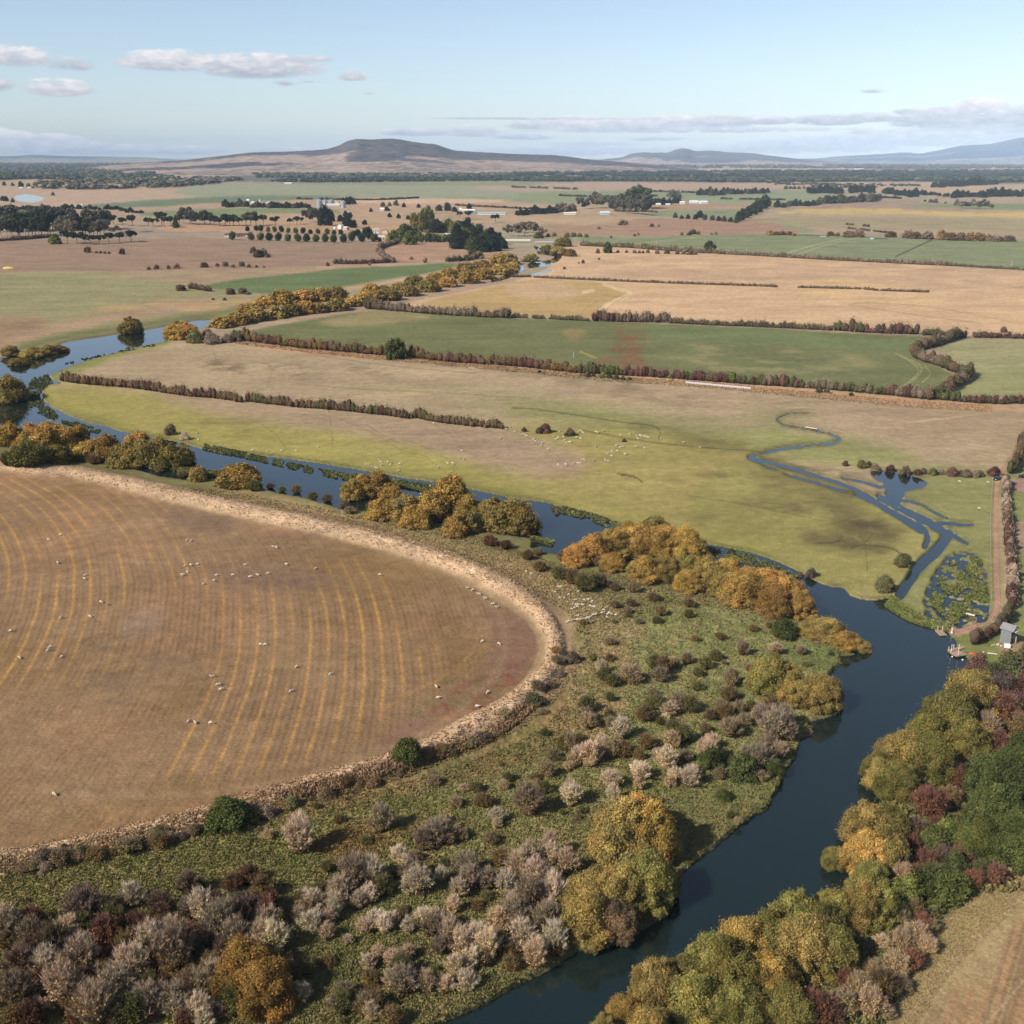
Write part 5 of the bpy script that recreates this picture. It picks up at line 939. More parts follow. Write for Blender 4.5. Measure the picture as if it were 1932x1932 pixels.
trees('1016 450 18;1034 447 8;1046 446 10;1070 448 12;1082 447 12;1094 447 10;1106 448 9', 'shrub_far', ['olive', 'thorngreen'], 'bank_shrub', 'olive shrub', 'along the bank right of the white bridge', 'shrub', 'shrubs right of the bridge', .9, False)
row(976, 406, 1050, 402, 11, 11, 'dark_far', ['cypress'], 'cypress_tree', 'black clipped cypress', 'in the dense windbreak right of the green roofed shed', 'tree', 'cypress windbreak', .95)
row(1048, 402, 1084, 397, 5, 12, 'dark_far', ['cypress', 'greydark'], 'dark_tree', 'dark tree', 'at the right end of the cypress windbreak', 'tree', 'cypress windbreak', 1.1)
row(1092, 394, 1160, 394, 7, 14, 'gum', ['greydark', 'gumgrey'], 'gum_tree', 'grey gum tree', 'in the back of the centre right gum wood', 'tree', 'gum trees of the centre right wood', 1.1)
row(1150, 400, 1224, 408, 8, 16, 'gum', ['gumc', 'gumgrey'], 'gum_tree', 'green gum tree', 'in the front of the centre right gum wood', 'tree', 'gum trees of the centre right wood', 1.3)
row(1180, 392, 1232, 394, 5, 16, 'gum', ['gumc', 'greydark'], 'gum_tree', 'tall gum tree', 'in the right end of the centre right gum wood', 'tree', 'gum trees of the centre right wood', 1.4)
row(1228, 386, 1280, 384, 6, 11, 'dark_far', ['pine', 'cypress'], 'dark_tree', 'dark tree', 'left of the white sheds', 'tree', 'trees around the white sheds')
trees('1268 373 14;1280 373 12', 'dark_far', ['gumgrey'], 'dark_tree', 'grey green tree', 'behind the white sheds', 'tree', 'trees around the white sheds', 1.1)
row(1314, 369, 1449, 364, 15, 9.5, 'dark_far', ['pine', 'gumc'], 'dark_tree', 'dark tree', 'in the far tree line behind the white sheds', 'tree', 'far tree line', 1.05)
trees('1274 411 9;1286 413 8;1298 413 9;1312 414 10;1320 411 15;1330 415 9;1344 416 9;1356 417 10;1366 418 10;1378 419 10;1388 421 9', 'dark_far', ['pine', 'gumc', 'cypress'], 'dark_tree', 'dark field tree', 'in the line left of the slanting tree row', 'tree', 'field trees right of centre', 1.1)
row(1390, 418, 1448, 390, 10, 14, 'dark_far', ['cypress', 'pine'], 'dark_tree', 'dark tree', 'in the slanting row right of centre', 'tree', 'slanting tree row', 1.15)
row(1464, 392, 1545, 386, 8, 10, 'dark_far', ['gumc', 'pine'], 'dark_tree', 'grey green tree', 'in the left half of the long right row', 'tree', 'long row above the brown field', 1.1)
row(1545, 385, 1660, 379, 12, 12, 'dark_far', ['gumc', 'gumgrey', 'pine'], 'dark_tree', 'grey green tree', 'in the right half of the long right row', 'tree', 'long row above the brown field', 1.1)
row(1522, 365, 1590, 365, 9, 9, 'dark_far', ['cypress'], 'cypress_tree', 'black cypress', 'in the left far windbreak', 'tree', 'far cypress windbreaks', 1.2)
row(1603, 364, 1646, 364, 5, 10, 'dark_far', ['cypress'], 'cypress_tree', 'black cypress', 'in the short windbreak beside the left far one', 'tree', 'far cypress windbreaks', 1.2)
row(1666, 366, 1728, 372, 8, 10, 'dark_far', ['cypress'], 'cypress_tree', 'black cypress', 'in the far windbreak on the green rise', 'tree', 'far cypress windbreaks', 1.15)
row(1756, 354, 1880, 347, 16, 9, 'dark_far', ['cypress'], 'cypress_tree', 'black cypress', 'in the long farthest windbreak at right', 'tree', 'far cypress windbreaks', 1.15)
row(1728, 366, 1800, 372, 8, 7, 'dark_far', ['cypress', 'pine'], 'dark_tree', 'small dark tree', 'left of the far right cypress belt', 'tree', 'far cypress windbreaks')
row(1796, 373, 1940, 370, 17, 11, 'dark_far', ['cypress'], 'cypress_tree', 'black cypress', 'in the far right cypress belt', 'tree', 'far cypress windbreaks', 1.15)
row(1800, 394, 1872, 394, 8, 11, 'gum', ['greydark', 'gumgrey'], 'bare_tree', 'grey tree', 'in the grey clump above the yellow stubble', 'tree', 'grey clump at right', 1.0)
trees('1756 382 9;1765 383 10;1745 380 5;1784 384 5', 'shrub_far', ['thorn', 'cypress'], 'field_shrub', 'dark far shrub', 'left of the grey clump at right', 'shrub', 'dark shrubs in the tan fields', .9, False)
row(1480, 357, 1660, 354, 18, 6, 'shrub_far', ['gumc', 'green'], 'young_tree', 'small green tree', 'in the far nursery rows at right', 'tree', 'far nursery rows', .9)
AU = ['autumn', 'autumn', 'brown']
trees('1452 444 14;1464 444 13;1476 444 14;1488 444 13;1498 445 9;1567 445 16;1580 446 11;1602 448 24;1620 448 26;1680 448 20;1712 450 22;1728 451 22;1750 452 24;1776 453 26;1794 454 24;1812 454 24;1830 455 24;1848 455 24;1864 455 22;1880 456 20;1902 456 24', 'shrub_far', AU, 'willow_tree', 'brown domed willow', 'along the far canal beyond the green field', 'willow tree', 'brown willows along the far canal', .75)
trees('1174 425 14;1180 423 12;1230 428 8;1243 428 6;1300 444 9;1308 442 14;1318 443 8;1286 444 7;1130 432 7;1197 446 6;1204 444 6;1153 449 5;1342 443 6;1350 443 7', 'shrub_far', ['thorn', 'greydark'], 'field_shrub', 'small dark shrub', 'on the reddish slope right of the farm', 'shrub', 'dark shrubs in the tan fields', 1.0, False)
trees('722 390 9;735 389 8;747 388 10;762 391 8;730 398 10;845 398 14;858 400 10;885 394 10;828 398 14;808 396 9;790 392 8;700 400 7;735 410 8;752 412 9;770 414 8;795 412 10', 'dark_far', ['pine', 'gumgrey', 'cypress'], 'dark_tree', 'small dark tree', 'in the farmland behind the farm wood', 'tree', 'trees behind the farm', 1.1)
trees('656 386 13;662 384 13;648 384 9;668 385 9', 'dark_far', ['cypress'], 'dark_tree', 'dark tree', 'right of the grain silos', 'tree', 'trees around the silos', 1.2)
row(420, 391, 585, 392, 20, 10, 'dark_far', ['pine', 'gumgrey', 'cypress'], 'dark_tree', 'dark tree', 'in the windbreak beside the white barns', 'tree', 'windbreak beside the white barns', 1.0)
trees('5 379 9;12 380 9;24 382 8;100 369 7;8 350 7;24 351 7;40 353 10;54 354 8;72 354 7', 'dark_far', ['pine', 'gumgrey'], 'dark_tree', 'small dark tree', 'near the reservoir at far left', 'tree', 'trees around the reservoir', 1.2)
row(60, 396, 230, 395, 18, 8, 'dark_far', ['pine', 'cypress'], 'dark_tree', 'dark tree', 'in the low belt behind the left wood', 'tree', 'low belt behind the left wood', .8)
row(226, 399, 272, 402, 6, 8, 'dark_far', ['pine'], 'dark_tree', 'dark tree', 'in the short belt beside the green strip', 'tree', 'low belt behind the left wood', .8)
row(206, 437, 226, 434, 3, 8, 'shrub_far', ['thorn'], 'field_shrub', 'brown shrub', 'above the black pines at left', 'shrub', 'dark shrubs in the tan fields', .8)

# ------------------------------------------------------------------ far woods that read as one mass
def wood(s, n, hm, cols, name, label):
    poly = np.array(S2(s), float); r = np.random.default_rng(len(s) * 7 + n)
    pts = []
    while len(pts) < n:
        x = r.uniform(poly[:, 0].min(), poly[:, 0].max(), n); y = r.uniform(poly[:, 1].min(), poly[:, 1].max(), n)
        k = pip(poly, x, y) & (fbm(x, y * 6, 22, 2, 4) > -.2); pts += list(zip(x[k], y[k]))
    parts = []; pal = [C_(c) for c in cols]
    iv, if_ = ICO[1]; iv0, if0 = ICO[0]
    for x, y in pts[:n]:
        X, Y = P(x, y); k = ppm(y); h = hm * r.uniform(.6, 1.25); w_ = h * r.uniform(.5, .85); c = pal[r.integers(len(pal))] * r.uniform(.5, .95)
        if k > .5: v, f = iv, if_
        else: v, f = iv0, if0
        for j in range(2):
            V = v * (1 + r.uniform(-.3, .25, (len(v), 1))) * (w_, w_, h * .42) + (X + r.normal(0, w_ * .5), Y + r.normal(0, w_ * .5), h * .55)
            parts.append((V, f, c * r.uniform(.8, 1.25, (len(v), 1))))
    V, Fs, C = merge(parts)
    o = link(bpy.data.objects.new(name, mesh_np(name, V, Fs, M_wood, C))); tag(o, label, 'wood', None, 'stuff')
DK = ['pine', 'cypress', 'gumgrey', 'gumc']
wood('0 340 60 338 150 340 150 342 330 336 290 332 290 322 420 323 483 324 483 311 300 308 -60 307 -60 341', 7000, 17, DK, 'woodland', 'wide dark eucalypt wood on the left horizon')
wood('60 357 80 346 180 342 300 338 440 337 456 341 400 348 330 354 220 357 120 358', 1500, 16, DK + ['greydark'], 'woodland', 'nearer ragged eucalypt wood behind the left fields')
wood('483 326 640 322 800 324 966 322 966 333 820 338 700 339 483 336', 2600, 16, DK, 'woodland', 'patchy woods at the foot of the flat topped hill')
wood('508 343 640 342 700 338 966 335 1100 338 1100 343 900 342 720 344 560 345', 1300, 15, ['cypress', 'pine'], 'woodland', 'dark belt of trees along the far pasture')
wood('1116 310 1449 310 1700 311 2000 312 2000 319 1640 319 1449 318 1280 317 1120 316', 3200, 17, DK, 'woodland', 'thin wooded horizon right of the hill')
wood('966 326 1200 326 1449 324 1700 324 2000 323 2000 333 1700 336 1449 335 1150 334 966 334', 4200, 19, ['cypress', 'cypress', 'pine'], 'woodland', 'long black pine belt at right')
wood('966 338 1200 339 1449 338 1600 337 1790 338 1880 339 2000 336 2000 343 1870 345 1720 342 1449 345 1180 342 1100 342 966 342', 2400, 16, ['cypress', 'pine', 'gumc'], 'woodland', 'nearer dark belt at right')
wood('1449 346 1720 350 1740 352 1600 354 1500 350 1449 349', 160, 9, ['gumc', 'pine'], 'woodland', 'sparse far tree line at right')
wood('520 300 700 296 860 296 1100 304 1140 310 900 318 560 318 460 312', 900, 14, DK, 'scattered_trees', 'scattered trees on the lower slopes of the flat topped hill') if False else None

# ------------------------------------------------------------------ rough grass, reeds and tussocks
def tufts(name, label, cat, masks, n, hm, wm, cols, blades=5, seed=1, hscreen=False, noisecol=6, zoff=0.0, water_ok=False, flatq=False, thr=None):
    r = np.random.default_rng(seed); pal = np.array([alb(c) for c in cols])
    poly = masks; bx = (poly[:, 0].min(), poly[:, 0].max(), poly[:, 1].min(), poly[:, 1].max())
    xs = r.uniform(bx[0], bx[1], n * 4); ys = r.uniform(bx[2], bx[3], n * 4); k = pip(poly, xs, ys); xs, ys = xs[k][:n], ys[k][:n]
    if thr is not None: q = fbm(xs, ys, 14, 3, seed) > thr; xs, ys = xs[q], ys[q]
    PX, PY = P(xs, ys); Z = heights(PX, PY)
    if not water_ok: q = Z > -.42; PX, PY, Z, xs, ys = PX[q], PY[q], Z[q], xs[q], ys[q]
    else: Z = np.maximum(Z, -.5)
    m = len(PX); ci = ((fbm(PX, PY, noisecol, 3, seed) + .5) * len(cols) * 1.25 - .12 * len(cols) + r.normal(0, .7, m)).astype(int).clip(0, len(cols) - 1)
    base = pal[ci] * (1.22 if 'scrub' in label else 1.1) * r.uniform(.85, 1.15, (m, 1))
    ri = np.clip(np.round(np.interp(-PY, -Yr, np.arange(NR))).astype(int), 0, NR - 1); cj = np.clip(np.round(np.interp(PX / PY, tc_, np.arange(NC))).astype(int), 0, NC - 1)
    if not water_ok: base = .35 * base + .65 * col[ri, cj] * 1.15 * r.uniform(.85, 1.2, (m, 1))
    h = hm * r.uniform(.5, 1.4, m); w_ = wm * r.uniform(.6, 1.4, m); Vs = []; Cs = []
    for b in range(blades):
        a = r.uniform(0, 6.28, m); ln = r.uniform(.1, .9, m); dx, dy = np.cos(a), np.sin(a)
        bx_, by_ = PX + dx * w_ * .25, PY + dy * w_ * .25; px_, py_ = -dy * w_ * .5, dx * w_ * .5
        tx, ty, tz = bx_ + dx * w_ * ln * .6, by_ + dy * w_ * ln * .6, Z + h * r.uniform(.6, 1.1, m)
        Vs.append(np.stack([np.stack([bx_ - px_, by_ - py_, Z - .1], -1), np.stack([bx_ + px_, by_ + py_, Z - .1], -1), np.stack([tx + px_ * .7, ty + py_ * .7, tz], -1), np.stack([tx - px_ * .6, ty - py_ * .6, tz * .97 + Z * .03], -1)], 1).reshape(-1, 3))
        Cs.append((base * r.uniform(.9, 1.1, (m, 1))).repeat(4, 0))
    V = np.concatenate(Vs); C = np.concatenate(Cs); Fq = np.arange(len(V)).reshape(-1, 4)
    o = link(bpy.data.objects.new(name, mesh_np(name, V, [Fq], M_grass, np.clip(C, .004, 1)))); tag(o, label, cat, None, 'stuff')
def band(s, wd_):
    ln = smooth_poly(S2(s), False, 5); d = np.gradient(ln, axis=0); nrm = np.stack([-d[:, 1], d[:, 0]], 1); nrm /= np.linalg.norm(nrm, axis=1, keepdims=True)
    ww = np.linspace(wd_[0], wd_[1], len(ln))[:, None]
    return np.concatenate([ln + nrm * ww / 2, (ln - nrm * ww / 2)[::-1]])
tufts('scrub_grass', 'tussocky green and straw scrub between levee and river', 'rough grass', SCR, 150000, .24, .27, ['7E8C4C', '8A9250', '948F56', 'A09662', 'AC9A6A', '828A4A', 'B8A276', '6E7C40', 'B09468', 'A48C5C'], 3, 3)
tufts('scrub_grass', 'rough grass on the upper scrub beside the riverside thicket', 'rough grass', smooth_poly(S2('560 950 860 1000 1040 1060 1200 1090 1440 1150 1560 1220 1300 1140 1110 1200 1060 1150 860 1060 600 985 440 950 300 925 420 925')), 26000, .3, .4, ['B09A70', '9C905E', 'BAA27C', '8A8856'], 3, 4)
tufts('dry_grass', 'straw coloured dry grass along the curved levee', 'dry grass', band(LEV, (22, 40)), 20000, .3, .3, ['DCBE98', 'E6CBA6', 'D2B28C', 'C6A47C', 'EAD2AE'], 4, 5, noisecol=3)
tufts('dry_grass', 'dull dry grass on the outer levee slope', 'dry grass', band('-120 1668 0 1646 200 1606 400 1553 560 1508 700 1474 800 1440 900 1400 980 1360 1040 1310 1070 1260', (30, 26)), 16000, .3, .32, ['B0946C', 'BEA27A', '9C8C5C', '8A8450', 'CAB088'], 4, 6, noisecol=4)
tufts('dry_grass', 'tall brown reeds outside the near curve of the levee', 'dry grass', band('520 1516 640 1486 760 1450 860 1416 940 1380 1010 1326', (14, 20)), 9000, .8, .34, ['A88468', 'B8926E', '8E6E52', 'C09A78'], 5, 18)
tufts('dry_grass', 'tall tan grass strip below the hedge of the middle field', 'dry grass', band('444 646 560 659 680 672 800 682 966 697 1166 716 1300 724 1449 738 1600 752 1740 764 1870 771', (7, 13)), 26000, .55, .55, ['C8A27A', 'D2AE86', 'B8926A', 'C09C74'], 4, 7, noisecol=8)
tufts('reeds', 'dark green reeds fringing the far bank of the wide reach', 'reeds', band('384 842 483 862 578 883 668 900 760 912 833 926', (8, 16)), 9000, .5, .6, ['6A7444', '5C6A40', '7A7C4A', '8A8652'], 4, 8, water_ok=True, thr=-.12)
tufts('reeds', 'floating reed clumps at the river fork on the left', 'reeds', np.array(S2('60 712 90 704 100 722 76 740 84 762 130 790 200 812 220 822 160 812 90 786 55 770 48 740'), float), 3200, .35, .7, ['5E6440', '525A38', '7A7A4C'], 3, 9, water_ok=True, thr=.0)
tufts('reeds', 'dark reeds along the far bank before the thicket', 'reeds', band('1040 956 1116 975 1180 998 1320 1034 1420 1056 1500 1092', (10, 20)), 8000, .45, .55, ['6E7A48', '5C6A40', '84845A', '7A804C'], 4, 10, water_ok=True, thr=-.08)
tufts('reeds', 'green reeds at the tip of the low spit by the jetty', 'reeds', band('1676 1132 1700 1150 1735 1168 1790 1184', (22, 12)), 5000, .45, .5, ['8A9250', '78864A', '9C9C5C', '6A7A42'], 4, 11, water_ok=True)
tufts('reeds', 'marsh reeds standing in the flooded corner', 'reeds', np.array(S2('1750 1130 1790 1060 1850 1050 1866 1110 1866 1160 1800 1182'), float), 5200, .3, .5, ['7C8448', '6E7A44', '8C8C50'], 3, 12, water_ok=True, thr=-.02)
tufts('reeds', 'olive reeds on the near bank of the wide reach', 'reeds', band('310 870 350 888 400 893 440 890', (14, 8)), 1200, .7, .9, ['8A8448', '7A7840', '6E6C3C'], 4, 13, water_ok=True)
tufts('reeds', 'reed tongue at the water edge before the mid river bend', 'reeds', band('1003 1016 1020 1018 1042 1024', (8, 6)), 400, .7, .9, ['8A8850', '7A7C48'], 4, 14, water_ok=True)
tufts('reeds', 'thin line of reeds along the far left reach', 'reeds', band('110 690 180 672 250 660 300 650', (4, 3)), 260, .7, 1.2, ['4A5030', '5A5A38'], 3, 15, water_ok=True, thr=-.05)
tufts('rough_grass', 'rough tan grass on the right bank beside the paddock', 'rough grass', smooth_poly(S2('1560 1960 1700 1850 1790 1720 1880 1650 1990 1620 1930 1700 1800 1830 1700 1960')), 9000, .12, .22, ['A8946A', 'B8A27A', 'BEA882', '928C5A'], 3, 16)
tufts('bank_vegetation', 'low green growth under the right bank trees', 'undergrowth', smooth_poly(S2('1160 1980 1280 1910 1420 1850 1600 1770 1620 1600 1700 1460 1800 1340 1860 1300 1980 1300 1980 1640 1800 1700 1700 1860 1560 2000')), 16000, .7, .9, ['6A7440', '767C46', '88844E', '948658'], 4, 17)
# ------------------------------------------------------------------ sheep
def skin_mesh(name, verts, edges, radii, m, sub=1):
    me = bpy.data.meshes.new(name + '_cage'); me.from_pydata(verts, edges, []); o = bpy.data.objects.new(name, me); COL.objects.link(o)
    sk = o.modifiers.new('skin', 'SKIN'); sb = o.modifiers.new('sub', 'SUBSURF'); sb.levels = sb.render_levels = sub
    for i, r_ in enumerate(radii):
        me.skin_vertices[0].data[i].radius = r_ if isinstance(r_, tuple) else (r_, r_); me.skin_vertices[0].data[i].use_root = (i == 0)
    dg = bpy.context.evaluated_depsgraph_get(); nm = bpy.data.meshes.new_from_object(o.evaluated_get(dg)); nm.name = name
    bpy.data.objects.remove(o); bpy.data.meshes.remove(me); nm.materials.clear(); nm.materials.append(m)
    for p_ in nm.polygons: p_.use_smooth = True
    return nm
M_wool = mat_var('wool', (.46, .39, .29), .95, 8, .12)
def sheep_mesh(graze, k):
    hd = (.72, 0, .22) if graze else (.78, .02, .78); nk = (.55, 0, .5) if graze else (.56, 0, .68); nose = (.84, 0, .06) if graze else (.95, .03, .72)
    V = [(-.05, 0, .62), (.3, 0, .63), (-.42, 0, .6), nk, hd, nose, (-.55, 0, .5)]; E = [(0, 1), (0, 2), (1, 3), (3, 4), (4, 5), (2, 6)]; Rr = [(.25, .26), (.23, .25), (.23, .24), .13, .1, .055, .06]
    for x, b in ((.32, 1), (-.42, 2)):
        for s in (-1, 1):
            i = len(V); V += [(x, s * .12, .4), (x + .02, s * .13, .2), (x, s * .13, .0)]; E += [(b, i), (i, i + 1), (i + 1, i + 2)]; Rr += [.09, .045, .035]
    return skin_mesh('sheep', V, E, Rr, M_wool, 1)
SHEEP = [sheep_mesh(True, 0), sheep_mesh(False, 1)]
def sheep(s, zone, desc, f=lambda x, y: (x, y), group='sheep', lying=0):
    for q in T(s):
        x, y = f(*q[:2]); X, Y = P(x, y)
        o = bpy.data.objects.new('sheep', rr.choice([SHEEP[0], SHEEP[0], SHEEP[1]])); link(o); o.location = (X, Y, zat(X, Y) - .03)
        o.rotation_euler = (0, 0, rr.choice([0, math.pi]) + rr.uniform(-.9, .9)); sc_ = rr.uniform(.85, 1.05) * (.8 if 'scrub' in group else 1); o.scale = (sc_,) * 3
        reg(o, desc, zone, x, 'sheep', group)
c7 = lambda x, y: (966 + x / 4, 483 + y / 4); c6 = lambda x, y: (483 + x / 4, 483 + y / 4); c5 = lambda x, y: (x / 4, 483 + y / 4)
b1 = lambda x, y: (x / 4, 966 + y / 4); b2 = lambda x, y: (483 + x / 4, 966 + y / 4); bz = lambda x, y: ((1200 + x / 6.44) * .805, (1330 + y / 6.44) * .805)
sheep('25 1328;75 1350;90 1352;108 1362;160 1395;174 1403;165 1386;208 1412;226 1416;222 1437;272 1463;205 1340', 'below the end of the short dark hedge', 'white sheep', c7)
sheep('365 1328;320 1365;330 1388;350 1377;388 1348;388 1370;397 1397;418 1412;430 1412;441 1410;487 1375;516 1382', 'between the two pasture thorn trees', 'white sheep', c7)
sheep('505 1330;515 1327;528 1330;536 1339;632 1332;645 1336;656 1336;685 1325;700 1323', 'right of the second pasture thorn tree', 'white sheep', c7)
sheep('815 1356;890 1345;896 1355;940 1362;948 1375;952 1385;965 1355;970 1362;980 1368;992 1366;1003 1366;1015 1363;1020 1372;1031 1376;1125 1382;1295 1413;1417 1452', 'in the bunch right of the smallest pasture tree', 'white sheep', c7)
sheep('635 1445;785 1435;797 1435;815 1450;835 1448;757 1476;795 1476;722 1495;750 1513;850 1500;859 1503;933 1445;985 1452;997 1452;1006 1456', 'in the middle of the river pasture flock', 'white sheep', c7)
sheep('347 1580;405 1578;415 1586;465 1572;498 1568;512 1570;530 1540;541 1543;618 1550;704 1538;712 1547;723 1553', 'in the lowest line of the pasture flock', 'white sheep', c7)
sheep('835 1578;855 1582;872 1592;888 1595;904 1603;916 1606;929 1547;940 1560;947 1583;995 1560;1015 1582;1023 1566;1085 1573;1077 1627', 'in the group above the wide river reach', 'white sheep', c6)
sheep('85 1475;192 1475;302 1475;465 1445;1375 1598;1447 1572;1484 1568;1493 1576;1555 1475;1573 1538;1842 1382;1868 1303;1886 1311;1342 1268;1920 1297', 'strung out over the riverside pasture', 'lone white sheep', c6)
sheep('1248 1350;1493 1340;1495 1390;1673 1427;1907 1470', 'near the grey shrubs by the reeds', 'white sheep', c5)
sheep('455 178;367 215;437 390;648 482;640 510;763 688;815 706;680 795;467 806;82 905;377 1032;373 1050;465 1102;147 1107;410 2140', 'in the left of the stubble field', 'cream sheep', b1, 'sheep on the stubble')
sheep('1415 218;1450 223;1405 410;1440 407;1492 402;1415 460;1370 478;1382 485;1545 548;1632 485;1617 525;1757 482;1887 497;1853 403', 'in the upper middle of the stubble field', 'cream sheep', b1, 'sheep on the stubble')
sheep('1607 1250;1653 1310;1665 1347;1432 1582;1475 1600;1592 1603', 'in the lower middle of the stubble field', 'cream sheep', b1, 'sheep on the stubble')
sheep('133 268;155 275;228 402;450 435;935 480;15 483;90 470;35 1008;70 1011;305 1178;570 1230;270 1358', 'in the centre of the stubble field', 'cream sheep', b2, 'sheep on the stubble')
sheep('1600 578;1635 598;1685 628;1733 658;1790 700;1822 727', 'filing along the inner foot of the levee', 'white sheep', b2, 'sheep on the stubble')
sheep('1708 985;1833 1002;1362 1327;1373 1410;1748 1370;1668 1477', 'in the reddish corner of the stubble field', 'cream sheep', b2, 'sheep on the stubble')
sheep('215 70;290 105;425 145;700 300;735 305;655 385;725 468;790 472;855 425;965 500;1000 378;1055 440', 'in the loose upper part of the scrub flock', 'white sheep', bz, 'sheep in the scrub')
sheep('1090 505;1150 500;1190 485;1210 520;1210 545;925 565;960 578;995 568;1015 577;1060 578;1085 580;900 640;930 635;960 618;985 608;1180 595;1230 595;1242 606', 'in the knot in the middle of the scrub flock', 'cream sheep', bz, 'sheep in the scrub')
sheep('830 838;855 828;885 822;915 818;940 812;970 805;990 795;1030 795;1060 800;1100 785;1130 778;1160 768;1190 762;1220 748;1245 740;1270 730;995 740;1430 760', 'walking in single file across the scrub', 'cream sheep', bz, 'sheep in the scrub')
sheep('1355 700;1375 690;1390 650;1430 610;1390 680;1440 715;1465 712;1500 715;1560 725', 'at the head of the file in the scrub', 'cream sheep', bz, 'sheep in the scrub')
sheep('1864 911;1810 910;1847 961', 'on the grass left of the dirt track', 'white sheep')

# ------------------------------------------------------------------ building kit
def box(bx, x0, x1, y0, y1, z0, z1):
    o_ = len(bx[0]); bx[0] += [(x, y, z) for z in (z0, z1) for y in (y0, y1) for x in (x0, x1)]
    bx[1] += [tuple(o_ + i for i in f) for f in ((0, 2, 3, 1), (4, 5, 7, 6), (0, 1, 5, 4), (1, 3, 7, 5), (3, 2, 6, 7), (2, 0, 4, 6))]
def mk_obj(name, V, Fc, m, parent=None, smooth=False, bev=0):
    me = bpy.data.meshes.new(name); me.from_pydata([tuple(map(float, v)) for v in V], [], [tuple(map(int, f)) for f in Fc]); me.materials.append(m)
    if smooth:
        for p_ in me.polygons: p_.use_smooth = True
    o = bpy.data.objects.new(name, me); link(o, parent)
    if bev:
        b = o.modifiers.new('bevel', 'BEVEL'); b.width = bev; b.segments = 2
    return o
def bobj(name, boxes, m, parent=None, bev=0):
    b = [[], []]; [box(b, *q) for q in boxes]; return mk_obj(name, b[0], b[1], m, parent, bev=bev)
def root_at(name, x, y, rot, label, cat, group=None, z=None):
    X, Y = P(x, y); r_ = bpy.data.objects.new(name, None); link(r_); r_.location = (X, Y, zat(X, Y) if z is None else z); r_.rotation_euler = (0, 0, R(rot)); tag(r_, label, cat, group); return r_
MB = {}
def mc(h, rough=.8, metal=0):
    k = (h, rough, metal)
    if k not in MB: MB[k] = mat_var('paint_' + h, tuple(float(v) for v in lin(h) / 1.35), rough, 1.2, .14, metal)
    return MB[k]
M_glass = mat('window_glass', (.03, .035, .04), .08, 0, .5)
def house(name, x, y, wF, hF, label, wall, roof, rot=0, depth=.55, win=0, cat='building', group=None, rise=.35, chim=False):
    k = ppm(y); Wd = wF / k; H = hF / (k * math.cos(dep(y))); wh_ = H * (1 - rise); D = max(Wd * depth, 3.0)
    r_ = root_at(name, x, y, rot, label, cat, group); a, b = Wd / 2, D / 2
    V = [(-a, -b, 0), (a, -b, 0), (a, b, 0), (-a, b, 0), (-a, -b, wh_), (a, -b, wh_), (a, b, wh_), (-a, b, wh_), (-a, 0, H - .1), (a, 0, H - .1)]
    mk_obj('wall', V, [(0, 1, 5, 4), (1, 2, 6, 9, 5), (2, 3, 7, 6), (3, 0, 4, 8, 7)], mc(wall), r_)
    e = max(.3, D * .05); t = .18; zs = wh_ - e * (H - wh_) / b
    V = [(-a - e, -b - e, zs), (a + e, -b - e, zs), (a + e, 0, H), (-a - e, 0, H), (-a - e, b + e, zs), (a + e, b + e, zs)]; V += [(p[0], p[1], p[2] + t) for p in V]
    o = mk_obj('roof', V, [(3, 2, 1, 0), (5, 2, 3, 4), (6, 7, 8, 9), (9, 8, 11, 10), (0, 1, 7, 6), (1, 2, 8, 7), (2, 5, 11, 8), (5, 4, 10, 11), (4, 3, 9, 10), (3, 0, 6, 9)], mc(roof, .55), r_)
    if chim: bobj('chimney', [(a * .5, a * .5 + .9, -.4, .4, H - .8, H + 1.1)], mc(wall), o)
    if win:
        for i in range(win):
            cx = -a + (i + .5) * 2 * a / win; hw = a / win * .35
            bobj('window' if i != win // 2 else 'door', [(cx - hw, cx + hw, -b - .06, -b + .04, wh_ * (.35 if i != win // 2 else .0), wh_ * .78)], M_glass if i != win // 2 else mc('5A4636'), r_)
    return r_
def cyl(n, r0, r1, z0, z1, cx=0, cy=0):
    V = [(cx + r0 * math.cos(6.2832 * i / n), cy + r0 * math.sin(6.2832 * i / n), z0) for i in range(n)] + [(cx + r1 * math.cos(6.2832 * i / n), cy + r1 * math.sin(6.2832 * i / n), z1) for i in range(n)]
    return V, [(i, (i + 1) % n, n + (i + 1) % n, n + i) for i in range(n)] + [tuple(range(n - 1, -1, -1)), tuple(range(n, 2 * n))]
def silo(x, y, wF, hF, label):
    k = ppm(y); r0 = wF / k / 2; H = hF / (k * math.cos(dep(y))); r_ = root_at('grain_silo', x, y, 0, label, 'silo', 'grain silos')
    V, Fc = cyl(20, r0, r0, 0, H * .86); mk_obj('wall', V, Fc, mc('A9B4BC', .45, .4), r_); V, Fc = cyl(20, r0 * 1.04, r0 * .08, H * .862, H); mk_obj('roof', V, Fc, mc('C9CFD3', .4, .4), r_)
silo(603, 391.5, 10.5, 15, 'tallest grey steel silo at the left end of the silo group'); silo(614, 386, 8.5, 9, 'grey steel silo second from left, behind the tallest one'); silo(625.5, 385.5, 10, 9, 'wide low steel silo in the middle of the silo group'); silo(648, 392.5, 9.5, 14, 'shaded steel silo at the right end of the silo group')
house('storage_shed', 627, 388.5, 30, 4, 'white long shed in front of the middle silos', 'E6DED2', 'EDE8E0'); house('storage_shed', 637, 386, 12, 8.5, 'cream tall shed behind the right silo', 'D8C2A4', 'D9CBB6', 90)
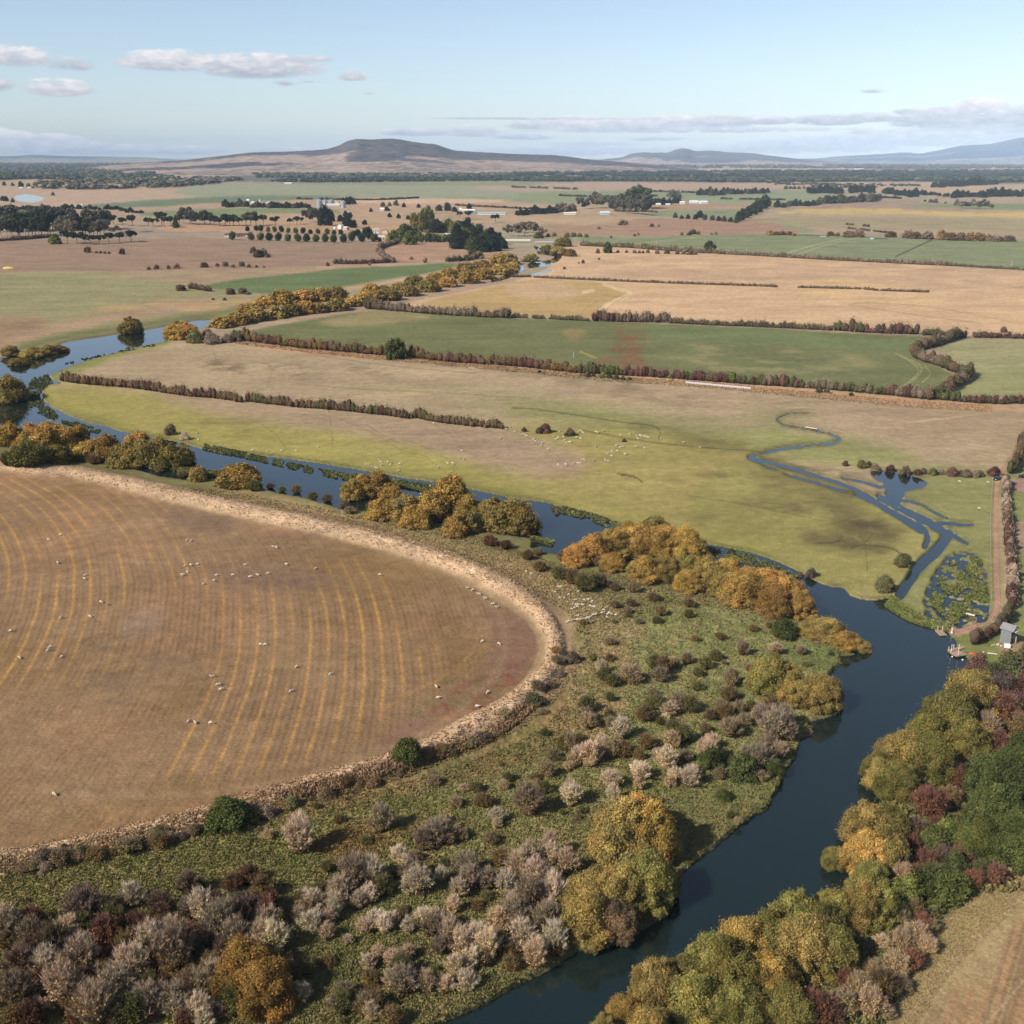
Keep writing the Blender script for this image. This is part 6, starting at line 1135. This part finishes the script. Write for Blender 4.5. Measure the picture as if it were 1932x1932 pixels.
house('farm_barn', 462, 388.5, 48, 4.2, 'long white tunnel barn in front of the dark windbreak', 'DADAD6', 'EFEFEA', -2, .25); house('farm_barn', 482, 384.5, 14, 4, 'white barn behind the right end of the tunnel barn', 'D8DAD8', 'E8EAEA')
house('farm_barn', 490, 383.5, 4.5, 8, 'small white tower shed beside the tunnel barn', 'E6E6E2', 'EDEDEA', 90); house('farm_barn', 506, 386.5, 8, 7, 'white shed with grey front between two barns', 'D4D8DA', 'F0F0EE', 90, 1); house('farm_barn', 523.5, 388.5, 13, 4, 'low white open barn right of the tunnel barn', 'C9CCCC', 'F2F2EE'); house('farm_barn', 468, 381.5, 4.5, 5.5, 'tiny cream shed behind the tunnel barn', 'E0D6C4', 'EAE4D8')
house('cottage', 643, 432, 8, 9, 'white gabled cottage under the black pines', 'E4D8CC', 'D8D0C8', 60, 1.1, 2); house('cottage', 653, 434, 9, 6.5, 'pink grey cottage right of the white gabled one', 'D8C0B0', 'C9BEB4', -30, .9, 3); house('cottage', 631, 433, 3.5, 4, 'tiny white outbuilding left of the cottages', 'EAE6DE', 'E4E0DA')
house('farmhouse', 709, 440, 13, 9, 'white farmhouse with grey roof behind round trees', 'EDE4DA', 'B7A99E', 5, .7, 3, chim=True); house('farmhouse', 727, 441, 9, 8.5, 'stone house with brown gable roof beside the wood', 'D3B49A', '8F7466', 85, 1.2, 2, chim=True); house('farmhouse', 719, 454, 14, 9.5, 'pinkish stone house with pale roof in front of the others', 'D8AE92', 'CFC0AC', 4, .6, 3, chim=True)
house('outbuilding', 676, 440, 9, 5.5, 'left grey roofed stable by the farmhouse', 'B8A898', 'A39B95', 30, .8); house('outbuilding', 686, 440, 9, 6, 'right grey roofed stable by the farmhouse', 'C0B0A0', '9A938F', -25, .8)
house('farmhouse', 796, 410, 11, 5.5, 'house with orange tiled roof behind the farm wood', 'CDB9A4', 'BD7F5C', 0, .6, 3); house('farm_shed', 727, 397.5, 19, 5, 'white and pink shed right of the silos', 'E2CFC2', 'EEE6E0', 0, .4)
house('farm_shed', 845, 446, 10, 6, 'white shed glimpsed inside the farm wood', 'D9D9D6', 'E6E6E4', 20, .6)
house('modern_house', 436, 447, 22, 6, 'modern house with dark blue roof left of the orchard', 'D9D2C4', '3E4658', 3, .5, 4, rise=.25); house('modern_house', 458, 446, 18, 5.5, 'dark roofed wing right of the modern house', '9C6E62', '434A5C', 3, .5, 3, rise=.25)
house('garden_pavilion', 468, 449, 8, 5, 'pavilion with pale brown roof in the orchard', '9A8468', 'B49C84', 0, .9, rise=.6)
house('long_shed', 928, 404.5, 52, 4.5, 'long white walled shed with pale green roof', 'E8E6DE', 'A9BCB0', -1, .3); house('long_shed', 902, 403, 26, 4.5, 'green roofed shed at the left of the long one', '8FA49A', '6F9A8A', -1, .4); house('long_shed', 884, 399, 24, 4, 'white sheds behind the green roofed shed', 'E4E0D8', 'F0EEEA', 0, .3); house('long_shed', 869, 399.5, 4, 7, 'small white tower shed left of the green roofed sheds', 'E8E4DC', 'F0EEEA', 0, 1)
house('farm_shed', 1075, 405, 22, 4.5, 'cream open shed beside the cypress windbreak', 'DACDB8', 'E8DECE', -4, .5); house('farm_shed', 1141, 405, 18, 6, 'pale blue grey shed in front of the gum wood', 'B9C6C9', 'D4DEE0', 3, .6)
house('farm_shed', 1309, 383.5, 16, 5, 'white grey barn, left of two beyond the wood', 'D9DEE6', 'F0F2F4', 0, .6); house('farm_shed', 1327, 384, 14, 5, 'white barn with arched look, right of two', 'E2E4E6', 'EEF0F2', 8, .6); house('farm_shed', 1287, 385, 9, 5, 'small cream shed left of the white barns', 'E0D4C2', 'F0E8DA', 0, .7)
house('farm_shed', 1242, 387, 9, 3.5, 'tiny cream shed among dark trees left of the white barns', 'E4DAC8', 'EEE6D8', 0, .6); house('farm_shed', 1260, 387, 8, 3, 'tiny white shed in the trees beside the white barns', 'E0E0DC', 'ECECE8', 0, .6)
house('farm_shed', 10, 396.5, 22, 5.5, 'green roofed shed at the left frame edge', 'D0D4C8', '9DB0A0', 0, .5); house('farm_shed', 19, 393, 3, 6, 'white gabled shed behind the green roofed one', 'E6E6E2', 'E8E8E4', 0, 1); house('farm_shed', 141, 392, 14, 3.5, 'small pale green shed behind the low tree belt', 'DADAD2', 'A5B5A4', 0, .5); house('farm_shed', 154, 390.5, 3.5, 4.5, 'tiny white gabled shed behind the low tree belt', 'EEEEEA', 'EEEEEA', 0, 1)
for i, (x_, y_, w_, h_, lb) in enumerate([(40, 355, 7, 2, 'left'), (57, 354.5, 9, 2, 'right')]): house('far_shed', x_, y_, w_, h_, 'far white shed above the reservoir, %s of two' % lb, 'E8E4DA', 'EFECE6')
for x_, y_, w_, h_, lb in [(544, 347, 14, 2.6, 'far white shed, first from the left under the hill'), (577, 343, 12, 2.6, 'far white shed, second from the left under the hill'), (609, 343, 14, 2.4, 'far white shed, third from the left under the hill'), (715, 341, 11, 3.6, 'far white house right of centre under the hill'), (729, 342, 8, 3, 'far pinkish house rightmost under the hill'), (1500, 340, 6, 2.5, 'far white house in the right pine belt'), (1620, 321, 16, 3, 'far cream homestead on the right horizon'), (1957, 336, 8, 3, 'far white shed at the right frame edge')]:
    house('far_shed', x_, y_, w_, h_, lb, 'E6DED4', 'EFEAE4')
# solar field, hay stack, irrigation pipe boxes
r_ = root_at('solar_array', 276, 437, 0, 'dark blue grey solar array on the grass left of the orchard', 'solar panels'); bobj('panel', [(-9, 9, -14 + i * 6, -10.5 + i * 6, .8, .95) for i in range(5)], mat('solar_glass', (.06, .08, .12), .2), r_); bobj('frame', [(-8.5 + j * 5.6, -8.3 + j * 5.6, -12.5 + i * 6, -12.3 + i * 6, 0, .8) for i in range(5) for j in range(4)], mc('8A8A86'), r_)
r_ = root_at('hay_stack', 16, 507, 4, 'yellow hay stack at the left frame edge', 'hay stack')
V = []; Fc = []; n_s = 9
for i in range(9):
    x_ = -6 + i * 1.5; s_ = math.sin(math.pi * (i + .6) / 9.2) ** .5
    for j in range(n_s): a = math.pi * j / (n_s - 1); V.append((x_, 2.2 * s_ * math.cos(a), 2.3 * s_ * math.sin(a)))
for i in range(8):
    for j in range(n_s - 1): Fc.append((i * n_s + j, (i + 1) * n_s + j, (i + 1) * n_s + j + 1, i * n_s + j + 1))
mk_obj('hay', V, Fc, mc('D9BC62', .95), r_, True)
# white bridge over the far river
r_ = root_at('bridge', 974, 458, -3, 'white road bridge right of the big cedars', 'bridge'); k_ = ppm(458); L_b = 54 / k_
bobj('deck', [(-L_b / 2, L_b / 2, -3, 3, 2.6, 3.4)], mc('D8D2C8'), r_); bobj('parapet', [(-L_b / 2, L_b / 2, -3.1, -2.8, 3.404, 4.6)], mc('ECE8E0'), r_); bobj('parapet', [(-L_b / 2, L_b / 2, 2.8, 3.1, 3.404, 4.6)], mc('ECE8E0'), r_)
for i in range(5): bobj('pier', [(-L_b / 2 + 2 + i * (L_b - 4) / 4 - .5, -L_b / 2 + 2 + i * (L_b - 4) / 4 + .5, -2.5, 2.5, -1, 2.598)], mc('A8A096'), r_)
r_ = root_at('bridge', 1027, 459, -2, 'low grey white bridge end right of the first bridge', 'bridge'); L_b = 34 / k_
bobj('deck', [(-L_b / 2, L_b / 2, -3, 3, 1.6, 2.2)], mc('C9C4BA'), r_); bobj('parapet', [(-L_b / 2, L_b / 2, -3.1, -2.8, 2.204, 3.0)], mc('DAD6CE'), r_)
for i in range(3): bobj('pier', [(-L_b / 2 + 2 + i * (L_b - 4) / 2 - .5, -L_b / 2 + 2 + i * (L_b - 4) / 2 + .5, -2.5, 2.5, -1, 1.598)], mc('A8A096'), r_)
# wrapped bales in one long white sleeve
a_, b_ = P(1294, 724), P(1417, 735.5); L_ = math.hypot(b_[0] - a_[0], b_[1] - a_[1])
r_ = bpy.data.objects.new('bale_row', None); link(r_); r_.location = (a_[0], a_[1], 0); r_.rotation_euler = (0, 0, math.atan2(b_[1] - a_[1], b_[0] - a_[0])); tag(r_, 'long white plastic wrapped row of round bales below the maroon hedge', 'hay bales')
nb = 28; V = []; ns = 14; prof = [(0, .0), (.02, .55), (.12, .72), (.5, .76), (.88, .72), (.98, .58), (1.0, .0)]
for p0, q in prof:
    for j in range(ns): V.append((p0, q * math.cos(6.2832 * j / ns), .72 + q * math.sin(6.2832 * j / ns)))
Fc = [(i * ns + j, i * ns + (j + 1) % ns, (i + 1) * ns + (j + 1) % ns, (i + 1) * ns + j) for i in range(len(prof) - 1) for j in range(ns)]
b0 = mk_obj('bale', V, Fc, mc('C6BCB8', .5), r_, True); b0.scale = (L_ / nb * 1.005, 1, 1)
for i in range(1, nb): c = b0.copy(); link(c, r_); c.location = (i * L_ / nb, rr.uniform(-.05, .05), 0)

# ------------------------------------------------------------------ hut and landing stages
def FP(x, y, z=0.0): return P(1738.8 + x / 10, 1151.2 + y / 10, z)
hx, hy = FP(1612, 600); r_ = bpy.data.objects.new('hut', None); link(r_); r_.location = (hx, hy, 0); r_.rotation_euler = (0, 0, R(-47)); tag(r_, 'tall grey board hut with pale gabled roof by the shore', 'hut')
M_gw = mat_var('grey_boards', (.17, .17, .165), .85, 2.5, .2); M_roof = mat_var('hut_roof_iron', (.19, .18, .175), .95, 1.5, .1); M_wd = mat_var('weathered_planks', (.29, .2, .135), .9, 3, .25); M_wp = mat_var('pale_wood', (.62, .5, .36), .9, 3, .2); M_white = mat_var('white_paint', (.78, .77, .74), .5, 2, .06); M_dk = mat_var('recess_shade', (.03, .028, .026), .9)
a, b, wz, hz = 1.3, 1.4, 4.0, 5.0
V = [(-a, -b, 0), (a, -b, 0), (a, b, 0), (-a, b, 0), (-a, -b, wz), (a, -b, wz), (a, b, wz), (-a, b, wz), (-a, 0, hz), (a, 0, hz)]
wl = mk_obj('wall', V, [(0, 1, 5, 4), (2, 3, 7, 6), (3, 0, 4, 8, 7), (1, 2, 6, 9, 5)], M_gw, r_)
bobj('board', [(-a - .03, -a - .002, -b + i * .29, -b + i * .29 + .24, .02, wz - .05) for i in range(10)] + [(-a + i * .27, -a + i * .27 + .22, -b - .03, -b - .002, .02, wz - .05) for i in range(10)], M_gw, wl)
e = .35; zs = wz - e * (hz - wz) / b
V = [(-a - .4, -b - e, zs), (a + .6, -b - e, zs), (a + .6, 0, hz), (-a - .4, 0, hz), (-a - .4, b + e, zs), (a + .6, b + e, zs)]; V += [(p[0], p[1], p[2] + .1) for p in V]
mk_obj('roof', [(x, y, z + .06) for x, y, z in V], [(3, 2, 1, 0), (5, 2, 3, 4), (6, 7, 8, 9), (9, 8, 11, 10), (0, 1, 7, 6), (1, 2, 8, 7), (2, 5, 11, 8), (5, 4, 10, 11), (4, 3, 9, 10), (3, 0, 6, 9)], M_roof, r_)
bobj('opening', [(a + .004, a + .03, -b + .35, b - .3, 2.4, 3.6)], M_dk, r_); bobj('shutter', [(a + .03, a + .9, -b + .35, b - .3, 3.62, 3.7)], M_white, r_); bobj('doorway', [(a + .004, a + .03, -.4, .4, 0, 1.5)], M_dk, r_)  # opening and doorway are flat dark panels, the inner shade painted on
bobj('ladder', [(a + .5, a + .58, .5, .58, 0, 1.9), (a + .5, a + .58, 1.0, 1.08, 0, 1.9)] + [(a + .5, a + .58, .582, .998, .3 + i * .4, .36 + i * .4) for i in range(4)], M_wp, r_)
r_ = bpy.data.objects.new('utility_tub', None); link(r_); q = FP(1612, 705); r_.location = (q[0], q[1], 0); r_.rotation_euler = (0, 0, R(-15)); tag(r_, 'white tub on the grass in front of the grey hut', 'tub')
bobj('base', [(-.7, .7, -.45, .45, .05, .12)], M_white, r_); bobj('side', [(-.72, -.66, -.45, .45, .124, .9), (.66, .72, -.45, .45, .124, .9), (-.656, .656, -.5, -.44, .124, .9), (-.656, .656, .44, .5, .124, .9)], M_white, r_)
def sack(x, y, s, label, m_):
    q = FP(x, y); v, f = ICO[2]; o = mk_obj('sack', v * (.45 * s, .32 * s, .3 * s) * (1 + .15 * np.sin(v[:, :1] * 5 + v[:, 1:2] * 4)), f, m_, None, True); o.location = (q[0], q[1], .25 * s); o.rotation_euler = (0, 0, x); tag(o, label, 'sack', 'sacks by the hut')
sack(1438, 668, 1.1, 'beige sack at the left foot of the grey hut', mc('B8A88C', .95)); sack(1500, 685, .8, 'small pale sack between beige sack and white tub', mc('D8C8B8', .95)); sack(1470, 640, .9, 'mottled sack leaning on the hut wall', mc('8E8068', .95))
def plank(x0, y0, x1, y1, wd_, h, m_, name, label, cat, z=0.03):
    p0, p1 = FP(x0, y0), FP(x1, y1); L = math.hypot(p1[0] - p0[0], p1[1] - p0[1])
    nsl = 1; o = bobj(name, [(0, L, -wd_ / 2, wd_ / 2, 0, h)], m_, None, bev=min(h, wd_) * .2); o.location = (p0[0], p0[1], max(zat(*p0), -.5) + z); o.rotation_euler = (0, 0, math.atan2(p1[1] - p0[1], p1[0] - p0[0])); tag(o, label, cat); return o
plank(1240, 815, 1425, 840, .35, .16, M_wp, 'board', 'long pale board lying on the grass below the hut', 'board'); plank(1310, 672, 1380, 650, .22, .12, M_wp, 'board', 'short pale board left of the hut', 'board')
q = FP(960, 822); r_ = bpy.data.objects.new('dinghy', None); link(r_); r_.location = (q[0], q[1], 0); r_.rotation_euler = (0, 0, R(-8)); tag(r_, 'orange red upturned dinghy on the grass by the jetty', 'boat')
V = []; Fc = []; ns = 9
for i in range(8):
    t = i / 7; wv = .48 * math.sin(math.pi * (.08 + .84 * t)) ** .6; hv = .42 * math.sin(math.pi * (.1 + .8 * t)) ** .5
    for j in range(ns): a = math.pi * j / (ns - 1); V.append((-.85 + 1.7 * t, wv * math.cos(a), hv * math.sin(a)))
for i in range(7):
    for j in range(ns - 1): Fc.append((i * ns + j, (i + 1) * ns + j, (i + 1) * ns + j + 1, i * ns + j + 1))
Fc += [tuple(range(ns)), tuple(range(7 * ns + ns - 1, 7 * ns - 1, -1))]
mk_obj('hull', V, Fc, mc('D2583C', .45), r_, True); bobj('keel', [(-.7, .7, -.03, .03, .40, .46)], mc('A8402C'), r_)
def deck(name, pts, z, label, cat, posts):
    W_ = [P(1738.8 + x / 10, 1151.2 + y / 10, z) for x, y in pts]; r_ = bpy.data.objects.new(name, None); link(r_); o0 = W_[0]; r_.location = (o0[0], o0[1], -.5); tag(r_, label, cat)
    A, B, C, D = [np.array((w_[0] - o0[0], w_[1] - o0[1])) for w_ in W_]; n = 9; V = []; Fc = []
    for i in range(n):
        t0, t1 = i / n + .008, (i + 1) / n - .008
        q = [A + (B - A) * t0, A + (B - A) * t1, D + (C - D) * t1, D + (C - D) * t0]; o_ = len(V)
        V += [(p[0], p[1], z + .5 - .06) for p in q] + [(p[0], p[1], z + .5) for p in q]; Fc += [tuple(o_ + k for k in f) for f in ((3, 2, 1, 0), (4, 5, 6, 7), (0, 1, 5, 4), (1, 2, 6, 5), (2, 3, 7, 6), (3, 0, 4, 7))]
    mk_obj('deck', V, Fc, M_wd, r_)
    V = []; Fc = []
    for p0, p1 in ((A, B), (B, C), (C, D), (D, A)):
        d = (p1 - p0) / np.linalg.norm(p1 - p0) * .06; nn_ = np.array((-d[1], d[0])); o_ = len(V)
        for zz in (z + .5 - .24, z + .5 - .063): V += [(*(p0 + nn_ + d), zz), (*(p1 + nn_ - d), zz), (*(p1 - nn_ - d), zz), (*(p0 - nn_ + d), zz)]
        Fc += [tuple(o_ + k for k in f) for f in ((3, 2, 1, 0), (4, 5, 6, 7), (0, 1, 5, 4), (1, 2, 6, 5), (2, 3, 7, 6), (3, 0, 4, 7))]
    mk_obj('beam', V, Fc, M_wd, r_)
    for x, y, hp in posts:
        p_ = P(1738.8 + x / 10, 1151.2 + y / 10, z); V, Fc = cyl(8, .09, .08, -1.0, hp + .5, p_[0] - o0[0], p_[1] - o0[1]); mk_obj('post', V, Fc, M_wp, r_)
deck('raft', [(250, 370), (380, 372), (480, 465), (350, 472)], -.15, 'small tan wooden raft moored at the point', 'raft', [(305, 368, .9), (392, 378, 1.1)])
deck('jetty', [(490, 740), (785, 672), (840, 695), (568, 782)], .25, 'narrow planked walkway leading to the water', 'jetty', [(512, 738, 1.0), (560, 778, 2.2), (605, 705, 1.1)])
deck('jetty', [(530, 792), (692, 752), (862, 832), (662, 866)], .12, 'square brown landing stage in front of the walkway', 'jetty', [(690, 850, 3.1)])
q = FP(570, 430); r_ = bpy.data.objects.new('marker_post', None); link(r_); r_.location = (q[0], q[1], 0); tag(r_, 'cream post with flared foot at the end of the dirt track', 'marker post')
V, Fc = cyl(10, .15, .11, .35, 1.35); mk_obj('shaft', V, Fc, mc('EFE2C8'), r_); V, Fc = cyl(10, .36, .16, 0, .349); mk_obj('foot', V, Fc, mc('E6D6BC'), r_); V, Fc = cyl(10, .14, .04, 1.352, 1.5); mk_obj('cap', V, Fc, mc('EFE6D2'), r_)
plank(840, 38, 1012, 78, .7, .25, M_wp, 'pontoon', 'pale pontoon board floating in the flooded corner', 'pontoon', .02)
plank(760, 905, 790, 910, .3, .2, M_white, 'float', 'small white float at the shore below the landing stage', 'float'); plank(570, 840, 595, 850, .2, .2, M_white, 'float', 'small white float at the corner of the landing stage', 'float', .0); plank(1140, 800, 1175, 805, .3, .25, M_white, 'float', 'white float lying on grass between dinghy and hut', 'float')

# ------------------------------------------------------------------ cars
M_tyre = mat('tyre_rubber', (.02, .02, .02), .9); M_lamp = mat('headlight_lens', (.85, .85, .82), .15, 0, .6); M_rim = mat('wheel_rim', (.4, .4, .42), .3, .8)
def car(x, y, rot, paint, label):
    r_ = root_at('car', x, y, rot, label, 'car', 'cars on the track', 0); m_ = mat('car_paint_' + paint, tuple(float(v) for v in lin(paint)), .18, .2, .6)
    sec = [(-2.2, .35, .62, .78), (-2.15, .3, .85, .84), (-1.5, .26, .95, .88), (1.0, .26, .92, .88), (1.9, .28, .80, .84), (2.2, .34, .62, .72)]
    V = []; 
    for X_, z0, z1, wd_ in sec: V += [(X_, -wd_, z0), (X_, -wd_ * 1.02, (z0 + z1) / 2), (X_, -wd_ * .9, z1), (X_, wd_ * .9, z1), (X_, wd_ * 1.02, (z0 + z1) / 2), (X_, wd_, z0)]
    Fc = [(i * 6 + j, i * 6 + (j + 1) % 6, (i + 1) * 6 + (j + 1) % 6, (i + 1) * 6 + j) for i in range(5) for j in range(6)] + [tuple(range(5, -1, -1)), tuple(range(30, 36))]
    body = mk_obj('body', V, Fc, m_, r_, True)
    V = [(-1.75, -.76, .93), (1.0, -.76, .915), (1.0, .76, .915), (-1.75, .76, .93), (-1.15, -.6, 1.42), (.15, -.6, 1.45), (.15, .6, 1.45), (-1.15, .6, 1.42)]
    mk_obj('window', V, [(0, 1, 5, 4), (1, 2, 6, 5), (2, 3, 7, 6), (3, 0, 4, 7)], M_glass, r_); mk_obj('cabin_roof', [(-1.17, -.61, 1.425), (.17, -.61, 1.455), (.17, .61, 1.455), (-1.17, .61, 1.425), (-1.1, -.56, 1.47), (.1, -.56, 1.5), (.1, .56, 1.5), (-1.1, .56, 1.47)], [(4, 5, 6, 7), (0, 1, 5, 4), (1, 2, 6, 5), (2, 3, 7, 6), (3, 0, 4, 7)], m_, r_)
    for sx in (-1.4, 1.35):
        for sy in (-.86, .86):
            V, Fc = cyl(16, .33, .33, -.1, .1); wv = [(p[0], p[2], p[1]) for p in V]; wh_ = mk_obj('wheel', wv, [tuple(reversed(f)) for f in Fc], M_tyre, r_); wh_.location = (sx, sy, .33)
            V, Fc = cyl(12, .2, .2, -.115, .115); mk_obj('rim', [(p[0], p[2], p[1]) for p in V], [tuple(reversed(f)) for f in Fc], M_rim, wh_)
    for sy in (-.6, .6): bobj('headlight', [(2.12, 2.22, sy - .17, sy + .17, .6, .74)], M_lamp, r_)
car(1881, 905, -140, '10181E', 'dark car parked on the dirt track under the round tree'); car(1931, 901.5, 176, '1A1C24', 'dark car at the right frame edge beyond the hedge end')

# ------------------------------------------------------------------ fence along the track, poles
ln = smooth_poly(S2('1873 908 1869 966 1869 1041 1870 1100 1870 1140 1862 1160 1838 1176'), False, 8); W_ = np.array([P(x, y) for x, y in ln]); sg = np.hypot(*(W_[1:] - W_[:-1]).T); cum = np.concatenate([[0], np.cumsum(sg)])
r_ = bpy.data.objects.new('wire_fence', None); link(r_); r_.location = (W_[0][0], W_[0][1], 0); tag(r_, 'grey post and wire fence along the left side of the dirt track', 'fence')
V, Fc = cyl(6, .07, .06, -.4, 1.25); p0 = None; PT = []
for t in np.arange(0, cum[-1], 5.0):
    x_, y_ = np.interp(t, cum, W_[:, 0]) - W_[0][0], np.interp(t, cum, W_[:, 1]) - W_[0][1]; PT.append((x_, y_))
    if p0 is None: p0 = mk_obj('post', V, Fc, mc('B0A89A'), r_)
    else: p0 = p0.copy(); link(p0, r_)
    p0.location = (x_, y_, max(zat(x_ + W_[0][0], y_ + W_[0][1]), -.4))
for zz in (.35, .7, 1.1):
    v, f = tube([(x_, y_, zz) for x_, y_ in PT], .012, .012, 4); me = mesh_np('wire', v, [f], mc('8E8E8A', .5, .6)); link(bpy.data.objects.new('wire', me), r_)
for x_, y_, hF, lb in [(1238, 463, 11, 'pale irrigation post on the bright green field, first from left'), (1318, 475, 10, 'pale irrigation post left of the round tree under the green field'), (1408, 478, 11, 'pale irrigation post right of the round tree under the green field'), (1760, 496, 9, 'pale irrigation post below the dark line in the green field'), (1908, 505, 13, 'pale irrigation post on the green field near the right edge'), (1082, 675, 12, 'thin white pole standing in the middle green field')]:
    k = ppm(y_); H = hF / (k * math.cos(dep(y_))); r_ = root_at('irrigation_post', x_, y_, rr.uniform(0, 90), lb, 'pole', 'irrigation posts'); V, Fc = cyl(8, .22, .15, 0, H); mk_obj('pole', V, Fc, mc('C8C0B0'), r_); bobj('crossarm', [(-1.1, 1.1, .16, .28, H - 1.0, H - .8)], mc('A8A090'), r_)  # irrigation posts, built as poles with a crossarm
# small fallen trunk in the paddock, plank over the creek
p0, p1 = P(1678, 1902), P(1704, 1884); v, f = tube([(0, 0, .12), ((p1[0] - p0[0]) * .5, (p1[1] - p0[1]) * .5, .2), (p1[0] - p0[0], p1[1] - p0[1], .15)], .16, .08, 7)
o = link(bpy.data.objects.new('fallen_trunk', mesh_np('fallen_trunk', v, [f], M_bark, np.ones((len(v), 3))))); o.location = (p0[0], p0[1], zat(*p0)); tag(o, 'dark fallen trunk on the rough grass left of the paddock', 'log')
p0, p1 = P(1520, 806), P(1542, 810); L = math.hypot(p1[0] - p0[0], p1[1] - p0[1]); o = bobj('footbridge', [(0, L, -.6, .6, 0, .15)], M_wp, None, bev=.03); o.location = (p0[0], p0[1], .1); o.rotation_euler = (0, 0, math.atan2(p1[1] - p0[1], p1[0] - p0[0])); tag(o, 'pale plank footbridge lying along the thin winding creek', 'footbridge')

# ------------------------------------------------------------------ labels that single things out
ONES = ['', 'first', 'second', 'third', 'fourth', 'fifth', 'sixth', 'seventh', 'eighth', 'ninth', 'tenth', 'eleventh', 'twelfth']
def ordw(i):
    if i < len(ONES): return ONES[i]
    return '%d%s' % (i, 'th' if 10 <= i % 100 <= 20 else {1: 'st', 2: 'nd', 3: 'rd'}.get(i % 10, 'th'))
zones = {}
for o, desc, zone, fx, cat, group in REG: zones.setdefault((desc, zone), []).append((fx, o, cat, group))
for (desc, zone), it in zones.items():
    it.sort(key=lambda t: t[0]); n = len(it)
    for i, (fx, o, cat, group) in enumerate(it):
        lb = desc + ' ' + zone
        if n > 1: lb += ', leftmost' if i == 0 else (', rightmost' if i == n - 1 else ', %s from left' % ordw(i + 1))
        tag(o, lb, cat, group)
